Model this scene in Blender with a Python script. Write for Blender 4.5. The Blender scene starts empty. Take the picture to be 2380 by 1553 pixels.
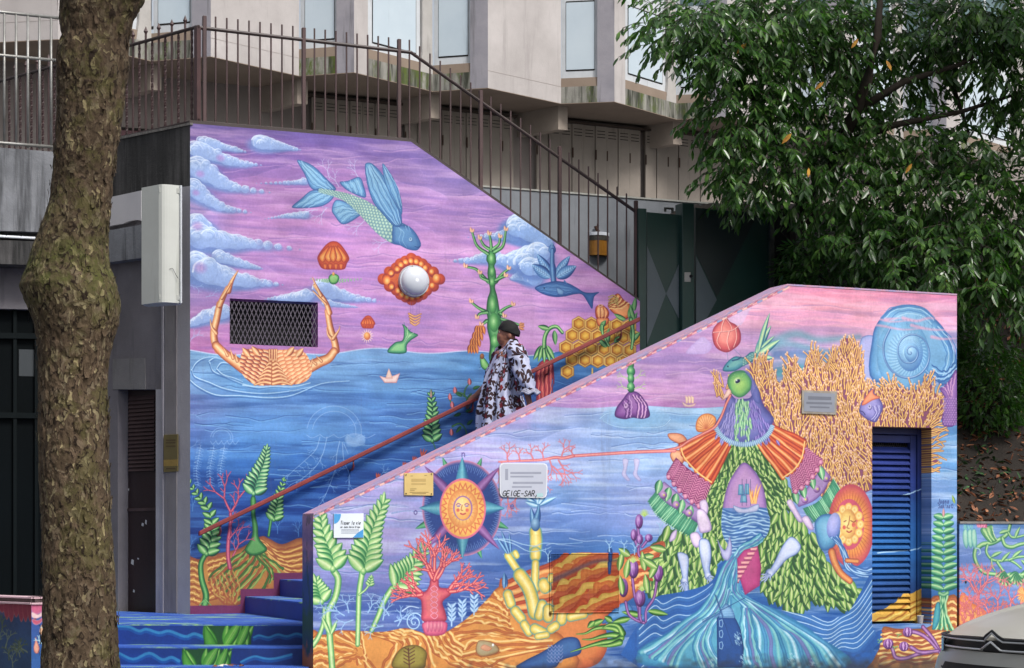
import math, random
import numpy as np
# ---------------------------------------------------------------- survey: the photograph's pixel grid (2380 x 1553) turned into places
FPX, CXV, HZ, EYE = 4600.0, 1190.0, 1246.0, 1.6
class Plane:
    """a vertical plane through (x0, y0) running along heading th; s = metres along it, z = height"""
    def __init__(p, x0, y0, th):
        p.x0, p.y0, p.c, p.s = x0, y0, math.cos(th), math.sin(th)
    def sz(p, x, y):
        u = (np.asarray(x, float) - CXV) / FPX
        s = (u * p.y0 - p.x0) / (p.c - u * p.s)
        return s, EYE + (HZ - np.asarray(y, float)) / FPX * (p.y0 + s * p.s)
    def at(p, s, z, out=0.0):
        """out = metres off the plane towards the street"""
        return (p.x0 + s * p.c + out * p.s, p.y0 + s * p.s - out * p.c, z)
    def v(p, x, y, out=0.0):
        s, z = p.shift(out).sz(x, y)
        return p.at(float(s), float(z), out)
    def shift(p, out):
        q = Plane(0, 0, 0); q.c, q.s = p.c, p.s
        q.x0, q.y0 = p.x0 + out * p.s, p.y0 - out * p.c
        return q
TH = math.atan(FPX / 10760.0)
PA = Plane((442 - CXV) / FPX * 18.25, 18.25, TH)
PB = PA.shift(3.1)
# ---------------------------------------------------------------- mural painter: numpy brush strokes on a canvas laid out in wall metres
def hx(c):
    if not isinstance(c, str): return np.asarray(c, np.float32)
    return np.array([int(c[i:i + 2], 16) for i in (0, 2, 4)], np.float32)
def lattice(rng, H, W, gy, gx):
    g = rng.random((int(gy) + 3, int(gx) + 3)).astype(np.float32)
    yy = np.linspace(0, gy, H, dtype=np.float32); xx = np.linspace(0, gx, W, dtype=np.float32)
    iy = yy.astype(int); ix = xx.astype(int)
    fy = (yy - iy)[:, None]; fx = (xx - ix)[None, :]
    fy = fy * fy * (3 - 2 * fy); fx = fx * fx * (3 - 2 * fx)
    a = g[iy][:, ix]; b = g[iy][:, ix + 1]; c = g[iy + 1][:, ix]; d = g[iy + 1][:, ix + 1]
    return (a * (1 - fx) + b * fx) * (1 - fy) + (c * (1 - fx) + d * fx) * fy
def spline(P, closed=False, n=5):
    P = np.asarray(P, float)
    if len(P) < 3: return P
    Q = np.vstack([P[-1:], P, P[:2]]) if closed else np.vstack([2 * P[:1] - P[1:2], P, 2 * P[-1:] - P[-2:-1]])
    t = np.linspace(0, 1, n, endpoint=False)[:, None]
    out = []
    for i in range(len(Q) - 3):
        a, b, c, d = Q[i:i + 4]
        out.append(.5 * (2 * b + (c - a) * t + (2 * a - 5 * b + 4 * c - d) * t ** 2 + (3 * b - a - 3 * c + d) * t ** 3))
    R = np.vstack(out)
    return R if closed else np.vstack([R, P[-1:]])
def pp(s):
    if not isinstance(s, str): return np.asarray(s, float).reshape(-1, 2)
    return np.array([[float(q) for q in w.split(',')] for w in s.split()])
class Canvas:
    def __init__(c, plane, s0, s1, z0, z1, R, seed=1):
        c.pl, c.s0, c.z1, c.R = plane, s0, z1, R
        c.W, c.H = int((s1 - s0) * R), int((z1 - z0) * R)
        c.ext = (s0, s1, z0, z1)
        c.a = np.zeros((c.H, c.W, 3), np.float32)
        c.rng = np.random.default_rng(seed); c.rd = random.Random(seed)
        c.clip = None; c.T = (0, 0, 1.0); c.al = 1.0
        c.zoom(0, 0, .7245)
    def zoom(c, ox, oy, sc):
        c.T = (ox, oy, sc)
        x0, y0 = c.px([[800, 700]])[0]; x1, y1 = c.px([[900, 700]])[0]
        c.k = abs(x1 - x0) / 100
    def px(c, P):
        P = pp(P); ox, oy, sc = c.T
        s, z = c.pl.sz((ox + P[:, 0] / sc) * .7245, (oy + P[:, 1] / sc) * .7245)
        return np.stack([(s - c.s0) * c.R, (c.z1 - z) * c.R], 1)
    def box(c, x0, y0, x1, y1):
        x0 = max(0, int(x0)); y0 = max(0, int(y0)); x1 = min(c.W, int(x1) + 2); y1 = min(c.H, int(y1) + 2)
        if x1 <= x0 or y1 <= y0: return None
        Y, X = np.mgrid[y0:y1, x0:x1].astype(np.float32)
        return (slice(y0, y1), slice(x0, x1)), X, Y
    def put(c, sl, al, col):
        if c.clip is not None: al = al * c.clip[sl]
        al = (al * c.al)[..., None]
        c.a[sl] = c.a[sl] * (1 - al) + col * al
    def ramp(c, t, st):
        st = [(p, hx(k)) for p, k in st]
        xs = [p for p, _ in st]
        return np.stack([np.interp(t, xs, [k[i] for _, k in st]) for i in range(3)], -1)
    def mask(c, P, smooth=True, n=5, dist=False, pad=2):
        P = c.px(P)
        if smooth: P = spline(P, True, n)
        b = c.box(P[:, 0].min() - pad, P[:, 1].min() - pad, P[:, 0].max() + pad, P[:, 1].max() + pad)
        if b is None: return None
        sl, X, Y = b
        ins = np.zeros(X.shape, bool); D = np.full(X.shape, 1e9, np.float32)
        Q = np.roll(P, -1, 0)
        for (x1, y1), (x2, y2) in zip(P, Q):
            if y1 != y2:
                ins ^= ((y1 > Y) != (y2 > Y)) & (X < (x2 - x1) * (Y - y1) / (y2 - y1) + x1)
            if dist:
                dx, dy = x2 - x1, y2 - y1; L = dx * dx + dy * dy + 1e-9
                t = np.clip(((X - x1) * dx + (Y - y1) * dy) / L, 0, 1)
                D = np.minimum(D, (X - x1 - t * dx) ** 2 + (Y - y1 - t * dy) ** 2)
        if dist:
            D = np.sqrt(D); sd = np.where(ins, D, -D)
            return sl, X, Y, np.clip(sd + .5, 0, 1), D
        return sl, X, Y, ins.astype(np.float32), None
    def flat(c, P, col, smooth=True, alpha=1.0, n=5):
        m = c.mask(P, smooth, n)
        if m: c.put(m[0], m[3] * alpha, hx(col))
    def blob(c, P, cols, w=None, smooth=True, light=(-.3, -.6), k=.5, alpha=1.0, n=5):
        """shape with dark rim, mid body and light crown"""
        m = c.mask(P, smooth, n, True)
        if not m: return
        sl, X, Y, al, D = m
        dm = max(float((D * al).max()), 1.0)
        w = dm if w is None else w * c.k
        ys, xs = np.mgrid[-1:1:al.shape[0] * 1j, -1:1:al.shape[1] * 1j]
        t = np.clip(D / w, 0, 1) * (1 - k) + k * np.clip(.5 + .5 * (xs * light[0] + ys * light[1]), 0, 1) * np.clip(D / (.35 * w), 0, 1)
        st = [(i / (len(cols) - 1), q) for i, q in enumerate(cols)]
        c.put(sl, al * alpha, c.ramp(t, st))
    def tube(c, P, w, cols, w1=None, smooth=True, alpha=1.0, n=4, soft=1.0, off=0.0):
        """stroke of half-width w (to w1 at the end), coloured from rim to core"""
        P = c.px(P)
        if smooth and len(P) > 2: P = spline(P, False, n)
        w = w * c.k; w1 = w if w1 is None else w1 * c.k
        w = max(w, .45); w1 = max(w1, .3)
        L = np.concatenate([[0], np.cumsum(np.hypot(*(P[1:] - P[:-1]).T))]); L /= max(L[-1], 1e-6)
        pad = max(w, w1) + 2
        b = c.box(P[:, 0].min() - pad, P[:, 1].min() - pad, P[:, 0].max() + pad, P[:, 1].max() + pad)
        if b is None: return
        sl, X, Y = b
        cov = np.zeros(X.shape, np.float32); T = np.full(X.shape, 9.0, np.float32)
        oy, ox = sl[0].start, sl[1].start
        for i in range(len(P) - 1):
            x1, y1 = P[i]; x2, y2 = P[i + 1]
            ax = max(0, int(min(x1, x2) - pad) - ox); bx = int(max(x1, x2) + pad) + 2 - ox
            ay = max(0, int(min(y1, y2) - pad) - oy); by = int(max(y1, y2) + pad) + 2 - oy
            Xs = X[ay:by, ax:bx]; Ys = Y[ay:by, ax:bx]
            if Xs.size == 0: continue
            dx, dy = x2 - x1, y2 - y1; q = dx * dx + dy * dy + 1e-9
            t = np.clip(((Xs - x1) * dx + (Ys - y1) * dy) / q, 0, 1)
            d = np.sqrt((Xs - x1 - t * dx) ** 2 + (Ys - y1 - t * dy) ** 2)
            ww = w + (w1 - w) * (L[i] + (L[i + 1] - L[i]) * t)
            cv = np.clip((ww - d) / soft + .5, 0, 1)
            if off:
                d = np.abs(d - off * ww * np.sign((Xs - x1) * dy - (Ys - y1) * dx))
            cov[ay:by, ax:bx] = np.maximum(cov[ay:by, ax:bx], cv)
            T[ay:by, ax:bx] = np.minimum(T[ay:by, ax:bx], d / ww)
        if isinstance(cols, str) or len(cols) == 1:
            col = hx(cols if isinstance(cols, str) else cols[0])
        else:
            col = c.ramp(1 - np.clip(T, 0, 1), [(i / (len(cols) - 1), q) for i, q in enumerate(cols)])
        c.put(sl, cov * alpha, col)
    def leaf(c, x, y, ang, ln, wd, cols, curve=0.0, alpha=1.0, vein=None, fat=.8):
        """pointed leaf from (x, y); ang in degrees, 0 = right, 90 = up"""
        x, y = c.px([[x, y]])[0]; ln *= c.k; wd *= c.k
        a = math.radians(ang); ux, uy = math.cos(a), -math.sin(a)
        ex, ey = x + ux * ln, y + uy * ln; r = wd + abs(curve) * ln + 2
        b = c.box(min(x, ex) - r, min(y, ey) - r, max(x, ex) + r, max(y, ey) + r)
        if b is None: return
        sl, X, Y = b
        t = ((X - x) * ux + (Y - y) * uy) / ln
        nn = (-(X - x) * uy + (Y - y) * ux) - curve * ln * t * t
        tc = np.clip(t, 1e-4, 1)
        ww = wd * np.maximum(np.sin(math.pi * tc ** fat), 0) ** .8 + .01
        al = np.clip((ww - np.abs(nn)) + .5, 0, 1) * ((t > 0) & (t < 1))
        q = np.clip(1 - np.abs(nn) / ww, 0, 1)
        q = np.clip(q + .25 * np.sign(-nn) * (1 - q), 0, 1)
        col = c.ramp(q, [(i / (len(cols) - 1), k) for i, k in enumerate(cols)])
        if vein is not None:
            m = np.clip(1.1 - np.abs(nn), 0, 1)[..., None] * (tc[..., None] < .9)
            col = col * (1 - .7 * m) + hx(vein) * .7 * m
        c.put(sl, al * alpha, col)
    def ball(c, x, y, rx, ry=None, cols=('000000', 'ffffff'), light=(-.3, -.5), k=.6, alpha=1.0, rot=0.0):
        x, y = c.px([[x, y]])[0]; ry = rx if ry is None else ry
        rx *= c.k; ry *= c.k; r = max(rx, ry) + 1
        b = c.box(x - r, y - r, x + r, y + r)
        if b is None: return
        sl, X, Y = b
        a = math.radians(rot); dx = X - x; dy = Y - y
        px_ = (dx * math.cos(a) - dy * math.sin(a)) / rx; py_ = (dx * math.sin(a) + dy * math.cos(a)) / ry
        d = np.hypot(px_, py_)
        al = np.clip((1 - d) * min(rx, ry) + .5, 0, 1)
        t = np.clip(1 - np.hypot(px_ - light[0] * k, py_ - light[1] * k) / (1 + .5 * k), 0, 1)
        c.put(sl, al * alpha, c.ramp(t, [(i / (len(cols) - 1), q) for i, q in enumerate(cols)]))
    def soft(c, x, y, rx, ry, col, alpha):
        x, y = c.px([[x, y]])[0]; rx *= c.k; ry *= c.k
        b = c.box(x - rx, y - ry, x + rx, y + ry)
        if b is None: return
        sl, X, Y = b
        d = ((X - x) / rx) ** 2 + ((Y - y) / ry) ** 2
        c.put(sl, np.clip(1 - d, 0, 1) ** 1.5 * alpha, hx(col))
    def hatch(c, A, B, n, w, cols, jit=1.5, alpha=1.0, w1=None, lo=0.0, hi=1.0, rand=False):
        """n strokes interpolated between curve A and curve B"""
        A = spline(pp(A), False, 6); B = spline(pp(B), False, 6)
        m = 14
        ia = np.linspace(0, len(A) - 1, m); ib = np.linspace(0, len(B) - 1, m)
        A = np.stack([np.interp(ia, range(len(A)), A[:, j]) for j in (0, 1)], 1)
        B = np.stack([np.interp(ib, range(len(B)), B[:, j]) for j in (0, 1)], 1)
        for i in range(n):
            f = lo + (hi - lo) * (c.rd.random() if rand else i / max(n - 1, 1))
            P = A * (1 - f) + B * f + c.rng.normal(0, jit, (m, 2))
            if rand:
                a = c.rd.randint(0, m // 2); P = P[a:a + c.rd.randint(4, m)]
            q = cols[i % len(cols)]
            c.tube(P, w, q, w1, alpha=alpha, n=3)
    def grid(c, xs, rows, ystops):
        """background colours given at a coarse grid of photo positions, smoothly blended"""
        Yc, Xc = np.mgrid[0:c.H, 0:c.W].astype(np.float32)
        s = Xc / c.R + c.s0; z = c.z1 - Yc / c.R
        X3 = c.pl.x0 + s * c.pl.c; Y3 = c.pl.y0 + s * c.pl.s
        vx = CXV + FPX * X3 / Y3; vy = HZ - (z - EYE) * FPX / Y3
        G = np.array([[hx(q) for q in r.split()] for r in rows])
        fy = np.interp(vy, ystops, np.arange(len(ystops))); fx = np.interp(vx, xs, np.arange(len(xs)))
        iy = np.clip(fy.astype(int), 0, len(ystops) - 2); ix = np.clip(fx.astype(int), 0, len(xs) - 2)
        fy = (fy - iy)[..., None]; fx = (fx - ix)[..., None]
        fy = fy * fy * (3 - 2 * fy)
        out = (G[iy, ix] * (1 - fx) + G[iy, ix + 1] * fx) * (1 - fy) + (G[iy + 1, ix] * (1 - fx) + G[iy + 1, ix + 1] * fx) * fy
        return out.astype(np.float32), vx, vy
    def bands(c, base, vx, vy, pitch, amp, crest, warp=1.2, seed=3, tint=None, line=.35, dark='203060'):
        """flowing painted bands: a bright crest that fades downward to a dark edge"""
        rng = np.random.default_rng(seed)
        n1 = lattice(rng, c.H, c.W, c.H / 150, c.W / 420); n2 = lattice(rng, c.H, c.W, c.H / 45, c.W / 110)
        n3 = lattice(rng, c.H, c.W, c.H / 12, c.W / 50)
        q = vy / pitch + warp * 2.2 * n1 + .9 * n2 + .22 * n3
        f = q - np.floor(q); ide = np.floor(q).astype(int) % 97
        ti = rng.random(97).astype(np.float32)[ide] - .5
        g = lattice(rng, c.H, c.W, c.H / 60, c.W / 160)
        k = np.minimum((1 - f) ** 1.4, 1 - 0 * f) - .38
        k = np.where(f > .86, k + (f - .86) / .14 * (1 - 0.0), k)
        out = base + (k * amp * .7 * (.3 + g))[..., None] * np.array([1, 1, .9], np.float32)
        st = .5 * lattice(rng, c.H, c.W, c.H / 16, c.W / 210) + .32 * lattice(rng, c.H, c.W, c.H / 7, c.W / 90) + .18 * lattice(rng, c.H, c.W, c.H / 3, c.W / 40)
        st = np.clip((st - .5) * 4.2, -1, 1)[..., None]
        out = out + (hx(crest) - out) * np.clip(st, 0, 1) * .42 + (hx(dark) - out) * np.clip(-st, 0, 1) * .34
        if tint is not None: out = out + ti[..., None] * hx(tint) * 1.0
        ln = np.clip(1 - f / .07, 0, 1) * np.clip(g * 2.2 - .5, 0, 1)
        out = out * (1 - ln[..., None] * line) + hx(crest) * ln[..., None] * line
        dk = np.clip((f - .93) / .07, 0, 1) * np.clip(g * 2 - .3, 0, 1)
        return out * (1 - dk[..., None] * line) + hx(dark) * dk[..., None] * line
    def lines(c, n, x0, x1, y0, y1, lo, hi, w=1.0, alpha=.5):
        """long thin wave lines: a dark stroke with a light one under it"""
        c.zoom(0, 0, .7245)
        for _ in range(n):
            x, y = c.rd.uniform(x0, x1), c.rd.uniform(y0, y1); L = c.rd.randint(4, 16); P = []
            for j in range(L):
                P.append([x, y]); x += c.rd.uniform(12, 22); y += c.rd.gauss(0, 2.4)
            c.tube(P, w * c.rd.uniform(.5, 1.1), lo, .3, alpha=alpha, n=3); c.tube(pp(P) + [0, w * 2], w * 1.1, hi, .4, alpha=alpha * .8, n=3)
    def cloud(c, P, r0, r1, cols=('5a78bc', '88a4dc', 'a9c4ec', 'd4e2f8'), sq=.9, n=15):
        """billowing cloud: blue belly, pale crown, curled brush strokes along every puff"""
        P = spline(pp(P), False, 8); ii = np.linspace(0, len(P) - 1, n); Q = []
        for j in range(n):
            f = j / (n - 1); x = np.interp(ii[j], range(len(P)), P[:, 0]); y = np.interp(ii[j], range(len(P)), P[:, 1])
            Q.append((x, y, (r0 * (1 - f) ** .8 + r1 * f) * c.rd.uniform(.85, 1.15)))
        for x, y, r in Q[::-1]: c.soft(x, y + r * .5, r * 2.2, r * 1.2, cols[0], .75)
        for x, y, r in Q[::-1]:
            for q in range(4 if r > 9 else 1):
                dx, dy = c.rd.uniform(-.8, .8) * r * (q > 0), c.rd.uniform(-.6, .3) * r * (q > 0); rr = r * (1 if q == 0 else c.rd.uniform(.35, .65)); X, Y = x + dx, y + dy
                c.ball(X, Y, rr, rr * sq, (cols[1], cols[1], cols[2], cols[2], cols[3]), light=(-.15, -.8), k=.9, alpha=.62)
                if rr > 7:
                    a0 = c.rd.uniform(150, 210); A = [math.radians(a0 + t) for t in (0, 40, 80, 120, 165)]
                    c.tube([[X + rr * .97 * math.cos(a), Y + rr * .9 * math.sin(a)] for a in A], rr * .07 + .8, 'e4eefc', .5, alpha=.75)
                    c.tube([[X + rr * .6 * math.cos(a + 1), Y + rr * .55 * math.sin(a + 1)] for a in A], rr * .08, cols[0], .5, alpha=.4)
    def coral(c, x, y, ang, ln, w, cols, dep=4, spread=32, alpha=1.0, ratio=.74, curl=10):
        if dep == 0 or ln < 3: return
        a = math.radians(ang); m = c.rd.uniform(-curl, curl)
        x1 = x + math.cos(a) * ln * .5; y1 = y - math.sin(a) * ln * .5
        a2 = math.radians(ang + m); x2 = x1 + math.cos(a2) * ln * .5; y2 = y1 - math.sin(a2) * ln * .5
        c.tube([[x, y], [x1, y1], [x2, y2]], w, cols, w * .75, alpha=alpha, n=2)
        for sgn in (-1, 1):
            c.coral(x2, y2, ang + m + sgn * c.rd.uniform(.6, 1.2) * spread, ln * c.rd.uniform(.8, 1.1) * ratio, w * .75, cols, dep - 1, spread, alpha, ratio, curl)
        if dep > 1 and c.rd.random() < .7:
            c.coral(x1, y1, ang + c.rd.choice((-1, 1)) * 50, ln * .5, w * .6, cols, dep - 2, spread, alpha, ratio, curl)
    def fern(c, spine, n, l0, l1, wd, cols, stem=None, sw=4, open_=48, tip=True, curve=.16):
        """paired leaves up a spine, largest at the foot"""
        S = spline(pp(spine), False, 8)
        if stem is not None: c.tube(stem, sw, cols[:3], sw * .6)
        ii = np.linspace(0, len(S) - 1.001, n)
        for j in range(n - 1, -1, -1):
            f = j / (n - 1)
            i = int(ii[j]); x, y = S[i] + (S[min(i + 1, len(S) - 1)] - S[i]) * (ii[j] - i)
            d = S[min(i + 2, len(S) - 1)] - S[max(i - 2, 0)]
            a = math.degrees(math.atan2(-d[1], d[0]))
            L = l0 * (1 - f) + l1 * f
            for sg in (-1, 1):
                c.leaf(x, y, a + sg * (open_ - 14 * f), L, L * wd + 2.0, (cols[0],) * 2, curve=-sg * curve)
                c.leaf(x, y, a + sg * (open_ - 14 * f), L * .96, L * wd, cols, curve=-sg * curve)
            c.ball(x, y, L * wd * .5, L * wd * .6, cols)
        if tip: c.leaf(*S[-1], a, l1 * 1.3, l1 * wd, cols)
    def text(c, s, x, y, h, col, w=1.2, slant=0.0, alpha=1.0, adv=None, sx=1.0):
        for ch in s:
            G = GLYPH.get(ch, '')
            for st in G.split('|'):
                if st:
                    P = pp(st)
                    P = np.stack([x + P[:, 0] * sx * h / 6 + (6 - P[:, 1]) * slant * h / 6, y + P[:, 1] * h / 6], 1)
                    c.tube(P, w, col, smooth=len(P) > 3, alpha=alpha, n=3)
            x += (adv or 5.2) * sx * h / 6
    def grain(c, seed=5):
        rng = np.random.default_rng(seed)
        g = lattice(rng, c.H, c.W, c.H / 2.2, c.W / 5) - .5; h = lattice(rng, c.H, c.W, c.H / 5, c.W / 2.5) - .5
        m = lattice(rng, c.H, c.W, c.H / 26, c.W / 40) - .5
        L = c.a.mean(-1, keepdims=True); c.a = L + (c.a - L) * .90; c.a = c.a * .96 + 8
        c.a *= (1 + .05 * g + .05 * h + .10 * m)[..., None]
        np.clip(c.a, 0, 255, out=c.a)
# stroke letters on a 4 x 6 box (y down)
GLYPH = {'T': '0,0 4,0|2,0 2,6', 'i': '1.5,2.4 1.5,6|1.5,.8 1.5,1', 's': '3,2.6 1,2.6 .6,3.6 2.8,4.6 2.8,5.8 .6,6', 'e': '.6,4.2 3.2,4.2 3,2.8 1.8,2.4 .6,3.4 .6,5 1.8,6 3.2,5.6',
 'r': '.8,2.4 .8,6|.8,3.6 1.8,2.5 2.8,2.6', 'l': '1.5,0 1.5,6', 'a': '3.2,2.6 3.2,6|3.2,3.4 1.8,2.4 .6,3.8 .8,5.6 2,6 3.2,5', 'v': '.4,2.4 1.8,6 3.2,2.4', 'p': '.8,2.4 .8,7.6|.8,3.2 2.2,2.4 3.2,3.8 2.4,5.8 .8,5.4',
 'J': '3.4,0 3.2,4.6 2,6.4 .4,5.4', 'u': '.6,2.4 .7,5.2 2,6 3.1,5|3.1,2.4 3.2,6', 'n': '.7,2.4 .7,6|.7,3.6 2,2.4 3,3.2 3.1,6', 'S': '3.4,.8 2,0 .7,1.2 1.4,2.6 3,3.6 3.2,5.2 1.8,6.2 .2,5.4', 'b': '.8,0 .8,6|.8,3.6 2.2,2.6 3.2,4 2.6,5.8 .8,5.6',
 'O': '2,0 .4,1.6 .4,4.4 2,6 3.6,4.4 3.6,1.6 2,0', 't': '1.6,.8 1.6,5.6 2.8,6|.5,2.4 2.8,2.4', 'g': '3,2.6 3,7 1.6,7.8 .6,7.2|3,3.4 1.8,2.4 .6,3.8 1.2,5.4 3,5', 'o': '1.9,2.4 .6,3.6 .8,5.4 2,6 3.1,5 3,3.2 1.9,2.4', 'G': '3.6,1 2,0 .4,1.6 .4,4.6 2,6 3.6,5 3.6,3.4 2.2,3.4',
 'E': '3.4,0 .6,0 .6,6 3.4,6|.6,3 2.8,3', 'A': '.2,6 2,0 3.8,6|1,4 3,4', 'R': '.6,6 .6,0 2.8,0 3.4,1.4 2.8,2.8 .6,2.9|1.8,3 3.6,6', 'I': '1.8,0 1.8,6', '-': '.8,3.4 3.2,3.4', '.': '1.4,5.6 1.6,6', ',': '1.8,5 1.2,7.4'}
def hexring(x, y, r, sq=1.0):
    return [[x + r * math.cos(math.radians(60 * i + 30)), y + r * sq * math.sin(math.radians(60 * i + 30))] for i in range(6)]
ZR = {'A1': (600, 400, 2.157), 'A2': (580, 1050, 2.219), 'A3': (1400, 700, 2.157), 'A4': (0, 1400, 2.09), 'B1': (960, 1400, 2.0905), 'B2': (1600, 1400, 2.0905),
      'B3': (2200, 700, 2.1567), 'B4': (2050, 1100, 2.071), 'B5': (2640, 1300, 1.842), 'B6': (2050, 1650, 2.975), 'BA': (800, 0, 2.157), 'S1': (2900, 1650, 3.15), 'S2': (0, 1850, 5.3), 'ST': (360, 1900, 3.4)}
GR = ('123a2c', '2f7a46', '6fb25e', 'b9dc9a')          # leaf greens, rim to core
GRB = ('16403c', '2c7f5c', '7cc07c', 'd2ecb8')
LF = ('2f5a3c', '5c9444', '94bc5c', 'd0dc98')
CORAL = ('a8344e', 'd95a68', 'f0a09a')
GOLD = ('7a3028', 'c8642c', 'eea848', 'f8e2a0')
SAND = ('7a3420', 'b8622c', 'dd9a48', 'f0cf80')
PALE = ('8fb4e4', 'b8d4f4')
def paint_stair_wall():
    c = Canvas(PA, -.05, 5.7, .8, 5.65, 300, 11)
    xs = [430, 560, 760, 1000, 1250, 1490]
    sky, vx, vy = c.grid(xs, ['5a4a8c 6a54a0 6a54a4 7a5cac 9a6cb8 9a6cb8', '70549c 8a62ac 8a64b4 9070bc a476bc a070b8', '7866ac a472b8 b47cc0 a882c4 9c84c8 b87cb8', '7c78b8 b07cbe ba80c4 b482c4 b084c8 b47cbc', '7a80c0 ac7cc0 bc82c8 c088c8 bc86c8 b078b8', '8a78b8 b07cc0 c086c8 c48cca c48cca b274b4', 'a86ca8 b878b8 be84c4 c488c6 c890cc a864a8', 'b464a0 bc70ac c080bc c684c2 c888c4 a060a4'], [286, 350, 420, 500, 590, 680, 760, 822])
    sea, _, _ = c.grid(xs, ['78a4cc 6ea4d0 76a2d4 6a9cd0 2f72b4 245a9c', '6a94cc 5c9cd4 5c90cc 4f88c8 1c5498 184484', '6a78bc 5888c8 4f82c4 3c6eb6 153a7c 10306c', '7088cc 5c98d8 5a94d4 3462ac 10306c 102860', '5c94d8 4c8ed2 3f7cc4 1c4c94 0c2860 0c2860', '2c62ac 2a66b0 2460ac 123c80 0c2860 0c2860', '1c4488 15489a 174c94 10346c 0c2860 0c2860', '14306c 123a7a 10346c 0e2c60 0c2860 0c2860'], [822, 880, 940, 1000, 1060, 1120, 1200, 1300])
    sky = c.bands(sky, vx, vy, 38, 20, 'e0b4e0', 1.5, 3, '201210', .10, '6c58ac')
    sea = c.bands(sea, vx, vy, 24, 30, '6cace4', .8, 7, '181610', .3, '123880')
    hz = 818 + 5 * np.sin(vx / 37) + 4 * np.sin(vx / 90 + 1)
    sea = sea * (1 - np.array([.42, .26, .10], np.float32) * np.clip((vy - 900) / 260, 0, 1)[..., None])
    m = np.clip((vy - hz), 0, 1)[..., None]
    c.a = (sky * (1 - m) + sea * m).astype(np.float32)
    c.zoom(0, 0, .7245)
    X = np.arange(436, 1300, 12); c.tube([[x, 818 + 5 * math.sin(x / 37) + 4 * math.sin(x / 90 + 1)] for x in X], 1.3, 'bcd8f0', alpha=.7)
    c.lines(60, 440, 1300, 330, 810, '7c60ac', 'd8a8d8', 1.5, .45); c.lines(70, 440, 1200, 825, 1290, '163c84', '84bce8', 1.2, .55)
    c.zoom(*ZR['A1'])
    # left clouds
    for P, r0, r1 in (('120,120 250,150 400,185', 42, 7), ('50,160 200,215 350,262 510,278', 62, 6), ('70,290 180,360 320,430 570,467', 74, 6), ('40,430 150,520 260,575 440,606', 58, 5),
                      ('60,680 120,790', 80, 60), ('90,770 260,800 450,820 780,862', 88, 5), ('220,910 380,960 520,996', 44, 5), ('60,960 140,1020', 84, 60), ('120,1010 300,1060 450,1085 660,1106', 86, 5),
                      ('490,115 620,140 780,172', 52, 5), ('930,1130 1080,1180 1330,1222', 62, 4), ('830,1180 700,1195 540,1206', 46, 4), ('250,1290 120,1330 20,1380', 50, 20), ('960,1230 1080,1250 1190,1262', 22, 3), ('820,620 700,628 540,650', 24, 3), ('820,390 700,400 480,404', 20, 3)):
        c.cloud(P, r0, r1, ('6480c0', '8ca8de', 'aac4ee', 'd4e2fa') if 'A' else None)
    for x, y, r in ((90, 990, 60), (70, 700, 50), (60, 470, 34), (230, 230, 40), (90, 340, 40)): c.soft(x, y, r, r * .8, 'b070c0', .55)
    for x, y, a in ((20, 1110, -20), (130, 1190, 10), (30, 1480, 30), (20, 1500, 60), (900, 540, -30)): c.coral(x, y, a, 46, 2.2, '9cc0ea', 3, 34, .6)
    for x, y, a in ((985, 370, 110), (1190, 370, 125), (1050, 430, 120), (965, 575, 230), (1225, 665, 225), (1400, 800, 200), (900, 590, 180)): c.coral(x, y, a, 54, 2.6, 'c4ccf0', 4, 30, .8)
    # flying fish
    FB = ('2c4a84', '4478b4', '7ab0da', 'b8dcf0')
    for P, rib in (('760,250 800,250 880,290 960,370 1030,450 900,455 850,430 810,340', ('770,255 860,400 960,450', '800,252 940,350 1020,440')), ('1020,470 1000,520 940,560 850,575 725,572 790,510 860,455 950,450', ('730,570 850,480 940,460', '860,572 960,530 1010,480')),
                   ('1055,398 1110,388 1190,362 1222,420 1232,505 1110,455', ('1060,400 1100,440 1120,460', '1190,370 1215,430 1225,495')), ('1030,520 1110,540 1205,600 1180,640 1080,690 1020,630 1000,585', ('1010,580 1080,560 1180,600', '1080,688 1130,640 1190,620'))):
        c.blob(P, ('2c4a8c', '5c96cc', '8cc4e4'), 26, k=.4); c.hatch(rib[0], rib[1], 7, 1.6, ('34609c', 'b4dcf2'), 2.5, .8)
    body = '905,440 1000,452 1120,478 1240,525 1345,595 1430,650 1510,690 1560,730 1600,785 1617,830 1590,868 1530,862 1475,835 1420,822 1330,765 1255,690 1170,600 1090,530 1000,492 915,468'
    c.blob(body, ('28508c', '5a8cb4', '88b4c4'), 36, k=.4)
    m = c.mask(body)
    cl = np.zeros((c.H, c.W), np.float32); cl[m[0]] = m[3]; c.clip = cl
    S = spline(pp('915,452 1000,472 1110,510 1210,570 1310,660 1400,735 1440,760'), False, 8)
    k = 0; L = np.concatenate([[0], np.cumsum(np.hypot(*(S[1:] - S[:-1]).T))]); d = 0.0
    while d < L[-1]:
        x = np.interp(d, L, S[:, 0]); y = np.interp(d, L, S[:, 1]); x2 = np.interp(d + 9, L, S[:, 0]); y2 = np.interp(d + 9, L, S[:, 1])
        nx, ny = -(y2 - y), (x2 - x); q = math.hypot(nx, ny) + 1e-6; nx /= q; ny /= q; wd = 20 + 80 * (d / L[-1]) ** .8; sz = 9 + 10 * d / L[-1]
        nr = max(2, int(2 * wd / (sz * 1.5)))
        for j in range(nr + 1):
            o = (j - nr / 2 + (k % 2) * .5) * sz * 1.5
            c.ball(x + nx * o, y + ny * o, sz * .95, sz * .8, ('365c84', '6c9ca8', 'aed0b8', 'd8ecd0'), light=(.2, -.3), alpha=.95)
        d += sz * 1.15; k += 1
    c.clip = None
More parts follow.
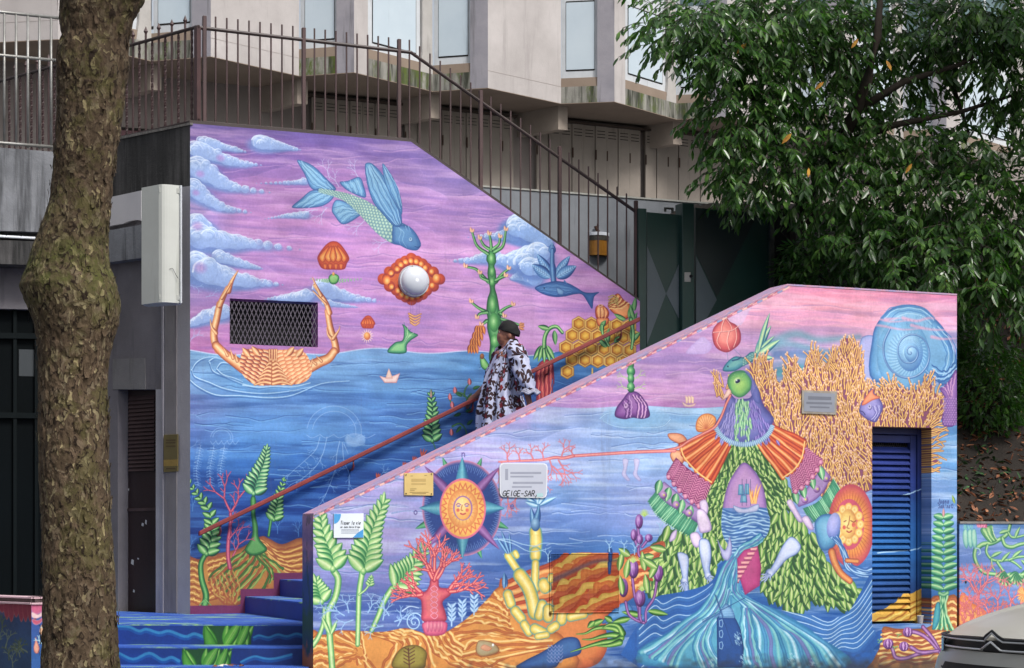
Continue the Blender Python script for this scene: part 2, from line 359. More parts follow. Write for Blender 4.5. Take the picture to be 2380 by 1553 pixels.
    c.blob('1430,660 1470,690 1530,700 1575,740 1603,785 1617,828 1590,868 1530,862 1470,832 1420,800', ('28508c', '3f70ac', '6aa0cc'), 30)
    for P in ('1455,700 1480,740 1465,790 1475,830', '1475,720 1500,750 1490,800 1520,850', '1530,700 1545,740', '1510,700 1520,730'): c.tube(P, 2, '90c0e0', .8)
    c.ball(1547, 795, 13, 15, ('24407c', 'a8d0e8', '243c74')); c.tube('1575,842 1600,848 1616,838', 2.2, '1c3870')
    c.blob('1230,290 1250,262 1290,276 1350,340 1420,450 1470,560 1485,690 1430,700 1350,615 1290,540 1250,430', ('28508c', '5590c8', '88c0e4'), 30)
    c.hatch('1232,300 1260,450 1340,590 1440,690', '1285,280 1400,440 1460,560 1480,680', 9, 2, ('2f5c9c', 'a8d4f0'), 3, .85)
    c.blob('1350,285 1368,280 1440,395 1482,520 1486,620 1450,570 1375,420', ('28508c', '5590c8', '88c0e4'), 18); c.hatch('1355,290 1400,430 1470,590', '1370,290 1450,420 1484,560', 4, 1.6, ('2f5c9c', 'a8d4f0'), 2)
    # shell balloons
    def lobe(P): c.blob(P, ('8c2c2c', 'd0502e', 'f09040', 'fbd488'), 20, light=(-.5, .2))
    def shell(x, y, s):
        c.blob([[x, y - 100 * s], [x + 50 * s, y - 80 * s], [x + 110 * s, y + 10 * s], [x + 95 * s, y + 55 * s], [x + 75 * s, y + 95 * s], [x, y + 98 * s], [x - 75 * s, y + 90 * s], [x - 105 * s, y + 40 * s], [x - 105 * s, y], [x - 50 * s, y - 75 * s]], ('8c2c34', 'c4402c', 'e06a34'), 30 * s)
        for i, (dx, w) in enumerate(((-72, 26), (72, 26), (-30, 30), (34, 30), (0, 26))): lobe([[x + dx * .4 * s, y - 70 * s], [x + (dx + w) * s, y + 10 * s], [x + dx * s, y + 48 * s], [x + (dx - w) * s, y + 5 * s]])
        for dx in (-55, -20, 20, 55): lobe([[x + (dx - 15) * s, y + 58 * s], [x + (dx + 15) * s, y + 58 * s], [x + (dx + 8) * s, y + 92 * s], [x + (dx - 8) * s, y + 92 * s]])
    shell(1010, 905, 1); shell(1250, 1365, .46)
    for dx in (-16, 0, 16): c.tube([[1010 + dx * 1.6, 1000], [1010 + dx, 1045]], .9, '7858a0')
    c.fern('1050,1080 1120,1075 1200,1068', 8, 18, 8, .3, ('6a9a80', '90b890', 'b8d4a8')); c.fern('980,1080 930,1076 860,1068', 8, 18, 8, .3, ('6a9a80', '90b890', 'b8d4a8'))
    c.blob('980,1050 1012,1030 1050,1048 1042,1090 1012,1105 985,1090', GR, 16); c.ball(1012, 1032, 9, 12, ('c86a30', 'f0c060'))
    for a in range(0, 360, 24): c.tube([[1245 + 22 * math.cos(math.radians(a)), 1462 + 24 * math.sin(math.radians(a))], [1245 + 44 * math.cos(math.radians(a)), 1462 + 50 * math.sin(math.radians(a))]], 3.4, 'f4d8b8', .8)
    c.ball(1245, 1462, 23, 26, ('b8503c', 'e8904c', 'f8c878'))
    c.blob('1352,1068 1420,985 1500,920 1560,905 1620,930 1690,985 1750,1050 1740,1110 1660,1170 1580,1225 1500,1215 1430,1150 1365,1110', ('8c2c34', 'c4442c', 'd86834'), 30)
    for i, a in enumerate(range(0, 360, 18)):
        q = 148 + (14 if i % 5 == 0 else 0) + (52 if a in (0, 180) else 0) + (30 if a in (18, 342, 162, 198) else 0)
        x, y = 1552 + (q - 18) * math.cos(math.radians(a)), 1068 + (q - 8) * .93 * math.sin(math.radians(a))
        c.ball(x, y, 40, 38, ('8c2c34', 'c4402c', 'd8602c'))
    for i, a in enumerate(range(0, 360, 18)):
        q = 140 + (52 if a in (0, 180) else 0) + (28 if a in (18, 342, 162, 198) else 0)
        x, y = 1552 + (q - 18) * math.cos(math.radians(a)), 1068 + (q - 4) * .95 * math.sin(math.radians(a))
        c.ball(x, y, 30 if a in (0, 180) else 21, 36 if a in (0, 180) else 22, ('8c2c2c', 'e0602e', 'f6a850', 'fbd890'), rot=-a)
    for dx in (-30, -14, 14, 30): c.tube([[1575 + dx, 1225], [1576 + dx, 1305]], .9, '7858a0')
    for j in range(4):
        c.tube([[1535 + j * 4, 1308 + j * 20], [1577, 1326 + j * 20], [1618 - j * 4, 1308 + j * 20]], 8, ('8a4830', 'd88a50', 'f4c890'), 5)
    for P in ('1390,1553 1440,1505 1490,1490 1500,1420 1488,1380 1520,1400 1545,1430 1598,1455 1550,1490 1520,1525 1510,1580 1400,1580',): c.blob(P, GRB, 24)
    c.hatch('1500,1370 1520,1440 1500,1500', '1590,1458 1540,1470 1510,1510', 5, 1.5, ('2f7a5c', 'c0e4b0'), 2, .8)
    # crab claws
    CR = ('8a4038', 'd07848', 'f0b078', 'f8d8a0')
    for P, w, w1 in (('215,1560 190,1500 185,1430 205,1340 225,1240', 26, 22), ('225,1250 250,1190 280,1130', 20, 16), ('285,1150 310,1080 352,1008', 20, 3), ('240,1200 270,1150 300,1100', 12, 6), ('200,1440 170,1400 160,1345', 14, 2),
                     ('1030,1560 1020,1500 990,1400 970,1290', 26, 20), ('985,1300 960,1230 915,1160 880,1110', 20, 10), ('925,1180 890,1110 866,1055', 14, 2), ('960,1240 920,1200 870,1150', 10, 4), ('1000,1480 975,1450 965,1400', 14, 2), ('1010,1480 1050,1420 1055,1392', 14, 2)):
        c.tube(P, w, CR, w1, off=.25)
    c.zoom(*ZR['A2'])
    # ripples round the crab
    for P in ('80,300 110,250 170,215 260,205', '75,300 100,350 200,390 330,440 560,470 760,455 940,420', '200,240 240,215 300,225', '205,250 230,310 320,350 440,400 540,425', '255,290 290,250 360,262 400,300', '255,295 300,335 380,360 440,385', '50,360 120,420 250,480 420,485 640,500 800,480 1000,400 1200,380'):
        c.tube(P, 7, ('3c74b8', '88bce4', 'e0f0fa'), 3, alpha=.9); Q = pp(P) + [0, 12]; c.tube(Q, 5, '28569c', 2, alpha=.55)
    c.tube('250,130 310,190 380,240 450,290', 30, CR, 42); c.tube('1090,170 1050,220 980,250 900,290', 28, CR, 42)
    for P in ('330,200 300,140', '370,220 350,150', '400,240 385,180', '1000,240 960,200', '960,260 920,230', '920,280 940,215'): c.tube(P, 11, CR, 1)
    m = c.mask('430,190 500,150 650,160 830,160 905,210 930,330 850,400 650,412 520,405 430,320'); cl = np.zeros((c.H, c.W), np.float32); cl[m[0]] = m[3]; c.clip = cl
    c.flat('420,140 940,140 940,420 420,420', 'b06050', False)
    for j in range(9):
        for sg in (-1, 1):
            for i in range(5):
                x = 655 + sg * (40 + i * 50 + j * 6); y = 170 + j * 30 - i * 3
                c.leaf(x - sg * 25, y + 18, 90 - sg * (62 - j * 4), 92, 24, ('8a4040', 'd8744c', 'f4a870', 'fbd8a4'), curve=sg * .3)
    c.clip = None
    for j in range(7):
        w = 30 + j * 17; y = 235 + j * 27
        for sg in (-1, 1): c.tube([[655, y + 4], [655 + sg * w * .5, y - 8], [655 + sg * w, y + 12]], 14, CR, 6)
    for sg in (-1, 1):
        for x, y in ((90, 190), (150, 200)): c.leaf(655 + sg * x * 1.1, y + 10, 90 - sg * 40, 80, 22, CR)
    for x in (630, 648, 666, 680): c.tube([[x, 160], [x, 235]], 8, CR, 5)
    c.tube('440,410 560,425 660,418 800,422 920,395', 5, 'a8d0ec', 3)
    # paper boat
    c.blob('1412,345 1470,360 1560,325 1535,395 1450,395', ('d07070', 'f0c8c0', 'faeee8'), 14, False); c.blob('1480,290 1510,365 1455,362', ('d89080', 'fae8d8'), 10, False)
    # jellyfish
    def jelly(x, y, r, al):
        c.ball(x, y, r, r * .95, ('6aa0dc', '5a94d4', '5a94d4'), alpha=al * .35)
        for q in (1, .8): c.tube([[x + q * r * math.cos(math.radians(a)), y - q * r * .95 * math.sin(math.radians(a))] for a in range(-8, 190, 18)], 2, PALE, alpha=al)
        for j in range(5): c.tube([[x - r + j * r * .5, y + 20], [x - r * .8 + j * r * .5, y + 42], [x - r * .5 + j * r * .5, y + 16]], 2, PALE, alpha=al)
    jelly(1090, 745, 195, .6); c.ball(1240, 800, 76, 46, ('6a9edc', 'a0c4ee', '6a9edc'), alpha=.5)
    for i in range(8): c.tube([[1180, 780 + i * 9], [1240, 790 + i * 8], [1310, 770 + i * 9]], 1.3, 'b8d8f6', alpha=.6)
    for P in ('990,780 960,870 880,950 800,1020 760,1060', '1040,780 1010,900 960,990 870,1070 780,1120', '1130,810 1110,900 1100,1000 1060,1120 1010,1230 960,1290', '1150,820 1160,950 1200,1050 1190,1150', '1160,830 1190,900'):
        c.tube(P, 3, PALE, 1.5, alpha=.6)
        for q in spline(pp(P), False, 4)[4::2]: c.coral(q[0], q[1], c.rd.uniform(190, 350), 30, 2, 'a0c8f0', 3, 32, .55)
    jelly(290, 790, 80, .5)
    for x in (120, 215, 290):
        P = [[x + 20, 840], [x + 5, 930], [x - 10, 1020], [x, 1120]]; c.tube(P, 2.4, PALE, 1.4, alpha=.5)
        for q in spline(pp(P), False, 5)[1:]:
            for sg in (60, 120): c.tube([q, [q[0] + 26 * math.cos(math.radians(sg + 180 + 60)), q[1] + c.rd.uniform(5, 20)], ], 1.4, 'a8ccf2', alpha=.5); c.tube([q, [q[0] - 24, q[1] + c.rd.uniform(-5, 16)]], 1.4, 'a8ccf2', alpha=.5)
    for x, y, a in ((60, 620, 0), (60, 1160, 20), (60, 860, 30), (1420, 1060, 60), (1460, 1080, 100), (1200, 700, 20)): c.coral(x, y, a, 44, 2, '8cb4e4', 3, 34, .6)
    for x, y in ((1590, 1000), (1720, 930), (1400, 1080), (1660, 960)):
        for a in (70, 90, 112): c.leaf(x, y, a, 70 if x > 1700 else 46, 7, ('701c34', 'a83a3c', 'd8683c'), curve=.2)
    GD = ('0c2c30', '1c6040', '5aa868', 'a8d88c')
    c.fern('1790,810 1785,700 1790,600 1782,490', 10, 92, 40, .3, GD, '1790,800 1810,860 1830,880', 5); c.tube('1780,490 1780,445', 8, ('8a6060', 'd8a890'), 2)
    c.zoom(*ZR['A4'])
    for x, y in ((1275, 780), (1570, 740), (1860, 650), (2000, 670), (1700, 640), (1290, 500), (1560, 560)): c.coral(x, y, 90, 44, 3, '5c9ad4', 4, 30, .6)
    floor_ = '1240,800 1260,795 1330,822 1390,795 1530,770 1620,742 1745,670 1800,682 1890,722 2040,690 2060,960 1640,1120 1240,1160'
    c.blob(floor_, ('7a3a2c', 'b06a34', 'c88c3c'), 90)
    fl = c.mask(floor_); cl = np.zeros((c.H, c.W), np.float32); cl[fl[0]] = fl[3]; c.clip = cl
    c.hatch('1250,830 1300,820 1340,850', '1250,1120 1290,1110 1340,1130', 15, 5, (('7a3428', 'a8522c'), ('d8943c', 'f2d27c')), 3, .9)
    c.hatch('1390,830 1430,815 1530,800', '1410,1100 1500,1060 1560,1000', 15, 5, (('7a3428', 'a8522c'), ('d8943c', 'f2d27c')), 4, .9)
    c.hatch('1740,680 1820,740 1900,760 2040,720', '1800,800 1900,900 1980,930 2040,930', 12, 6, (('7a3428', 'a8522c'), ('d8943c', 'f0c870')), 3, .9)
    c.hatch('1690,720 1600,790 1500,860 1400,960', '1760,760 1790,850 1740,950 1600,1100', 17, 8, (('1f4a24', '3c6a30'), ('5c8c34', 'a8b45c'), ('8a3c2c', 'a8582c')), 5, .95)
    c.hatch('1700,740 1760,800 1850,850 1900,900', '1720,800 1800,900 1780,1000 1700,1080', 10, 8, (('1f4a24', '3f7a34'), ('6c9c3c', 'b4c468'), ('8a3c2c', 'b0602c')), 4, .95)
    c.hatch('1400,960 1420,1040 1500,1110', '1560,900 1600,1000 1580,1120', 12, 6, (('8a3c2c', 'a04c2c'), ('a0702c', 'c8a050')), 5, .8)
    c.clip = None
    c.blob('1678,420 1700,395 1716,430 1712,520 1728,600 1736,680 1790,760 1700,800 1640,760 1690,660 1682,520', ('154028', '2f7a3c', '7cc068'), 22, k=.3)
    c.tube('1370,800 1345,860 1352,960 1380,1060 1372,1130', 17, ('123a24', '2f7a3c', '7cc068'), 24)
    for a in (-40, -15, 15, 40): c.tube([[1374, 1090], [1374 + a, 1132]], 6, ('2f7a3c', '8cc470'), 2)
    c.tube('1815,560 1808,610 1800,665', 11, ('123a24', '2c7a40', '64b064'), 9)
    PK = ('6c1c4c', 'b03c5c', 'e07888')
    c.tube('1540,880 1528,800 1530,700 1542,600 1545,500', 15, PK, 11); c.coral(1545, 505, 118, 100, 9, PK, 4, 26); c.coral(1552, 500, 58, 96, 9, PK, 4, 26); c.coral(1535, 690, 55, 70, 6, PK, 4, 26); c.coral(1560, 800, 62, 84, 7, PK, 4, 26); c.coral(1540, 600, 60, 50, 5, PK, 3, 26)
    c.fern('1385,790 1410,690 1420,600 1390,480 1330,400 1270,320', 13, 98, 30, .3, GR, None)
    c.fern('1700,385 1715,310 1745,230 1770,160 1785,90', 12, 108, 36, .29, GRB, None); c.fern('1835,560 1850,480 1870,390 1900,300', 10, 80, 26, .3, GR, None)
    # maroon skirting along the stairs
    c.flat('1230,1135 1612,1132 1612,1022 1835,1020 1835,916 2060,914 2060,820 2300,700 2300,1300 1230,1300', '6a2450', False)
    c.zoom(*ZR['A3'])
    # right-hand clouds
    W3 = ('5a7cc0', '7fa2da', 'a6c4ec', 'd6e6fa')
    for P, r0, r1 in (('600,40 580,80', 84, 60), ('640,120 560,110 420,120 220,130', 60, 4), ('560,60 690,120 770,165', 66, 26), ('700,240 600,280 520,290', 76, 50), ('600,300 520,300 360,270 230,290 90,294', 60, 3), ('680,410 600,400 520,415', 50, 10), ('640,330 700,340', 60, 40)): c.cloud(P, r0, r1, W3)
    # tall green cactus-like plant
    c.blob('372,215 400,215 408,250 412,300 400,330 410,370 412,440 404,480 420,540 432,610 440,660 450,700 452,800 440,880 448,980 380,1000 362,960 370,860 350,760 352,690 345,640 352,560 370,500 360,440 352,380 358,320 345,290 350,250', ('103824', '2f7c44', '8cc47c'), 30, k=.4)
    for x, y, rx, ry in ((380, 280, 22, 42), (384, 370, 18, 34), (384, 440, 18, 30), (388, 600, 26, 60), (398, 720, 34, 60), (404, 850, 28, 44), (398, 940, 20, 46)): c.ball(x, y, rx, ry, ('1c5834', '4c9c50', 'a8d890'), light=(-.2, -.2))
    for P in ('378,220 330,190 300,140', '380,220 375,160 365,110', '390,215 430,180 440,130', '355,245 280,190 245,90', '400,235 460,190 480,80', '358,440 310,390 270,350 200,335', '355,430 310,410 300,380', '412,440 450,390 500,350', '410,430 450,410 480,400', '350,650 290,620 240,580', '350,650 300,660 280,690', '432,655 480,620 530,600', '440,660 470,680', '345,710 310,740', '450,700 520,720 590,745'):
        c.tube(P, 12, ('103824', '3c8c4c', '98cc84'), 7, off=.2); x, y = pp(P)[-1]; c.leaf(x - 4, y + 8, 100, 34, 9, ('b0604c', 'e8a07c', 'f8dcb8')); c.leaf(x + 4, y + 8, 70, 26, 8, ('b0604c', 'e8a07c', 'f8dcb8'))
    for i in range(4):
        x, y = 300 - i * 16, 760 + i * 44
        for dx in (-24, -8, 8, 24): c.leaf(x + dx * .8, y - 20, 270 + dx * .5, 60, 14, ('6a2c2c', 'c0582c', 'f0a04c'))
    for i in range(3): c.leaf(570, 740 + i * 8, 20 - i * 20, 40, 10, ('8a4038', 'e8a060'))
    c.blob('300,950 325,960 380,1040 360,1060 310,1030', GR, 16); c.ball(315, 955, 14, 18, ('5a3020', 'b06838'))
    # blue whale under a blue plant
    BW = ('1c3c7c', '3c6cac', '74a8d8')
    for x, y, a, L, w in ((800, 400, 128, 170, 32), (820, 400, 52, 170, 28), (790, 410, 150, 150, 38), (830, 410, 30, 160, 38), (805, 420, 90, 120, 24), (800, 250, 90, 70, 26)):
        c.leaf(x, y, a, L, w, BW + ('a8d0f0',), vein='24488c')
        for t in np.linspace(.2, .85, 7):
            for sg in (-1, 1):
                X0, Y0 = x + L * t * math.cos(math.radians(a)), y - L * t * math.sin(math.radians(a)); h = w * .8 * math.sin(math.pi * t)
                c.tube([[X0, Y0], [X0 + h * math.cos(math.radians(a + sg * 50)), Y0 - h * math.sin(math.radians(a + sg * 50))]], 1.3, '24488c', alpha=.7)
    c.tube('810,430 805,380 800,300 802,220', 20, BW, 14, off=.2)
    c.blob('680,480 730,455 820,435 900,445 970,480 1020,510 1075,515 1125,512 1090,545 1078,625 1050,590 1010,530 960,525 890,540 820,545 750,530 700,505', ('1c3c7c', '2f5ca0', '5488c0'), 34)
    c.hatch('700,470 820,450 940,480', '720,510 820,535 930,520', 7, 1.6, ('1f4488', '6ca0d4'), 3, .6); c.blob('830,480 880,500 875,530 840,525', ('24488c', '88b8e0'), 12); c.tube('885,435 905,455', 6, '3c6cac', 2); c.ball(745, 483, 5, 5, ('102050', '102050'))
    # honeycomb
    for j in range(5):
        for i in range(6):
            x = 905 + i * 88 + (j % 2) * 44 - 10; y = 730 + j * 84 + i * 4 - 5
            if j == 0 and i in (0,) or (j == 3 and i > 4) or (j == 4 and i > 0) or x > 1420: continue
            if j == 4: x = 905
            c.blob(hexring(x, y, 54), ('6c4018', 'c89038', 'f4d478'), 9, False, alpha=.97)
            c.blob(hexring(x, y, 40), ('8c4414', 'c07820', 'e4b03c', 'ecc458'), 30, False, light=(.5, -.3))
    for x, y in ((1270, 985), (1078, 1060)): c.tube([[x, y - 20], [x, y + 15]], 5, ('a8702c', 'f0d070'), 7)
    # coral-coloured hanging flowers
    c.blob('740,980 800,985 812,1060 815,1150 800,1110 790,1260 820,1330 700,1340 690,1180 680,1100 700,1020', ('5a142c', 'a82c3c', 'd05048'), 30)
    c.hatch('700,1020 690,1120 700,1300', '800,1010 805,1120 800,1300', 9, 4, (('5a142c', '8c2034'), ('c84c44', 'e88870')), 3, .9)
    for dx in (-44, -24, 0, 24, 44): c.leaf(745 + dx * .4, 880, 270 + dx * .7, 110, 18, GR)
    c.tube('745,890 750,820 780,765 830,750 870,790', 15, GR, 11, off=.2); c.leaf(780, 765, 170, 80, 18, GR); c.leaf(815, 775, 275, 95, 18, GR, vein='123a2c')
    def bud(P, cols=('6a2020', 'c8502c', 'f09858', 'f8c890')): c.blob(P, cols, 24)
    bud('1100,620 1120,600 1150,600 1190,640 1190,680 1160,700 1110,695 1098,660'); bud('1110,690 1190,690 1175,740 1120,745'); c.hatch('1110,620 1105,650 1115,690', '1175,620 1190,650 1175,690', 7, 2, ('8a2c24', 'f8c080'), 1); c.ball(1137, 606, 20, 10, ('8a4030', 'f0b080', '4c1c18'))
    bud('1185,600 1250,520 1300,570 1340,600 1345,660 1310,700 1250,680'); c.hatch('1190,600 1230,570 1245,530', '1200,625 1280,620 1330,590', 8, 4, (('8a3020', 'b04828'), ('e8a050', 'f8d890')), 2)
    for j in range(4): c.tube([[1190 - j * 0, 600 - j * 18], [1225, 580 - j * 16], [1255, 600 - j * 14]], 4, ('6a5020', 'd8c070'))
    for x, y, a, L in ((1140, 760, 70, 60), (1150, 790, 110, 60), (1330, 690, 80, 110), (1310, 700, 170, 90), (1370, 640, 95, 90), (1350, 760, 80, 110), (1370, 700, 120, 100), (1190, 860, 100, 90), (1230, 860, 50, 70), (1180, 890, 150, 80), (1360, 850, 60, 80), (1370, 860, 120, 90)): c.leaf(x, y, a, L, 17, GR, curve=.2, vein='123a2c')
    c.tube('1345,700 1360,800 1350,900', 16, GR, 10); c.tube('1190,880 1150,800 1145,740', 9, GR)
    # small flowers beside the stairs
    for P in ('190,1230 200,1180 230,1140', '130,1200 190,1220 210,1270 150,1310', '110,1440 160,1420 200,1460 210,1530', '90,1250 110,1300'): c.tube(P, 6, ('14382c', '2c6a40', '5c9a4c'), 3)
    for x, y in ((230, 1140), (130, 1200), (95, 1245), (105, 1490), (110, 1300)): c.leaf(x, y + 14, 95, 44, 14, ('5a2430', 'b05058', 'e8909a'))
    for x, y, a in ((180, 1230, 160), (215, 1260, 60), (200, 1340, 20), (170, 1350, 200), (210, 1430, 40), (170, 1440, 230), (250, 1180, 20)): c.leaf(x, y, a, 54, 11, ('0c2c24', '24603c', '4c8c48'), vein='123a2c')
    c.grain(21)
    c.a = c.a[::1]
    return c
def paint_front_wall():
    c = Canvas(PB, -.1, 6.4, .2, 4.15, 300, 12)
    xs = [700, 900, 1100, 1300, 1500, 1700, 1900, 2100, 2230]
    sky, vx, vy = c.grid(xs, ['c090c4 b890cc b488cc b488cc c488bc dc90b8 e888a8 e07ca4 d870a0', 'b090cc b090cc b488cc b884cc c890c8 e4a0c0 f09cb0 e89cb8 d890b8', 'b48ccc b890cc b48ccc b484c8 a880c4 cc94c8 d0a4d4 d8a4cc 98a4d8', 'b490d0 b494d0 b08ccc b088cc b484c4 a078bc 5ca8bc 5ca4c4 74a4d8', 'b48cd0 b090d0 b090d0 b488cc bc7cbc b878bc 60b0c4 70a8d0 74a4d8'], [664, 730, 800, 860, 945])
    sea, _, _ = c.grid(xs, ['b08cd0 b090d0 b098d8 a0a8dc 84b0e0 7cb4e0 6ca8dc 6ca8dc 6ca4d8', 'b48cd0 b49cdc a4a4e0 94a8e0 88b0e4 7cb0e4 6cace0 64a4dc 64a0dc', 'bc94d4 b4a0dc b49cd8 90a4dc 88aee4 84a8e0 70a8e0 5c9cd8 5494d4', 'ac98d8 a49cdc 9c9cdc 6c94d4 8c9cdc 9498d8 78a0dc 7c98d8 6c9cd8', '949cdc a498d8 7484cc 4c74c0 7c90d4 8898d8 7c90d4 6c94d8 6094d4', '9c8ccc 9c90d4 5474bc 2c5cac 4c84cc 6c9cdc 5c84cc 4c84cc 5494d4', '7c80c8 7478c4 4464b4 1c4c9c 2c6cbc 3c7ccc 2c64b4 2c6cbc 4484cc', '4c64b4 3c58a8 24489c 1c4494 1c54a4 1c58ac 1c54a4 1c54a4 2c64b4', '1c3880 1c3880 1c3c88 1c4088 1c4894 18489c 184c9c 1c4c98 1c4c98'], [945, 1010, 1080, 1150, 1210, 1270, 1340, 1420, 1553])
    sky = c.bands(sky, vx, vy, 30, 20, 'f4c8e4', 1.2, 5, '241014', .12, '8c74bc')
    sea = c.bands(sea, vx, vy, 27, 26, 'd4e4fa', .7, 9, '201a18', .3, '6088cc')
    m = np.clip(vy - (945 + 3 * np.sin(vx / 41)), 0, 1) * np.clip((vx - 1180) / 60, 0, 1)
    m = np.maximum(m, np.clip((vy - 945) / 60, 0, 1))[..., None]
    c.a = (sky * (1 - m) + sea * m).astype(np.float32)
    c.lines(60, 1100, 2200, 700, 940, '9880bc', 'f0c4e0', 1.4, .4); c.lines(120, 730, 2200, 950, 1420, '3c60ac', 'c8dcf8', 1.2, .6)
    # ---- sky on the right: fish balloon, snail shell
    c.zoom(*ZR['B3'])
    for P, q in (('600,850 760,800 900,840 1040,835 1200,820', '3c98a4'), ('560,900 700,870 860,900 1000,930 1180,900', '48a8b8'), ('620,940 760,930 900,950 1060,930', '3474b4'), ('640,1070 780,1040 900,1080', '2c9ca0')): c.tube(P, 26, (q, q, q), 14, alpha=.55, soft=14)
    for P in ('560,560 640,555 700,575 790,600', '600,600 700,620 800,610 900,640', '1100,600 1300,580 1500,600 1860,560', '1240,700 1400,690 1600,730', '560,700 700,720 900,690 1100,720'): c.tube(P, 9, 'f4b8cc', 2, alpha=.5, soft=6)
    c.blob('480,570 440,640 380,740 330,730 250,690 200,720 120,780 60,800 300,690', ('c8b0dc', 'd8c4e8'), 20, alpha=.6); c.blob('60,860 120,820 180,880 150,930 90,940 0,930', ('b09cd8', 'cbb8e8'), 20, alpha=.7)
    c.blob('270,685 305,715 350,740 378,790 375,860 330,905 280,928 220,905 190,860 182,790 205,740', ('8c2c44', 'd05058', 'ec8078', 'f4a89c'), 60)
    for P in ('190,790 250,785 320,775 370,740', '235,790 215,850 240,900', '300,780 285,850 300,910', '345,760 350,830 330,890', '270,690 250,740 245,785', '275,690 310,740 320,775'): c.tube(P, 3, 'f8c0b4', 2); c.tube(pp(P) + [4, 2], 2.5, '9c3848', 1, alpha=.6)
    c.tube('285,928 292,985', 1, '5c7ca0'); c.tube('330,905 380,950', 1, '5c7ca0')
    FG = ('1c5478', '4c94a4', 'a4d8a4', 'e0f0b4')
    for x, y, a, L, w in ((480, 950, 65, 210, 24), (500, 940, 78, 260, 18), (490, 960, 40, 190, 24), (480, 970, 10, 120, 24), (520, 900, 45, 120, 12)): c.leaf(x, y, a, L, w, FG, curve=.1)
    c.blob('255,1040 290,990 340,955 400,960 450,925 490,935 470,985 400,1020 340,1055 270,1060', ('1c5478', '4c98a8', '8cc8b4'), 28)
    for j in range(6):
        for i in range(3): c.ball(400 + j * 15, 1000 - j * 10 - 18 + i * 16, 9, 8, ('2c6478', 'a8dcc0'), alpha=.9)
    c.ball(290, 1025, 5, 5, '1c3050 1c3050'.split()); c.tube('320,985 360,975 380,960', 4, '24507c')
    # giant shell
    SH = ('2c5ca4', '5c9cd4', '94c8ec', 'c4e4f8')
    c.blob('1215,830 1290,810 1330,850 1300,1130 1260,1180 1215,1060 1200,950', ('5878bc', '98a8e0', 'b8b4ec'), 30); c.blob('1290,830 1340,700 1430,620 1540,596 1650,620 1720,690 1790,770 1840,880 1875,980 1875,1110 1760,1160 1700,1100 1300,1130', SH[:3], 60)
    c.hatch('1345,690 1420,620 1540,600 1650,625 1720,690', '1430,710 1490,670 1560,660 1640,680 1700,730', 4, 3, ('4c88c8', 'a8d4f0'), 2)
    c.hatch('1700,760 1780,870 1800,980 1760,1100', '1760,740 1850,860 1872,960 1830,1090', 5, 3, ('4480c4', 'a8d4f0'), 3); c.hatch('1700,1010 1790,1060 1860,1000', '1700,1110 1780,1130 1875,1060', 5, 4, ('2c5ca4', 'a0ccf0'), 3)
    c.ball(1505, 950, 192, 222, ('3068b0', '6cacdc', '8cc4ec', '8cc4ec'), light=(-.1, -.2))
    for a in range(0, 360, 5): c.tube([[1545 + q * 1.0 * math.cos(math.radians(a + j * 4)) - (q - 80) * .3, 935 + q * 1.12 * math.sin(math.radians(a + j * 4))] for j, q in enumerate((88, 112, 136))], 1.8, '4c80c4' if a % 10 else 'b4dcf4', alpha=.6)
    for a in (25, 70, 120, 190, 240, 300): c.tube([[1510 + q * math.cos(math.radians(a)), 950 + q * 1.15 * math.sin(math.radians(a + j * 5))] for j, q in enumerate((110, 150, 190))], 3, ('4c88c8', 'b8dcf4'))
    c.ball(1548, 925, 96, 118, ('4478bc', '7cb4e0', 'a0d0f0', '98c8ec'))
    for a in range(0, 360, 8): c.tube([[1550 + q * math.cos(math.radians(a)), 928 + q * 1.2 * math.sin(math.radians(a))] for q in (52, 66, 78)], 1.6, '4c80c4', alpha=.6)
    c.ball(1562, 930, 54, 58, ('4070b4', '80b8e4', 'b0d8f4'))
    P = [[1552 + r * 1.02 * math.cos(t), 925 + r * 1.15 * math.sin(t)] for t, r in ((k * .5, 4 + k * 2.2 * (1 + k * .05)) for k in range(34))]; c.tube(P, 4, ('3c70b8', 'd0ecfc'), 9)
    c.tube(pp(P) + [3, 4], 3, '2c5ca8', 5, alpha=.6)
    for P in ('1180,700 1300,690 1420,715 1560,705', '1150,730 1330,740 1500,770 1640,760', '1500,690 1600,710 1700,690 1870,740', '1560,740 1700,770 1870,770', '1700,820 1780,835 1870,830', '1380,700 1480,690'): c.tube(P, 10, 'eca4c4', 2, alpha=.75, soft=5)
    for k in range(46):
        x, y = c.rd.uniform(1430, 1720), c.rd.uniform(660, 770); c.tube([[x, y], [x + 3, y + 14]], 1.5, '3c70b8', alpha=.5)
    # ---- golden coral thicket
    thick = '460,1000 520,1010 580,990 620,1110 660,1130 720,980 760,1000 800,1090 830,990 870,1000 860,905 900,930 920,1000 990,1030 1020,900 1060,950 1075,850 1125,830 1170,880 1200,900 1230,1130 1300,1170 1440,1160 1560,1190 1620,1170 1680,1120 1740,1240 1790,1270 1760,1400 1700,1430 1700,1640 1720,1700 1240,1900 1220,2100 1100,2160 860,1800 740,1640 560,1350 500,1230 450,1100 440,1030'
    c.flat(thick, '8a4a6c', n=3)
    tm = c.mask(thick, True, 3); cl = np.zeros((c.H, c.W), np.float32); cl[tm[0]] = tm[3]
    def wav(x0, y0, ang, L, w, amp, bead=True):
        P = []; a = ang; x, y = x0, y0
        for j in range(5):
            P.append([x, y]); a += c.rd.uniform(-amp, amp); x += math.cos(math.radians(a)) * L / 4; y -= math.sin(math.radians(a)) * L / 4
        c.tube(P, w + 2.2, '5c2c54', w, n=3); c.tube(P, w, ('c06c3c', 'f4b454', 'fde08c'), w * .8, n=3)
        if bead: c.ball(*P[-1], w * 1.25, w * 1.25, ('d88c70', 'fce8c0'))
    rows = []
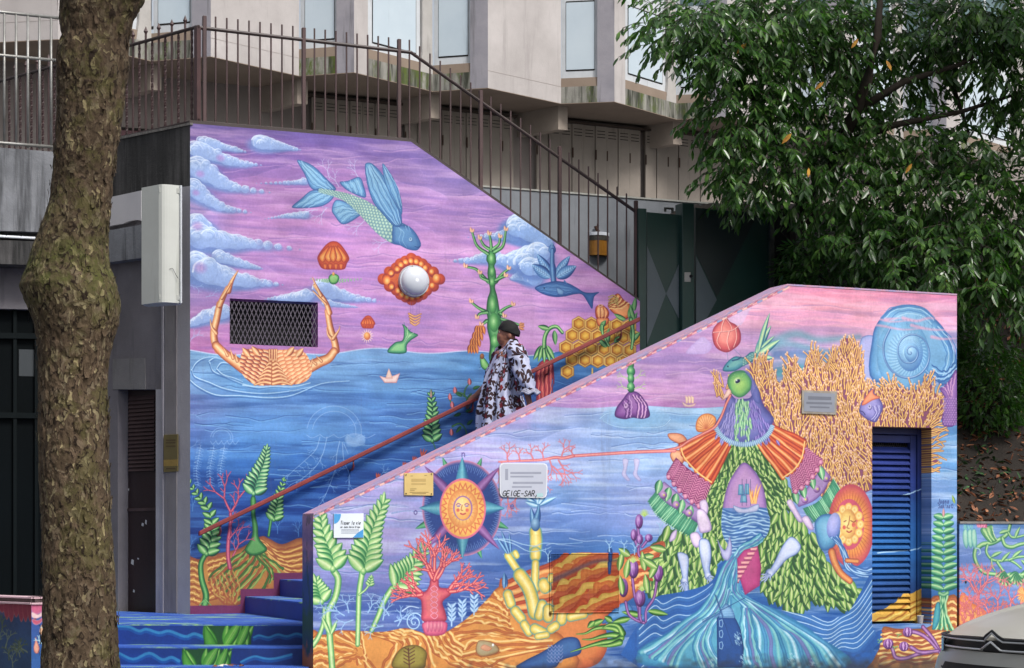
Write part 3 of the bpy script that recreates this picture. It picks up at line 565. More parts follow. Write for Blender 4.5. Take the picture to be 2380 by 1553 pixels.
    for gy in range(900, 2150, 36):
        for gx in range(450, 1800, 21): rows.append((gx + c.rd.uniform(-8, 8), gy + c.rd.uniform(-12, 12)))
    nz = np.random.default_rng(4).random((12, 12)) * 2 - 1
    for x, y in rows:
        q = c.px([[x, y]])[0].astype(int)
        if not (0 <= q[0] < c.W and 0 <= q[1] < c.H) or cl[q[1], q[0]] < .5: continue
        i, j = (x - 450) / 130, (y - 850) / 130
        n_ = nz[int(j) % 12, int(i) % 12] * (1 - i % 1) + nz[int(j) % 12, (int(i) + 1) % 12] * (i % 1)
        a = 92 + n_ * 26 + (30 if x > 1650 and y > 1350 else 0) * -1.6
        if y > 1500 and x > 1000: a += (x - 1000) * .12
        wav(x, y, a, c.rd.uniform(70, 100), 5.6, 20)
    for x, y, a in ((470, 1060, 85), (520, 1040, 95), (740, 1060, 95), (870, 1000, 100), (905, 1000, 80), (960, 1040, 70), (1020, 980, 92), (1080, 930, 95), (1110, 920, 75), (1170, 970, 88), (1190, 990, 84), (1650, 1170, 70), (280, 1180, 80), (240, 1160, 115), (200, 1150, 105), (250, 1240, 120), (290, 1230, 70), (215, 1220, 100)):
        for k in range(3): wav(x + k * 9, y + c.rd.uniform(-8, 14), a + c.rd.uniform(-8, 8), 96, 4.4, 14)
    for k in range(22):
        y = 1440 + k * 15; wav(1690, y, c.rd.uniform(-18, 14) + 8, c.rd.uniform(50, 110) * (1.2 if k < 14 else .8), 5, 20, False)
    # red-nosed fish, purple tail
    c.blob('1280,1175 1305,1210 1345,1255 1365,1310 1340,1370 1310,1412 1250,1390 1205,1350 1198,1325 1215,1270 1250,1240', ('443c84', '7c78c0', 'b0a8e0'), 40); c.blob('1215,1290 1240,1240 1290,1180 1300,1215 1345,1240 1290,1260 1240,1290', ('a84844', 'e88058', 'f4b080'), 16)
    c.ball(1272, 1307, 14, 16, ('343070', 'd0c8f0', '24245c')); c.tube('1203,1332 1225,1340 1240,1360', 3, '383470'); c.hatch('1290,1300 1310,1350 1280,1390', '1350,1290 1345,1340 1310,1400', 5, 2, ('5854a0', 'c8c4f0'), 2)
    c.blob('1875,1060 1830,1110 1790,1160 1755,1180 1790,1240 1800,1300 1770,1380 1790,1440 1875,1400', ('5c3484', '9464b4', 'c090d0'), 40)
    for j in range(12):
        for i in range(6): c.ball(1785 + i * 17 + (j % 2) * 8, 1250 + j * 16, 9, 8, ('6c4494', 'c89cd8'), alpha=.85)
    c.hatch('1760,1180 1790,1190 1820,1240', '1870,1075 1850,1150 1840,1230', 8, 3, ('7c4c9c', 'd8a0cc'), 2)
    # ---- bird figure
    c.zoom(*ZR['B4'])
    c.blob('375,560 385,510 420,475 470,470 510,500 500,560 440,590 390,590', ('b05030', 'f09850', 'f8c890'), 22)
    for a in range(10, 190, 16): c.tube([[445, 570], [445 + 62 * math.cos(math.radians(a)), 570 - 90 * math.sin(math.radians(a))]], 1.8, 'c86040', alpha=.8)
    c.blob('190,605 240,598 290,610 320,650 300,690 250,665 205,640', ('8c3c30', 'e08860', 'f4bc94'), 18); c.blob('205,740 240,710 300,730 290,800 230,795', ('8c3c30', 'e89468', 'f8cca0'), 22)
    # leafy robe bodies (mid green behind the leaves)
    def leafmass(P, n, L, w, ang, cols=LF, back='3c6c38'):
        c.flat(P, back, n=3); m = c.mask(P, True, 3); ks = np.argwhere(m[3] > .5)
        pts = ks[c.rng.choice(len(ks), min(n * 6, len(ks)), replace=False)]
        sel = []
        inv = []
        for yy, xx in pts:
            if all((yy - a) ** 2 + (xx - b) ** 2 > (L * c.k * .30) ** 2 for a, b in sel):
                sel.append((yy, xx))
            if len(sel) >= n: break
        sel.sort(key=lambda q: -q[0])
        k = c.k; y0 = m[0][0].start; x0 = m[0][1].start
        # canvas pixel back to zoom coordinates by a local linear fit
        A = c.px([[0, 0], [1000, 0], [0, 1000], [1000, 1000]])
        for yy, xx in sel:
            X, Yv = xx + x0, yy + y0; zx, zy = 500., 500.
            for _ in range(6):
                q = c.px([[zx, zy]])[0]; zx += (X - q[0]) / k; zy += (Yv - q[1]) / k
            a = ang(zx, zy) + c.rd.gauss(0, 11); l = L * c.rd.uniform(.8, 1.2)
            zx -= math.cos(math.radians(a)) * l * .5; zy += math.sin(math.radians(a)) * l * .5
            c.leaf(zx, zy, a, l + 4, w + 3, ('2c5430',) * 2, curve=.1); c.leaf(zx, zy, a, l, w, cols, curve=c.rd.choice((-.12, .12)), vein='e0ecac')
    for P, n in (('600,680 660,650 780,650 880,760 960,900 1010,1020 990,1090 930,1170 870,1140 820,980 800,880 700,800 640,860 600,940 570,1040 550,1200 570,1290 500,1330 440,1290 450,1120 470,940 540,780', 190),):
        leafmass(P, n, 62, 17, lambda x, y: 270 + (22 if x > 720 else -18))
    leafmass('170,1240 260,1260 330,1280 420,1310 560,1320 590,1400 520,1470 480,1553 440,1600 300,1700 200,1700 60,1640 90,1553 20,1500 80,1400', 120, 96, 24, lambda x, y: 262 + (x - 350) * .05)
    leafmass('860,1200 930,1150 1040,1180 1120,1260 1200,1340 1230,1440 1290,1520 1400,1600 1520,1690 1480,1760 1300,1740 1160,1700 1040,1780 900,1700 840,1640 800,1450 820,1330', 190, 92, 23, lambda x, y: 268 + (x - 1000) * .10)
    # water inside the arch
    arch = '690,795 740,820 800,900 830,980 850,1100 870,1200 840,1290 760,1340 700,1400 620,1420 590,1340 560,1290 545,1200 560,1060 590,940 640,850'
    c.blob(arch, ('6c4c94', 'a87cc0', 'c898cc'), 50)
    am = c.mask(arch); cl2 = np.zeros((c.H, c.W), np.float32); cl2[am[0]] = am[3]; c.clip = cl2
    c.flat('530,1095 900,1095 900,1450 530,1450', '5c84c4', False); c.hatch('540,1100 640,1130 760,1095 880,1120', '540,1400 640,1390 760,1380 880,1400', 26, 5, (('24509c', '3c74b8'), ('6ca4d8', 'b8d8f0')), 4)
    c.clip = None
    c.blob('625,1080 700,1100 790,1070 780,1120 660,1130', ('4c70ac', 'b0b8e0', 'e0dcf0'), 14)
    for x, y, w, h in ((682, 940, 26, 70), (720, 935, 22, 72), (700, 1010, 30, 50)): c.blob([[x - w, y + h], [x - w * .8, y], [x + w * .4, y], [x + w * .6, y + h]], ('2c68a0', '5ca0c8', 'a0d0e0'), 12, False)
    for x in (684, 712, 740): c.tube([[x, 905], [x, 1080]], 1.5, '405078')
    for k in range(9): c.leaf(745 + k * 4, 1070, c.rd.uniform(60, 120), c.rd.uniform(60, 130), 7, ('e07030', 'f8b050', 'fce0a0'), curve=.2)
    # fringes: green, petals, purple scales, orange skirts (left then right)
    def fringe(A, B, n, w, cols): c.hatch(A, B, n, w, cols, 1.5)
    GF = (('1c5c48', '3c9474'), ('5cb484', 'b0e4b4'), ('2c7c60', '8ccc9c'))
    def quad(A, B, cols, w):
        P = np.vstack([spline(pp(A), False, 5), spline(pp(B), False, 5)[::-1]]); c.blob(P, cols, w, False)
    def across(A, B, n, w, cols, jit=1.0, curve=0):
        A = spline(pp(A), False, 8); B = spline(pp(B), False, 8)
        for i in range(n):
            f = i / (n - 1); a = A[int(f * (len(A) - 1))]; b = B[int(f * (len(B) - 1))]
            m1 = a * .66 + b * .34 + c.rng.normal(0, jit, 2); m2 = a * .33 + b * .67 + c.rng.normal(0, jit, 2) + [curve, 0]
            c.tube([a, m1, m2, b], w, cols[i % len(cols)], w * 1.3, n=3)
    quad('110,990 200,1060 300,1130 400,1190', '62,1050 120,1140 220,1220 350,1290', ('1c6050', '3c9c78', '80cc9c'), 30); across('110,990 200,1060 300,1130 400,1190', '60,1055 120,1150 220,1230 350,1300', 60, 2.6, (('1c5c48', '4ca47c'), ('6cbc8c', 'c8f0c4')))
    quad('1090,1100 1180,1060 1240,990 1290,900', '1160,1190 1230,1150 1290,1090 1340,980', ('1c6050', '3c9c78', '80cc9c'), 30); across('1090,1100 1180,1060 1240,990 1290,900', '1150,1195 1240,1150 1290,1090 1340,985', 56, 2.6, (('1c5c48', '4ca47c'), ('6cbc8c', 'c8f0c4')))
    quad('165,920 250,990 330,1060 410,1090', '105,985 190,1070 290,1130 385,1195', ('5c3c84', '9474b4', 'c4a4d4'), 20); quad('1010,1010 1080,1000 1160,900 1210,810', '1060,1090 1160,1050 1230,980 1275,890', ('5c3c84', '9474b4', 'c4a4d4'), 20)
    for x, y in ((140, 950), (200, 1000), (290, 1080), (250, 1040), (345, 1120)): c.leaf(x, y - 40, 255, 84, 26, ('1c5c40', '5cac78', 'c0e8b0'), vein='e8f4c8')
    for x, y in ((160, 1010), (245, 1075), (330, 1130), (1100, 1040), (1180, 970), (1240, 900)): c.ball(x, y, 24, 22, ('5c3474', 'a878b8', 'd8b0dc')); c.ball(x + 5, y, 7, 7, ('b0a040', 'f4eca0'))
    for x, y in ((1030, 1000), (1080, 960), (1140, 900), (1200, 840)): c.leaf(x, y - 20, 285, 84, 26, ('1c5c40', '5cac78', 'c0e8b0'), vein='e8f4c8')
    PS = ('6c1c54', 'b04c84', 'e090b4')
    quad('245,760 320,830 400,880 480,920', '180,870 250,960 330,1040 420,1100', PS, 40); quad('1000,860 1050,790 1080,740 1095,690', '1020,1000 1100,950 1170,870 1220,770', PS, 40)
    for A, B, n in (('245,760 320,830 400,880 480,920', '180,870 250,960 330,1040 420,1100', 6), ('1000,880 1050,790 1080,740 1095,690', '1020,1000 1100,950 1170,870 1220,770', 6)):
        A = spline(pp(A), False, 8); B = spline(pp(B), False, 8)
        for i in range(n):
            f = (i + .5) / n; a = A[int(f * (len(A) - 1))]; b = B[int(f * (len(B) - 1))]; d = b - a; L = math.hypot(*d); an = math.degrees(math.atan2(-d[1], d[0]))
            for t in np.linspace(.02, .86, 9):
                for sg in (-1, 1): c.leaf(*(a + d * t), an + sg * 40, L * .22, 6.5, ('5c1848', 'b8588c', 'eca4bc'), curve=-sg * .2)
            c.tube([a, b], 3, ('6c1c54', 'e898b8'))
            c.ball(*b, 15, 15, ('7c2c60', 'd880a8', 'f0b8c8'))
    OS = ('9c2c24', 'dc5030', 'f07840', 'fca860')
    quad('500,590 540,610 570,660 600,690', '275,680 290,760 380,850 480,920', OS, 60); across('495,590 535,600 570,650 600,690', '275,680 300,760 390,860 480,925', 9, 11, (('8c2424', 'c4402c', 'e86838'), ('b43828', 'f08040', 'fcc080')), 3)
    quad('860,530 850,590 820,640 780,660', '1100,655 1090,740 1030,830 960,895', OS, 60); across('870,540 850,590 820,640 785,660', '1100,655 1080,760 1030,840 955,895', 10, 11, (('8c2424', 'c4402c', 'e86838'), ('b43828', 'f08040', 'fcc080')), 3)
    for P in ('275,680 300,760 390,860 480,925', '1100,655 1080,760 1030,840 955,895'): c.tube(P, 5, ('f0a050', 'fcdc90'))
    # neck feathers and head
    c.blob('590,330 640,370 690,370 740,360 780,290 820,400 880,480 895,510 860,580 830,640 780,670 720,680 650,680 590,660 530,610 498,560 520,510 560,440', ('3c3c84', '6468b4', '9488c8'), 70)
    for k in range(170):
        y = 380 + 280 * c.rd.random(); hw = 40 + (y - 340) * .55; x = 700 + c.rd.uniform(-hw, hw); mid = abs(x - 690) < 40 + (y - 380) * .1
        a = 270 + (x - 690) * .16
        c.leaf(x, y - 14, a, 42, 9, ('2c6c5c', '7cc08c', 'c4ecac') if mid else (('44488c', '7c7cc8', 'b8a8e0') if x < 700 else ('443c8c', '6c5cb8', 'a890d4')), vein='dce8c8' if mid else 'a8a4dc')
    for k in range(40):
        a = math.radians(12 + k * 4.0); x, y = 697 + 190 * math.cos(a), 520 + 150 * math.sin(a); c.leaf(x - 14 * math.cos(a), y - 14 * math.sin(a), -math.degrees(a), 34, 9, ('4464a4', '7ca0d0', 'b8dce0'))
    c.blob('585,260 595,220 630,190 690,182 735,215 750,270 740,310 700,350 660,362 620,340 600,310', ('2c6c54', '64ac60', 'a0d46c', 'c8e88c'), 70, light=(-.2, .4)); c.blob('700,190 740,210 770,260 800,330 800,400 760,380 740,310 745,250', ('3c4c90', '5c64b0', '7c7cc4'), 20, alpha=.8)
    for k in range(26): c.leaf(600 + c.rd.uniform(0, 110), 200 + c.rd.uniform(0, 50), 200 + c.rd.uniform(-20, 20), 14, 3, ('3c8c58', 'b0e080'), alpha=.8)
    c.ball(654, 252, 27, 21, ('8cc060', 'e8f4c0'), alpha=.8, rot=30); c.ball(655, 254, 17, 10, ('24405c', '24405c'), rot=30); c.ball(655, 254, 14, 8, ('14143c', '2c3468')); c.ball(648, 249, 4, 4, ('ffffff', 'ffffff'))
    c.blob('600,305 612,325 600,350 575,370 555,380 548,378 570,335 585,310', ('a06868', 'e0b0a0', 'f8e0d0'), 12)
    c.tube('605,350 580,400 565,440 540,500 500,560 430,600 330,650 270,690 180,712 90,722 -20,720', 8, ('9c3848', 'e07068', 'f8a898'), 7)
    # pale petals, arms, jug, sun
    for P in ('400,1060 440,1040 460,1090 450,1140 420,1130', '380,1120 430,1110 470,1180 480,1240 440,1260 400,1250', '980,1060 1010,1040 1050,1110 1090,1180 1060,1190 1020,1130', '1080,1170 1120,1150 1160,1230 1130,1240', '215,1265 250,1240 240,1300 200,1320', '340,1270 390,1260 420,1330 380,1360 350,1330'): c.blob(P, ('8470a8', 'd4bce0', 'f0e0f4'), 20)
    AR = ('3c5498', '98acdc', 'c4d0f0', 'd8dcf8')
    for P in ('255,1395 310,1400 330,1440 325,1553 330,1650 300,1660 285,1560 270,1480', '400,1310 460,1310 480,1400 470,1500 480,1560 440,1553 405,1420', '1000,1290 1040,1300 1075,1350 1050,1400 980,1440 920,1510 880,1553 850,1540 900,1450 950,1350'): c.blob(P, AR, 26)
    c.zoom(*ZR['B6'])
    def hand(x, y, ang, s):
        c.ball(x, y, 34 * s, 30 * s, AR, rot=ang)
        for k, (da, L) in enumerate(((-34, 62), (-14, 88), (2, 92), (18, 84), (55, 58))):
            a = math.radians(ang + da); c.tube([[x + 16 * s * math.cos(a), y - 16 * s * math.sin(a)], [x + .6 * L * s * math.cos(a), y - .6 * L * s * math.sin(a)], [x + L * s * math.cos(a - .15), y - L * s * math.sin(a - .15)]], 8.5 * s, AR[:3], 5 * s)
    hand(425, 640, 268, 1); hand(655, 590, 305, 1); hand(1240, 560, 232, 1.15)
    c.zoom(*ZR['B4'])
    c.ball(1410, 1215, 160, 245, ('c0405c', 'f09048', 'fcc868', 'fce090'), light=(0, 0), k=0)
    for a in range(0, 360, 8): c.tube([[1395 + q * 1.0 * math.cos(math.radians(a)), 1210 + q * 1.52 * math.sin(math.radians(a + j))] for j, q in enumerate((104, 130, 152))], 1.6, 'b84c34', alpha=.8)
    c.ball(1395, 1205, 104, 150, ('d8506c', 'e0607c', 'e8708c'), light=(0, 0), k=0)
    for a in range(0, 360, 30): c.ball(1392 + 78 * math.cos(math.radians(a)), 1205 + 112 * math.sin(math.radians(a)), 27, 28, ('c85c34', 'f8b858', 'fce89c', 'f8b858'), light=(0, 0))
    c.ball(1390, 1202, 56, 88, ('d07840', 'fad070', 'fce898'), light=(-.3, 0)); c.tube('1400,1150 1392,1200 1380,1225 1395,1232', 3, 'b06038'); c.tube('1405,1180 1425,1190 1440,1180', 3, '985038'); c.tube('1375,1180 1360,1188', 3, '985038'); c.tube('1380,1250 1395,1258 1412,1248', 4, 'c04440'); c.ball(1425, 1208, 14, 14, ('e87058', 'e06050')); c.ball(1362, 1225, 12, 12, ('e87058', 'e06050'))
    c.blob('1165,1200 1200,1150 1260,1135 1310,1160 1335,1250 1310,1330 1270,1370 1220,1378 1190,1340 1175,1280', ('2c5c9c', '5ca4d0', '94ccec'), 60); c.ball(1292, 1215, 46, 78, ('5c74c0', '9ca4e4', 'b8b8f0'), rot=-12); c.ball(1290, 1205, 50, 84, ('3c64a8', '3c64a8'), alpha=0)
    c.hatch('1270,1290 1320,1340 1350,1420 1380,1500 1460,1553 1560,1553', '1320,1285 1360,1350 1390,1430 1430,1480 1500,1500 1560,1490', 9, 5, (('24509c', '3c70b8'), ('6ca4dc', 'c0e0f8')), 3)
    c.tube('1280,1390 1300,1460 1340,1530 1400,1580', 26, ('8c3c3c', 'e08048', 'f0a860'), 20); c.tube('1380,1445 1450,1450', 14, ('8c3c3c', 'e08048', 'f0a860'))
    # ---- lower right: streams and waves
    c.zoom(*ZR['B6'])
    base_ = '130,800 400,740 620,680 720,600 760,480 900,380 960,300 1150,180 1180,260 980,400 960,620 1010,760 1300,900 1900,980 2080,800 2230,560 2230,1080 2330,1100 2330,1200 2230,1290 2200,1460 0,1460 0,1040 60,980'
    bm = c.mask(base_, True, 3); cl3 = np.zeros((c.H, c.W), np.float32); cl3[bm[0]] = bm[3]; c.clip = cl3
    c.flat(base_, '2058ac', n=3)
    for k in range(8):
        y = 800 + k * 82 + c.rd.uniform(-12, 12); u = c.rng.uniform(-16, 16, 7); P = [[0, y + 170 - k * 6 + u[0]], [140, y + 20 + u[1]], [230, y + 60 + u[2]], [360, y + 10 + u[3]], [480, y + 20 + u[4]], [620, y - 60 + u[5]], [700, y - 120]]
        c.tube(pp(P) + [0, 16], 30, ('1c4894', '2460b0', '1c4894'), 18, alpha=.7, soft=12); c.tube(pp(P) + [0, -10], 16, '4c8cd0', 10, alpha=.5, soft=12); c.tube(pp(P) + [0, -24], 4.5, ('6ca4dc', 'd8ecfc'), 3)
    for k in range(9):
        o = k * 90 + c.rd.uniform(-14, 14)
        P = [[1020 + o * .1, 740 + o * .75], [1200, 860 + o * .7], [1400, 930 + o * .72], [1600, 1000 + o * .62], [1800, 1090 + o * .45], [1930, 1200 + o * .3 - 180 + k * 12], [2080, 1130 + o * .4 - 220 + k * 18], [2240, 920 + o * .5 - 260 + k * 20]]
        P = [[x, y - 40] for x, y in P]
        c.tube(pp(P) + [0, 20], 34, ('1c4894', '2460b4', '1c4894'), 26, alpha=.7, soft=14); c.tube(pp(P) + [0, -8], 20, '5094d8', 14, alpha=.5, soft=14); c.tube(pp(P) + [0, -26], 4.5, ('6ca8e0', 'dceefc'), 4)
    TQ = (('2468a0', '3c90b8'), ('4ca8c0', '84c8d4'), ('6cb8d4', 'c0e4f4'), ('2c74ac', '4c9ccc'), ('5c64a8', '6c80bc'), ('54acb8', '84c8cc'))
    c.blob('920,380 1000,420 960,620 1010,760 1300,900 1700,1150 1960,1460 200,1460 0,1300 300,1110 600,900 720,720 800,520', ('2470a8', '4498bc', '5caccc'), 120)
    c.hatch('900,380 800,520 720,700 600,900 400,1050 200,1200 0,1300', '960,420 900,560 860,740 760,960 560,1150 420,1300 360,1460', 14, 13, TQ, 5, w1=17)
    c.hatch('940,400 900,600 880,740 1000,900 1060,1100 1040,1460', '990,420 960,620 990,760 1200,880 1500,1060 1800,1250 1960,1450', 16, 13, TQ, 6, w1=19)
    c.hatch('860,700 780,900 640,1050 520,1240 560,1460', '880,780 860,900 720,1050 680,1240 820,1440', 10, 10, TQ, 5, w1=12)
    c.hatch('980,900 960,1060 940,1200 990,1420', '1050,900 1100,1100 1140,1300 1200,1450', 7, 11, TQ, 5, w1=13)
    c.hatch('1150,180 1080,240 960,300 900,380', '1190,240 1130,290 1000,360 950,430', 8, 7, TQ, 3)
    c.clip = None
    c.blob('740,990 770,960 910,980 930,1010 970,1100 1000,1280 985,1460 745,1460', ('122c64', '1c4488', '24509c'), 40, False); c.blob('760,960 790,890 830,850 880,890 910,960 900,990 770,985', ('244c8c', '4c84bc', '8cbce0'), 24)
    for k in range(6): c.tube([[765, 900 + k * 16], [905, 905 + k * 16]], 2, 'a8d0ec', alpha=.6)
    for A, B in (('720,760', '890,1250'), ('600,1010', '1010,795')): a, b = pp(A)[0], pp(B)[0]; c.tube([a, b], 2.5, '1c3c78'); c.tube([a + [10, 14], b * .4 + a * .6 + [10, 14]], 8, '2c548c', alpha=.7)
    for y in (1040, 1140, 1250): c.tube([[765, y - 25], [790, y - 35], [800, y], [790, y + 35], [768, y + 28], [765, y - 25]], 3, '8cb8e0', smooth=False)
    for x, y, n in ((940, 1180, 34), (985, 1400, 16), (700, 1430, 22), (1450, 1380, 26), (1650, 1420, 26)):
        for k in range(n): a = c.rd.uniform(0, 6.28); r = c.rd.uniform(0, 40); c.tube([[x + r * math.cos(a), y + 1.6 * r * math.sin(a)], [x + r * math.cos(a) + 10, y + 1.6 * r * math.sin(a) + 10]], 3, 'a8d4e8', alpha=.7)
    # crescent and little stair
    c.blob('745,235 770,330 800,420 850,440 880,380 885,300 862,215 840,300 815,340 780,300', ('6c6cb0', 'b4b4e4', 'dcdcf8'), 30)
    c.blob('1130,300 1165,500 1150,680 1010,770 975,660 940,560 935,420 1000,340', ('9c2c6c', 'c03c80', 'cc5490'), 50, False)
    for k in range(8):
        y = 320 + k * 43; x0 = 1080 - k * 20 if k < 5 else 960; x0 = max(938, 1060 - k * 30); x1 = 1132 - k * 24
        c.blob([[x0, y], [x1, y - 6], [x1 - 14, y + 24], [x0 + 2, y + 24]], ('b0506c', 'f0a0a4', 'fcc8c0'), 10, False); c.tube([[x0, y + 30], [x1 - 12, y + 30]], 4, '8c3464')
    # ---- right strip: door surround and pillar plant
    c.zoom(*ZR['B5'])
    sandR = '290,1245 520,1165 640,1130 720,1135 790,1150 800,1330 720,1440 660,1553 300,1553 320,1440 350,1400 357,1320'
    c.blob('355,1310 450,1320 640,1300 640,1140 720,1130 800,1160 800,1600 280,1600 300,1500 350,1400', ('8c4a2c', 'cc7c3c', 'e09c4c'), 80)
    c.hatch('350,1340 450,1330 560,1350 720,1330', '330,1540 450,1520 600,1530 720,1480', 15, 6, (('8c3c34', 'c06438'), ('e8a850', 'f8dc94')), 5); c.hatch('645,1150 680,1140 700,1150', '645,1310 680,1300 700,1310', 9, 6, (('9c4434', 'cc7038'), ('e8a850', 'f8dc94')), 3); c.hatch('740,1150 765,1140 790,1160', '740,1310 765,1300 790,1310', 9, 6, (('9c4434', 'cc7038'), ('e8a850', 'f8dc94')), 3)
    for P in ('590,1310 650,1380 690,1450', '500,1335 560,1345 620,1380 690,1460', '410,1440 430,1490 490,1495 560,1470 640,1460', '520,1430 580,1460 680,1450'): c.tube(P, 11, ('4c2454', '9458a4', 'c898d0'), 9)
    for x, y, r in ((500, 1340, 28), (385, 1410, 30), (478, 1425, 28)): c.ball(x, y, r, r * .85, ('4c2460', '9458a8', 'd0a0d8')); c.hatch([[x - 12, y - 20], [x - 16, y], [x - 10, y + 18]], [[x + 14, y - 20], [x + 18, y], [x + 12, y + 18]], 4, 2, ('5c2c70', 'd8b0e0'), 1)
    for x, y in ((462, 1352), (350, 1385), (440, 1425)): c.coral(x, y, 200, 14, 3, ('4c9050', 'a8d880'), 3, 40)
    for k in range(11):
        y = 1085 - k * 42; L = 92 - k * 3.4
        for sg in (-1, 1): c.leaf(712, y + 8, 90 - sg * 62, L, 17, ('1c5c54', '2c8c68'), curve=sg * .28); c.leaf(712, y, 90 - sg * 60, L, 15, ('2c7c5c', '5cb07c', 'c4ecac'), curve=sg * .3)
    c.leaf(712, 660, 90, 44, 8, ('a06c80', 'e8a8a0'))
    c.hatch('690,1110 695,1200 670,1290 650,1320', '735,1110 725,1200 750,1290 770,1330', 8, 6, (('1c6c54', '3c9c70'), ('7ccc90', 'd0f0b8')), 2); c.tube('688,1110 712,1120 736,1108', 10, ('2c7c5c', 'a8dca0'))
    c.blob('665,1180 690,1170 690,1260 665,1320 645,1310', ('1c6c84', '3c9cac', '74c8c8'), 20)
    c.text('Juana', 676, 553, 26, '24306c', 1.4, .15, sx=.62); c.text('Sabina', 680, 583, 24, '24306c', 1.4, .15, sx=.58); c.text('O.', 757, 583, 24, '24306c', 1.4, sx=.7)
    c.leaf(778, 580, 110, 44, 8, ('2c6c44', 'c8d860'))
    # ---- left half
    c.zoom(*ZR['B2'])
    # tall cactus fish rising from the sea
    c.zoom(*ZR['A3'])
    for r in (1, .78, .56): c.ball(1380, 1380, 250 * r, 78 * r, ('a8d0f0', '78acdc', '84b4e4'), alpha=.5, light=(0, 0))
    for q in (0, 1): c.tube('1130,1385 1180,1350 1260,1345' if q else '1620,1390 1560,1440 1400,1450 1240,1440 1150,1400', 5, ('4880c4', 'd4ecfc'), 3)
    c.blob('1235,1370 1245,1310 1290,1250 1320,1210 1350,1195 1400,1210 1440,1260 1465,1310 1475,1370 1420,1388 1360,1380 1300,1390', ('3c1c5c', '7c4494', 'a878b8'), 44); c.hatch('1350,1220 1390,1290 1380,1380', '1420,1240 1460,1300 1450,1380', 7, 4, ('5c2c78', 'd8a8d4'), 2); c.hatch('1280,1280 1310,1330 1300,1380', '1330,1230 1350,1300 1340,1380', 4, 3, ('4c2468', 'c094cc'), 3); c.ball(1312, 1300, 16, 20, ('4c2468', 'd8b0dc', '3c1c54'))
    for y, r in ((1010, 22), (1060, 30), (1110, 24), (1170, 28)): c.ball(1345, y, r, 34, ('143c34', '3c8c54', 'a0d890'))
    for x, y, a in ((1320, 1110, 150), (1370, 1110, 30), (1325, 1180, 160), (1370, 1180, 20)): c.coral(x, y, a, 38, 4, ('7c9c70', 'd8dcb0'), 3, 34)
    c.blob('1700,1270 1740,1290 1790,1280 1800,1262 1780,1300 1720,1302', ('c08888', 'f4e0d0'), 8)
    for x in (1725, 1745, 1765): c.blob([[x, 1280], [x - 4, 1225], [x + 16, 1240], [x + 14, 1280]], ('e0a080', 'f8e8c8'), 6, False)
    c.zoom(*ZR['B2'])
    for P in ('500,130 900,105 1180,95', ): c.tube(P, 9, ('b0445c', 'e87878', 'f8a8a0'), 10)
    c.tube('500,130 430,145 380,140 300,155 220,160 100,165 0,170', 10, ('b0445c', 'e87878', 'f8a8a0'), 5)
    for x, y, a, L in ((420, 135, 75, 50), (500, 130, 120, 30), (300, 155, 100, 46), (340, 160, 290, 60), (400, 160, 300, 70), (230, 155, 110, 40), (140, 160, 100, 40), (60, 165, 100, 50), (20, 175, 250, 60), (130, 380, 250, 50), (60, 400, 270, 60), (330, 230, 250, 60), (360, 200, 320, 70), (20, 420, 240, 50)): c.coral(x, y, a, L, 5, ('c85068', 'f09490'), 4, 34)
    for x in (830, 905): c.blob([[x, 150], [x + 38, 155], [x + 30, 210], [x + 24, 250], [x + 50, 290], [x + 30, 298], [x - 6, 255], [x + 4, 210]], ('8c88c4', 'c8bce4', 'e0d0f0'), 16, alpha=.8)
    # orange reef, netted hatch, yellow fingers
    c.blob('0,1000 60,960 200,900 350,860 520,780 700,790 880,790 1000,740 1100,700 1110,760 1040,820 1000,900 1010,1000 900,1080 820,1140 720,1230 720,1440 560,1560 0,1560', ('a04430', 'd8703c', 'e8944c'), 70)
    c.hatch('60,970 200,910 360,850 520,800 640,790', '80,1180 300,1160 500,1140 700,1120 810,1100', 9, 11, (('9c3428', 'c85030'), ('f09850', 'f8c070')), 5)
    c.hatch('860,810 960,780 1100,720', '900,1020 960,980 1010,1000', 8, 9, (('9c3428', 'c85030'), ('f09850', 'f8c880')), 4)
    c.zoom(*ZR['B1'])
    fl = '80,1310 160,1330 260,1300 420,1305 560,1310 700,1285 780,1300 860,1325 940,1325 1020,1290 1110,1230 1200,1150 1270,1080 1320,1020 1370,1010 1420,1120 1560,1300 1756,1330 1756,1600 80,1600'
    c.blob(fl, ('a04c2c', 'd8843c', 'e8a04c'), 60)
    cm = c.mask(fl); cl4 = np.zeros((c.H, c.W), np.float32); cl4[cm[0]] = cm[3]; c.clip = cl4
    OR = (('a04828', 'c87038'), ('e8a850', 'f8d890'), ('c87834', 'e49848'))
    c.hatch('90,1350 130,1330 190,1340', '90,1560 140,1540 190,1560', 12, 7, OR, 4); c.hatch('240,1320 380,1400 340,1450 250,1480', '240,1560 340,1500 420,1480 520,1560', 13, 7, OR, 5); c.hatch('250,1310 400,1400 440,1450', '420,1310 430,1400 450,1500', 8, 6, OR, 4)
    c.hatch('430,1310 560,1350 640,1400 560,1553', '680,1290 760,1310 850,1350 900,1553', 14, 9, OR, 6); c.hatch('860,1340 900,1420 980,1500 1100,1560', '1010,1310 1080,1400 1300,1500 1500,1560', 14, 9, OR, 6)
    c.hatch('1020,1300 1150,1250 1300,1260 1420,1300', '1330,1030 1350,1060 1380,1100 1400,1140', 15, 8, OR, 5); c.hatch('1080,1360 1250,1330 1400,1350 1700,1400', '1040,1320 1200,1300 1400,1310 1560,1330', 7, 8, OR, 5); c.hatch('1100,1500 1250,1530 1400,1480 1700,1420', '1100,1420 1200,1360 1400,1380 1700,1370', 8, 8, OR, 5)
    c.clip = None
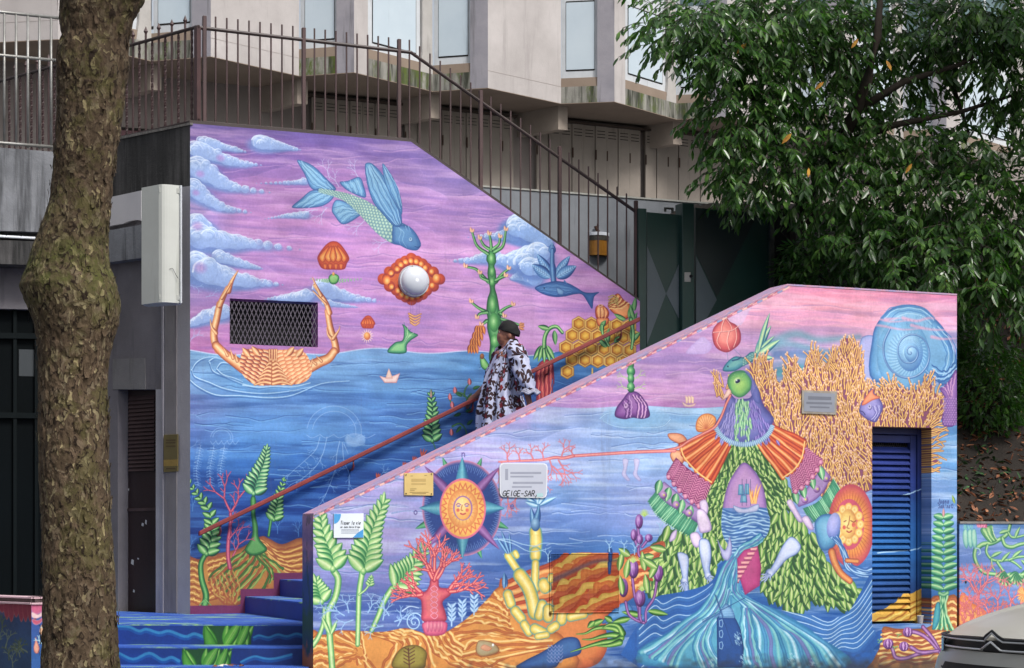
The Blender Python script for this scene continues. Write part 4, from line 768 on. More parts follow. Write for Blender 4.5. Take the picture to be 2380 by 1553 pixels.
    for x, y, r in ((1262, 1420, 1),): c.blob([[x - 80, y], [x - 60, y - 50], [x, y - 50], [x + 50, y - 30], [x + 80, y + 10], [x + 50, y + 40], [x - 30, y + 58], [x - 70, y + 40]], ('8c4424', 'a89468', 'b8a888'), 24); c.blob('1215,1420 1240,1395 1290,1420 1260,1440', ('b86c4c', 'e8a880'), 8); c.ball(1298, 1398, 7, 9, ('e8f0f8', 'ffffff'))
    c.blob('630,1553 640,1470 700,1410 790,1400 850,1440 850,1500 820,1560', ('5c4420', '8c7c30', 'a89c48'), 40); c.tube('738,1560 730,1420', 4, '5c3424')
    for k in range(5): c.tube([[735, 1530 - k * 24], [700, 1510 - k * 24]], 3, '5c3424'); c.tube([[735, 1530 - k * 24], [772, 1508 - k * 24]], 3, '5c3424')
    c.zoom(*ZR['B2'])
    c.blob('120,1553 180,1500 280,1450 360,1400 440,1350 520,1350 550,1400 540,1460 420,1500 360,1553', ('183468', '2c5498', '4478b4'), 40)
    for j in range(5):
        for i in range(4): c.tube([[330 + i * 24 - j * 2, 1400 + j * 24], [342 + i * 24, 1418 + j * 24], [356 + i * 24, 1400 + j * 24]], 2.5, '7c8cc4', alpha=.8)
    c.blob('690,1250 800,1130 870,1120 900,1180 840,1220 760,1240', ('1c4488', '3c7cc0', '84b8e0'), 24)
    GG = ('143c20', '2f6c2c', '6ca844', 'b4d478')
    for P in ('820,1330 780,1290 700,1280 640,1290 580,1320 520,1325', '820,1340 760,1330 690,1340 620,1360 560,1360', '820,1350 780,1370 700,1380 620,1400 560,1420 480,1445', '830,1320 800,1270 740,1260 690,1290', '810,1380 740,1400 660,1405'): c.tube(P, 22, GG, 3, off=.2)
    for x, y, a, L in ((700, 1230, 200, 110), (760, 1240, 150, 60), (880, 1220, 190, 120), (960, 1200, 170, 140), (1000, 1170, -10, 140), (640, 1240, 220, 60)): c.leaf(x, y, a, L, 20, GG)
    YF = ('3c94a8', 'd8b848', 'f4d86c', 'fcf0ac')
    for P, w in (('245,640 250,700 245,760', 42), ('245,780 245,800', 38), ('245,850 242,960 245,1020', 26), ('100,790 90,830', 22), ('60,800 100,860 120,890', 26), ('110,780 120,800', 20), ('140,930 190,1000 220,1080 240,1180', 44), ('290,1130 270,1200', 34), ('300,990 310,1010', 40), ('350,940 345,960', 22), ('60,1060 80,1120', 32), ('110,1170 150,1220', 32), ('170,1260 200,1310', 28), ('240,1290 300,1320', 34), ('330,1160 330,1210', 36), ('400,1070 390,1110', 34), ('430,1160 420,1230', 36), ('480,1210 570,1190', 30), ('350,1290 380,1270', 30), ('600,1150 610,1170', 24), ('260,1340 320,1330', 22)):
        c.tube(P, w, YF, w)
    for x, y, r in ((245, 700, 36), (300, 1010, 34), (390, 1100, 28), (330, 1190, 32), (425, 1200, 30)): c.ball(x, y, r, r * 1.1, ('e8b850', 'fce890'), alpha=.4)
    c.ball(343, 1190, 9, 16, ('5c3c10', '5c3c10'), alpha=.8)
    for x, y, a, L, w in ((70, 790, 110, 150, 12), (60, 790, 125, 140, 12), (80, 780, 95, 120, 10), (50, 1010, 100, 90, 16), (35, 1020, 90, 90, 14), (245, 620, 80, 140, 22), (240, 630, 100, 140, 20)): c.leaf(x, y, a, L, w, ('1c3c7c', '3c78b8', '9cc8ec'))
    for x, y, a, L in ((265, 465, 150, 130), (265, 465, 30, 130), (265, 460, 100, 80), (265, 460, 60, 110), (265, 465, 170, 90)): c.leaf(x, y, a, L, 16, ('2c64a4', '7cb8e0', 'd8f0fc'), curve=.1)
    c.tube('245,560 262,500 268,460', 18, ('1c4c8c', '7cb4dc'), 7); c.ball(245, 590, 30, 40, ('24508c', '9cc8e8'))
    for P in ('-200,700 -60,690 60,690 150,720 240,735 300,715 420,720 560,712', '0,690 100,720 200,770 300,760 350,740'): c.tube(P, 5, ('4484c4', 'dcf0fc'), 2, alpha=.8)
    # netted hatch painted over
    m = c.mask('360,780 800,780 805,1140 760,1185 640,1180 480,1185 360,1180', False); cl5 = np.zeros((c.H, c.W), np.float32); cl5[m[0]] = m[3]; c.clip = cl5
    c.hatch('360,860 480,800 620,740 800,700', '400,1380 520,1290 660,1200 820,1130', 17, 20, (('b84428', 'd85c30'), ('dcb44c', 'f0cc64'), ('d87034', 'e88c44'), ('c85838', 'd86c44')), 12)
    c.tube('370,960 500,900 640,840 800,830', 16, '406090', 8, alpha=.5, soft=8); c.clip = None
    # blue drips, poppies
    for x, y in ((745, 830),): c.tube([[x, 765], [x, 830]], 16, ('142c60', '2c5ca8'), 12); c.tube([[x - 5, 850], [x - 6, 915]], 14, ('142c60', '3c6cb8'), 9)
    for P in ('850,1110 870,1190 920,1230 975,1250', '895,950 910,1070 935,1150 940,1220', '945,1130 945,1200 955,1240', '1060,960 1040,1080 990,1160 985,1240', '930,600 940,700 935,780 960,830', '910,690 930,740', '1000,690 960,740'): c.tube(P, 10, ('3c1c4c', '84489c', 'b484c4'), 9)
    for x, y, rx, ry in ((940, 570, 26, 44), (905, 660, 22, 36), (945, 690, 22, 32), (1005, 680, 26, 24), (903, 890, 34, 56), (835, 1015, 32, 56), (947, 1085, 36, 52), (1068, 915, 34, 54)):
        c.ball(x, y, rx, ry, ('341444', '74388c', 'a06cb8', 'd0a0dc')); c.tube([[x - rx * .3, y - ry * .7], [x - rx * .45, y], [x - rx * .2, y + ry * .7]], 2.5, 'c89cd8', alpha=.8); c.tube([[x + rx * .3, y - ry * .7], [x + rx * .45, y], [x + rx * .2, y + ry * .7]], 2.5, '4c2060', alpha=.8)
    for x, y in ((900, 830), (1085, 850), (960, 1020), (975, 520)): 
        for a in range(20, 170, 20): c.tube([[x, y + 14], [x + 30 * math.cos(math.radians(a)), y + 14 - 46 * math.sin(math.radians(a))]], 4, ('8cb858', 'dcf090'), 2)
    for x, y, a, L in ((1040, 800, 190, 110), (1100, 820, 200, 120), (980, 900, 100, 120), (1010, 950, 60, 130), (850, 950, 80, 120), (800, 900, 75, 130), (830, 1060, 100, 120), (1060, 880, 150, 120), (1000, 1050, 100, 120), (880, 800, 150, 90), (1120, 760, 170, 110)): c.leaf(x, y, a, L, 24, LF, vein='e0ecac')
    for x, y in ((740, 770), (840, 770), (910, 790), (330, 840), (1080, 660)): c.coral(x, y, 90, 40, 4, ('6ca0d4', 'b8dcf4'), 3, 34)
    # ---- far left: compass sun, wheat, red coral
    c.zoom(*ZR['B1'])
    for P in ('620,515 700,500 770,500', '100,880 200,900 300,885 420,910 580,915', '90,1130 300,1110 500,1100 800,1110', '80,1140 200,1150 340,1120'): c.tube(P, 4, ('5c7cc0', 'a8bce4'), 2)
    cx, cy = 1092, 480
    for a in (22, 67, 113, 158, 202, 247, 293, 338): c.leaf(cx + 200 * math.cos(math.radians(a)), cy - 220 * math.sin(math.radians(a)), a, 140, 26, ('1c5c44', '3c9468', '6cbc84'), fat=.5)
    c.ball(cx, cy, 270, 304, ('d07898', '304c94') + ('203c84',) * 12, light=(0, 0), k=0)
    for a in range(0, 360, 3): c.tube([[cx + q * math.cos(math.radians(a)), cy + q * 1.12 * math.sin(math.radians(a))] for q in (258, 236 - 14 * (a % 2))], 2.2, '6c8cc8', alpha=.7)
    for a in (45, 135, 225, 315):
        c.leaf(cx + 120 * math.cos(math.radians(a)), cy - 140 * math.sin(math.radians(a)), a, 240, 30, ('4c2c70', '7c4c90', '9c6cac'), fat=.45)
    for a in (0, 90, 180, 270): c.leaf(cx + 110 * math.cos(math.radians(a)), cy - 130 * math.sin(math.radians(a)), a, 200 if a % 180 else 180, 46, ('1c5484', '3c88a8', '6cb4c4'), fat=.4)
    c.ball(cx + 4, cy + 4, 158, 192, ('d86480', 'e07888', 'e88c8c'), light=(0, 0), k=0); c.ball(cx + 4, cy + 4, 146, 178, ('e8a850', 'f8c868', 'fcd878'), light=(0, 0), k=0)
    for a in range(0, 360, 15):
        r = math.radians(a); c.tube([[cx + 4 + 142 * math.cos(r - .13), cy + 4 + 172 * math.sin(r - .13)], [cx + 4 + 112 * math.cos(r), cy + 4 + 134 * math.sin(r)], [cx + 4 + 142 * math.cos(r + .13), cy + 4 + 172 * math.sin(r + .13)]], 4, 'd86c44', smooth=False)
    c.ball(cx + 4, cy + 4, 104, 126, ('d87c44', 'f8d070', 'fce8a0'), light=(0, 0), k=0)
    for a in range(0, 360, 18): r = math.radians(a); c.tube([[cx + 4 + 70 * math.cos(r), cy + 4 + 80 * math.sin(r)], [cx + 4 + 100 * math.cos(r), cy + 4 + 120 * math.sin(r)]], 2.4, 'e08848')
    c.ball(cx + 4, cy, 66, 78, ('8c5ca0', 'a878b8'), light=(0, 0)); c.ball(cx + 4, cy + 2, 56, 72, ('f0a04c', 'fccc74', 'fce0a0'))
    for dx in (-26, 30): c.tube([[cx + dx - 14, cy - 22], [cx + dx, cy - 32], [cx + dx + 16, cy - 22]], 3, '8c5088'); c.ball(cx + dx, cy - 14, 12, 6, ('6c4c90', 'c8b0e0')); c.ball(cx + dx * 1.1, cy + 14, 12, 12, ('e87860', 'e06850'))
    c.tube([[cx, cy - 20], [cx - 8, cy + 12], [cx + 4, cy + 16]], 3, 'b86c3c'); c.tube([[cx - 12, cy + 36], [cx + 4, cy + 42], [cx + 20, cy + 36]], 5, 'c84c50')
    for s, x, y in (('n', 1085, 92), ('s', 1088, 834), ('e', 1412, 440), ('o', 765, 478)): c.text(s, x, y, 44, '5c4c94', 3)
    WH = ('2c7c48', '6cb46c', 'b4dc8c', 'e0f4bc')
    c.tube('230,900 260,960 240,1080 190,1180 200,1300 220,1553', 22, WH, 20); c.tube('420,915 400,1050 395,1200 390,1395', 19, WH, 15); c.tube('620,1020 570,1100 530,1200 485,1300', 20, WH, 16); c.tube('400,1060 440,1030 470,990', 7, WH); c.tube('90,1400 130,1340 160,1250 165,1150', 17, WH, 10)
    c.fern('225,890 215,810 180,720 150,620 140,540', 9, 130, 60, .28, WH, None, open_=44); c.fern('430,905 445,800 470,680 510,560 560,450', 12, 150, 60, .25, WH, None, open_=44); c.fern('640,1010 700,950 760,870 830,760', 10, 150, 60, .2, WH, None, open_=48); c.fern('150,1110 130,1050 110,980', 6, 100, 50, .3, WH, None); c.fern('470,1000 480,950', 4, 36, 20, .3, WH)
    c.leaf(205, 1330, 115, 130, 14, WH); c.leaf(210, 1330, 65, 100, 14, WH)
    for x, y, a in ((300, 1200, 150), (330, 1180, 100), (360, 1230, 200), (460, 1180, 60), (560, 1230, 80), (600, 1200, 120), (560, 1270, 190), (640, 1240, 20), (660, 1270, 60), (250, 1170, 180)): c.coral(x, y, a, 56, 5, ('6c9cd8', 'b4d4f4'), 4, 34)
    P = [[770 + r * math.cos(t), 1245 + 1.1 * r * math.sin(t)] for t, r in ((k * .55, 6 + k * 2.4) for k in range(24))]; c.tube(P, 4, ('5c94d0', 'd0e8fc'), 5); c.tube('690,1170 740,1140 800,1150', 4, 'c0dcf8', 2)
    for x in (1020, 1090, 1170): 
        c.tube([[x, 1270 - (x - 1020) * .5], [x + 4, 1130 - (x - 1020) * .1]], 5, 'a8ccf0')
        for k in range(4):
            for sg in (-1, 1): c.leaf(x + 2, 1240 - k * 30 - (x - 1020) * .4, 90 - sg * 40, 46, 9, ('6ca0dc', 'c4e0f8'))
    RD = ('8c1c3c', 'd84058', 'f07470', 'fcb4a0')
    c.blob('830,1240 820,1160 815,1100 790,1080 780,1040 840,1040 870,1000 880,960 930,960 940,1010 1000,1020 1015,1060 960,1110 980,1180 975,1240', ('8c2444', 'd85468', 'f08478'), 44)
    c.blob('835,1245 975,1240 990,1290 960,1330 860,1335 830,1300', ('a02c5c', 'e05c84', 'f490a0'), 30)
    for x in (860, 885, 910, 935, 955): c.ball(x, 1275, 11, 34, ('b8386c', 'f8a4b0'), alpha=.8)
    for k in range(6): c.tube([[905, 1000 + k * 36], [880, 1020 + k * 36], [905, 1042 + k * 36], [928, 1022 + k * 36], [905, 1000 + k * 36]], 4, ('c85078', 'f8b0c0'))
    for x, y, a, L in ((905, 965, 100, 90), (905, 960, 70, 100), (890, 950, 115, 110), (925, 950, 55, 90), (905, 900, 90, 100), (1000, 1030, 30, 90), (1010, 1020, 55, 80), (1010, 1040, 5, 100), (820, 1050, 160, 70), (810, 1040, 140, 60), (820, 1060, 190, 80)): c.coral(x, y, a, L, 13, RD, 4, 24, curl=14)
    # edge ribbon along the sloping top
    c.zoom(0, 0, .7245)
    for k in range(95):
        f = k / 94; x = 730 + 1100 * f; y = 1202 - 532 * f
        c.tube([[x - 10, y + 4], [x + 2, y - 2], [x + 12, y - 12]], 2.6, (('d06c80', 'f4c0c0'), ('6c74b0', 'a0b4dc'), ('e8908c', 'fcdccc'), ('b04c70', 'd87c90'))[k % 4], 1.5)
    # soot and splash along the foot
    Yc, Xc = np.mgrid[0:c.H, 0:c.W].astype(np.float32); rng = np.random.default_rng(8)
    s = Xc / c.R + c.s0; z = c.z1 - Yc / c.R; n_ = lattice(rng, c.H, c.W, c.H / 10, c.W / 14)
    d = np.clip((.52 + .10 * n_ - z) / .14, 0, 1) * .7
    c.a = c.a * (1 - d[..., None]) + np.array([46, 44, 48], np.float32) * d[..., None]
    c.grain(22)
    return c
PD = PB.shift(-.17)
PR = PB.shift(-.35)
PL = Plane(PA.x0, PA.y0, -math.atan(FPX / 5030.0))
PF = Plane((700 - CXV) / FPX * 16.1, 16.1, math.radians(-3))
PQ = Plane((73 - CXV) / FPX * 14.2, 14.2, -math.atan(FPX / 5030.0))
PQ2 = Plane(PQ.x0, PQ.y0, TH)
def flat_canvas(pl, x0, x1, y0, y1, R, rows, seed):
    s0, z1 = pl.sz(x0, y0); s1, z0 = pl.sz(x1, y1); z1 = float(max(z1, pl.sz(x1, y0)[1])); z0 = float(min(z0, pl.sz(x0, y1)[1]))
    c = Canvas(pl, float(s0), float(s1), z0, z1, R, seed)
    g, vx, vy = c.grid([x0, x1], rows, list(np.linspace(y0, y1, len(rows))))
    c.a = g.copy(); return c, g, vx, vy
def paint_low_right():
    c, g, vx, vy = flat_canvas(PR, 2226, 2900, 1205, 1620, 240, ['5c90d0 6c90d0', '6c8cd0 8c90d0', '6c90d8 8c90d4', '4c80cc 6c8ccc', '3c70bc 5c80c4', '3c70bc 5c80c4'], 31)
    c.a = c.bands(g, vx, vy, 46, 22, 'c8d8f4', .9, 6, '18141c', .4, '2c5ca4').astype(np.float32)
    c.zoom(*ZR['S1'])
    V = ('2c6c4c', '54a06c', '98cc88', 'c4e4a0')
    c.blob('560,840 700,900 820,970 900,1030 1500,1100 1500,1800 540,1800', ('d8683c', 'f09850', 'f8b86c'), 120)
    for P, w in (('720,340 710,420 740,510 800,580 880,600 1000,610', 20), ('750,330 800,300 880,290 950,260 1040,200 1070,110', 22), ('840,310 830,380 880,450 960,470 1050,460 1120,490 1180,540', 14), ('990,240 1020,310 1090,330 1180,300 1400,260', 18), ('1050,180 1090,230 1180,220 1300,180', 12), ('940,480 980,540 1010,580', 15), ('1060,460 1150,430 1300,420 1500,380', 13), ('880,450 890,520 915,565', 10)): c.tube(P, w, V, w * .8, off=.2)
    for x, y, a, L in ((880, 430, 30, 120), (980, 480, 50, 130), (1090, 440, 40, 130), (960, 190, 20, 110), (1180, 460, -30, 120), (1120, 240, 70, 110), (1300, 420, 50, 140)): c.leaf(x, y, a, L, 18, V, curve=.15)
    for x in (620, 665, 705): c.blob([[x - 20, 160], [x + 10, 145], [x + 26, 200], [x + 30, 300], [x + 10, 345], [x - 18, 300], [x - 28, 220]], ('3c8c94', '84c4b4', 'c4e8cc'), 20)
    for k in range(12): c.leaf(640 + c.rd.uniform(-40, 50), 150, c.rd.uniform(60, 120), 44, 7, ('3c94a4', 'a0dcd0'))
    c.tube('720,340 760,350 770,390 750,405', 7, ('5c94b0', 'd0ecf4'))
    c.blob('770,150 830,120 890,110 900,200 940,260 870,285 800,220', V, 40); c.hatch('780,150 820,220 870,280', '890,120 905,200 935,255', 6, 4, (('3c7c54', '5ca06c'), ('a8d488', 'dcf0b0')), 2)
    for k in range(10): c.leaf(800 + c.rd.uniform(-50, 40), 135, c.rd.uniform(50, 130), 60, 12, ('b04474', 'e878a0', 'f8b0c4'))
    for x, y, r in ((1040, 640, 1), (1160, 640, .9), (1300, 620, 1.1)):
        for a in range(190, 350, 24): c.leaf(x, y - 40, a, 120 * r, 34 * r, V, vein='dcf0b4')
    for x, y, a, L in ((750, 1000, 92, 200), (730, 860, 70, 130), (720, 780, 120, 110), (940, 1000, 85, 140), (1060, 1000, 80, 130), (620, 1040, 100, 110), (680, 1080, 80, 100), (860, 1010, 110, 100), (1180, 900, 60, 100)): c.coral(x, y, a, L, 11, ('b03c58', 'e8707c', 'f8a8a4'), 5, 34)
    for k in range(160):
        x, y = c.rd.uniform(560, 1400), c.rd.uniform(900, 1200); c.coral(x, y, c.rd.uniform(40, 140), 30, 5, ('c04c54', 'f08878'), 3, 34)
    for k in range(30): c.leaf(1210, 810, c.rd.uniform(0, 360), 80, 10, ('e05c3c', 'f8a858', 'fcd884'))
    c.ball(622, 684, 9, 12, ('101014', '101014')); c.grain(41); return c
def paint_planter(right=False):
    pl = PQ2 if right else PQ
    rows = ['b04c74 c05880', '1c2c50 20386c', '1c3458 204074', '182c48 1c3c6c', '1c2438 183464', '201c20 204878'] if not right else ['d87cac d87cac', '2c50a0 3c64b4', '2458a4 2c68b4', '2454a0 2c64b0', '2854a0 3070b8']  # left side in darker tones than the lit right: shade painted into the colours
    c, g, vx, vy = flat_canvas(pl, 60 if right else -260, 420 if right else 80, 1390, 1640, 260, rows, 33)
    if not right: c.grain(3)
    c.zoom(*ZR['S2'])
    c.flat([[-2500, 300], [-2500, 480], [730, 480], [2500, 560], [2500, 300]], 'd0a8b4' if not right else 'e8b8cc', False)
    for k in range(-22, 12):
        x = 40 + k * 78 + c.rd.uniform(-8, 8)
        if right and x < 560: continue
        if not right and x > 545: continue
        L = c.rd.choice((140, 220, 260, 300)); t = 470 if not right else 480
        c.blob([[x - 52, t], [x + 52, t], [x + 44, t + L * .6], [x, t + L], [x - 44, t + L * .6]], ('a85c5c', '8c2c40', '902c44'), 24)
    if right:
        c.blob('540,480 740,480 740,560 640,630 545,600', ('d87cb4', 'd05c88', 'd85c84'), 40); c.blob('540,600 640,640 720,590 720,650 640,700 545,690', ('f0c0c8', 'f4d0d0'), 20); c.blob('540,720 640,740 720,690 700,770 620,815 560,790', ('f4c4cc', 'd05878', 'c84c6c'), 20)
        c.blob('600,1010 630,1100 665,1200 655,1280 620,1305 580,1280 565,1200 590,1100', ('8c3c50', 'e8907c', 'f8c8a0'), 30); c.blob('700,820 760,800 760,1000 710,1000 665,930', ('d88c70', 'f0c090'), 20)
        for k in range(24): c.coral(760 + k * 90, c.rd.uniform(1000, 1500), c.rd.uniform(40, 140), 90, 12, ('a8d8e4', 'd8f0f0'), 3, 34)
        c.coral(730, 1150, 140, 90, 12, ('a8d8e4', 'd8f0f0'), 3, 34)
    else:
        for k in range(40):
            x = 520 - k * 62; y = c.rd.uniform(900, 1560); c.coral(x, y, c.rd.uniform(60, 150), c.rd.uniform(90, 140), 11, ('5c6858', '70806c') if k % 2 else ('3c4c34', '58644a'), 4, 30, .9)
    c.grain(43); return c
def paint_risers():
    c, g, vx, vy = flat_canvas(PF, 60, 740, 1440, 1640, 260, ['14389c 143478', '143c9c 142c6c', '14409c 142c6c', '14388c 142868', '142c70 142458', '142458 142458'], 35)
    c.zoom(*ZR['ST'])
    def wave(P, w=16): c.tube(pp(P) + [0, 26], w, '1454a4', w, alpha=.8); c.tube(P, w * .8, '2c88c0', w, alpha=.9)
    wave('-300,380 -150,400 0,370 170,372 290,420 370,400 510,440 620,420 790,480 890,450 980,480'); wave('1540,490 1600,468 1700,490 1800,458 1900,478 2000,450 2070,465', 13); wave('80,632 160,628 330,700 500,635 640,705 740,680 820,720', 16); wave('-300,660 -150,700 0,650 80,632'); wave('1480,730 1560,690 1640,670 1750,695 1860,690 2020,650', 13)
    for x0 in (990, 850):
        y = 350 if x0 == 990 else 600; h = 230 if x0 == 990 else 200
        c.flat([[x0, y - 4], [x0 + 530, y - 4], [x0 + 520, y + h], [x0 + 10, y + h]], '1c4c28', False)
        G = ('1c5420', '3c8c2c', '58a438', '98cc60')
        for q, (lx, la) in enumerate(((60, 100), (150, 118), (330, 70), (420, 60), (480, 96), (240, 84))): c.leaf(x0 + lx, y + h, la, h * 1.1, 44, G, vein='a8d870')
        c.blob([[x0 + 10, y], [x0 + 60, y + 60], [x0 + 110, y + 130], [x0 + 150, y + h], [x0 + 20, y + h]], G, 60); c.leaf(x0 + 230, y + h + 20, 58, h * 1.5, 60, G, vein='2c6c24'); c.leaf(x0 + 380, y + h + 20, 66, h * 1.3, 50, G, vein='2c6c24')
    c.grain(44); return c
def paint_door():
    c, g, vx, vy = flat_canvas(PD, 2010, 2175, 980, 1470, 300, ['3c3c70 2c2c58', '243484 1c2c70', '20348c 1c2c74', '1c3890 1c307c', '1c50a4 1c4890', '1c64b4 1c54a0', '1c68b8 1c58a4', '1c60b0 1c4c90', '1c4890 183c7c', '1c4484 183870', '1c3c74 183464'], 37)
    c.zoom(0, 0, .7245)
    c.flat('2000,1432 2030,1425 2060,1412 2085,1396 2100,1380 2120,1378 2140,1366 2190,1350 2190,1480 2000,1480', 'e0a83c'); c.hatch('2010,1450 2060,1432 2100,1410 2160,1380', '2010,1465 2080,1460 2120,1440 2160,1410', 6, 2, ('b06820', 'f4d060'), 1)
    c.hatch('2100,1150 2117,1146 2140,1136', '2040,1285 2117,1278 2140,1270', 2, 1.5, ('a0c8e8', 'a0c8e8'), .5)
    c.grain(45); return c
import bpy, bmesh
from mathutils import Vector, Matrix, noise
SC = bpy.context.scene
# ---------------------------------------------------------------- camera, light, exposure
cam = bpy.data.objects.new('camera', bpy.data.cameras.new('camera'))
SC.collection.objects.link(cam); SC.camera = cam
cam.location = (0, 0, EYE); cam.rotation_euler = (math.radians(90), 0, 0)
cam.data.sensor_width = 36; cam.data.lens = FPX / 2380 * 36
cam.data.shift_y = (HZ - 776.5) / 2380
cam.data.clip_start = .2; cam.data.clip_end = 2000
SUN_EL, SUN_AZ = math.radians(50), math.radians(42)   # azimuth measured from the view axis behind the camera, positive = from the right
W = bpy.data.worlds.new('World'); SC.world = W; W.use_nodes = True
wn = W.node_tree; sk = wn.nodes.new('ShaderNodeTexSky'); sk.sky_type = 'NISHITA'; sk.sun_disc = False
sdir = Vector((math.sin(SUN_AZ) * math.cos(SUN_EL), -math.cos(SUN_AZ) * math.cos(SUN_EL), math.sin(SUN_EL)))
sk.sun_elevation = SUN_EL; sk.sun_rotation = math.atan2(sdir.x, sdir.y)
sk.air_density = 1.0; sk.dust_density = 4.0; sk.ozone_density = 1.0
bg = wn.nodes['Background']; bg.inputs['Strength'].default_value = .09
hs = wn.nodes.new('ShaderNodeHueSaturation'); hs.inputs['Saturation'].default_value = .35
wn.links.new(sk.outputs[0], hs.inputs['Color']); wn.links.new(hs.outputs[0], bg.inputs[0])
sl = bpy.data.lights.new('sun', 'SUN'); sl.energy = 1.75; sl.angle = math.radians(15); sl.color = (1, .97, .93)
sun = bpy.data.objects.new('sun', sl); SC.collection.objects.link(sun)
sun.rotation_euler = sdir.to_track_quat('Z', 'Y').to_euler()
SC.view_settings.view_transform = 'Standard'; SC.view_settings.look = 'None'
SC.view_settings.gamma = 1; SC.view_settings.use_curve_mapping = False
SC.view_settings.exposure = .80
# ---------------------------------------------------------------- materials
MATS = {}
def lin(c):
    if isinstance(c, str): c = [int(c[i:i + 2], 16) / 255 for i in (0, 2, 4)]
    return tuple(q / 12.92 if q <= .04045 else ((q + .055) / 1.055) ** 2.4 for q in c) + (1,)
def new_mat(name):
    m = bpy.data.materials.new(name); m.use_nodes = True; nt = m.node_tree
    return m, nt, nt.nodes['Principled BSDF']
def node(nt, t, **k):
    n = nt.nodes.new(t)
    for a, b in k.items():
        if a.startswith('i_'): n.inputs[a[2:].replace('_', ' ')].default_value = b
        else: setattr(n, a, b)
    return n
def noise_n(nt, vec, scale, detail=5, rough=.6):
    n = node(nt, 'ShaderNodeTexNoise'); n.inputs['Scale'].default_value = scale; n.inputs['Detail'].default_value = detail; n.inputs['Roughness'].default_value = rough
    nt.links.new(vec, n.inputs['Vector']); return n.outputs['Fac']
def ramp_n(nt, fac, stops):
    r = node(nt, 'ShaderNodeValToRGB'); cr = r.color_ramp
    cr.elements[0].position, cr.elements[0].color = stops[0][0], lin(stops[0][1]); cr.elements[-1].position, cr.elements[-1].color = stops[-1][0], lin(stops[-1][1])
    for p, q in stops[1:-1]:
        e = cr.elements.new(p); e.color = lin(q)
    nt.links.new(fac, r.inputs[0]); return r.outputs[0]
def mix_n(nt, fac, a, b, typ='MIX'):
    n = node(nt, 'ShaderNodeMix', data_type='RGBA', blend_type=typ)
    for s, v in ((0, fac), (6, a), (7, b)):
        if hasattr(v, 'links') or hasattr(v, 'is_linked'): nt.links.new(v, n.inputs[s])
        elif s == 0: n.inputs[0].default_value = v
        else: n.inputs[s].default_value = lin(v)
    return n.outputs[2]
def thr(nt, fac, lo, hi):
    n = node(nt, 'ShaderNodeMapRange'); n.inputs[1].default_value = lo; n.inputs[2].default_value = hi
    nt.links.new(fac, n.inputs[0]); return n.outputs[0]
def pos(nt, scale=(1, 1, 1), local=False):
    g = node(nt, 'ShaderNodeTexCoord').outputs['Object'] if local else node(nt, 'ShaderNodeNewGeometry').outputs['Position']
    m = node(nt, 'ShaderNodeMapping'); m.inputs['Scale'].default_value = scale
    nt.links.new(g, m.inputs['Vector']); return m.outputs[0]
def bump_n(nt, b, h, strength, dist=.01):
    n = node(nt, 'ShaderNodeBump'); n.inputs['Strength'].default_value = strength; n.inputs['Distance'].default_value = dist
    nt.links.new(h, n.inputs['Height']); nt.links.new(n.outputs[0], b.inputs['Normal'])
# metres per photo pixel and the like stay in the helpers above
def M(name, a, b=None, scale=2.0, rough=.8, bump=.25, bscale=45, metal=0.0, streak=None, sk_lo=.55, sk_hi=.75, moss=None, moss_lo=.5, moss_hi=.7, local=False, spec=.5, chips=None):
    if name in MATS: return MATS[name]
    m, nt, p = new_mat(name); v = pos(nt, local=local)
    col = mix_n(nt, thr(nt, noise_n(nt, v, scale, 8, .65), .3, .7), a, b or a)
    if streak:
        vs = pos(nt, (1, 1, .09), local)
        col = mix_n(nt, thr(nt, noise_n(nt, vs, 7, 4, .7), sk_lo, sk_hi), col, streak)
    if moss:
        vs = pos(nt, (1, 1, .35), local)
        col = mix_n(nt, thr(nt, noise_n(nt, vs, 2.6, 6, .75), moss_lo, moss_hi), col, moss)
    if chips:
        col = mix_n(nt, thr(nt, noise_n(nt, v, 14, 6, .8), .69, .72), col, chips)
    nt.links.new(col, p.inputs['Base Color'])
    p.inputs['Roughness'].default_value = rough; p.inputs['Metallic'].default_value = metal
    p.inputs['Specular IOR Level'].default_value = spec
    if bump: bump_n(nt, p, noise_n(nt, v, bscale, 6, .7), bump, .01)
    MATS[name] = m; return m
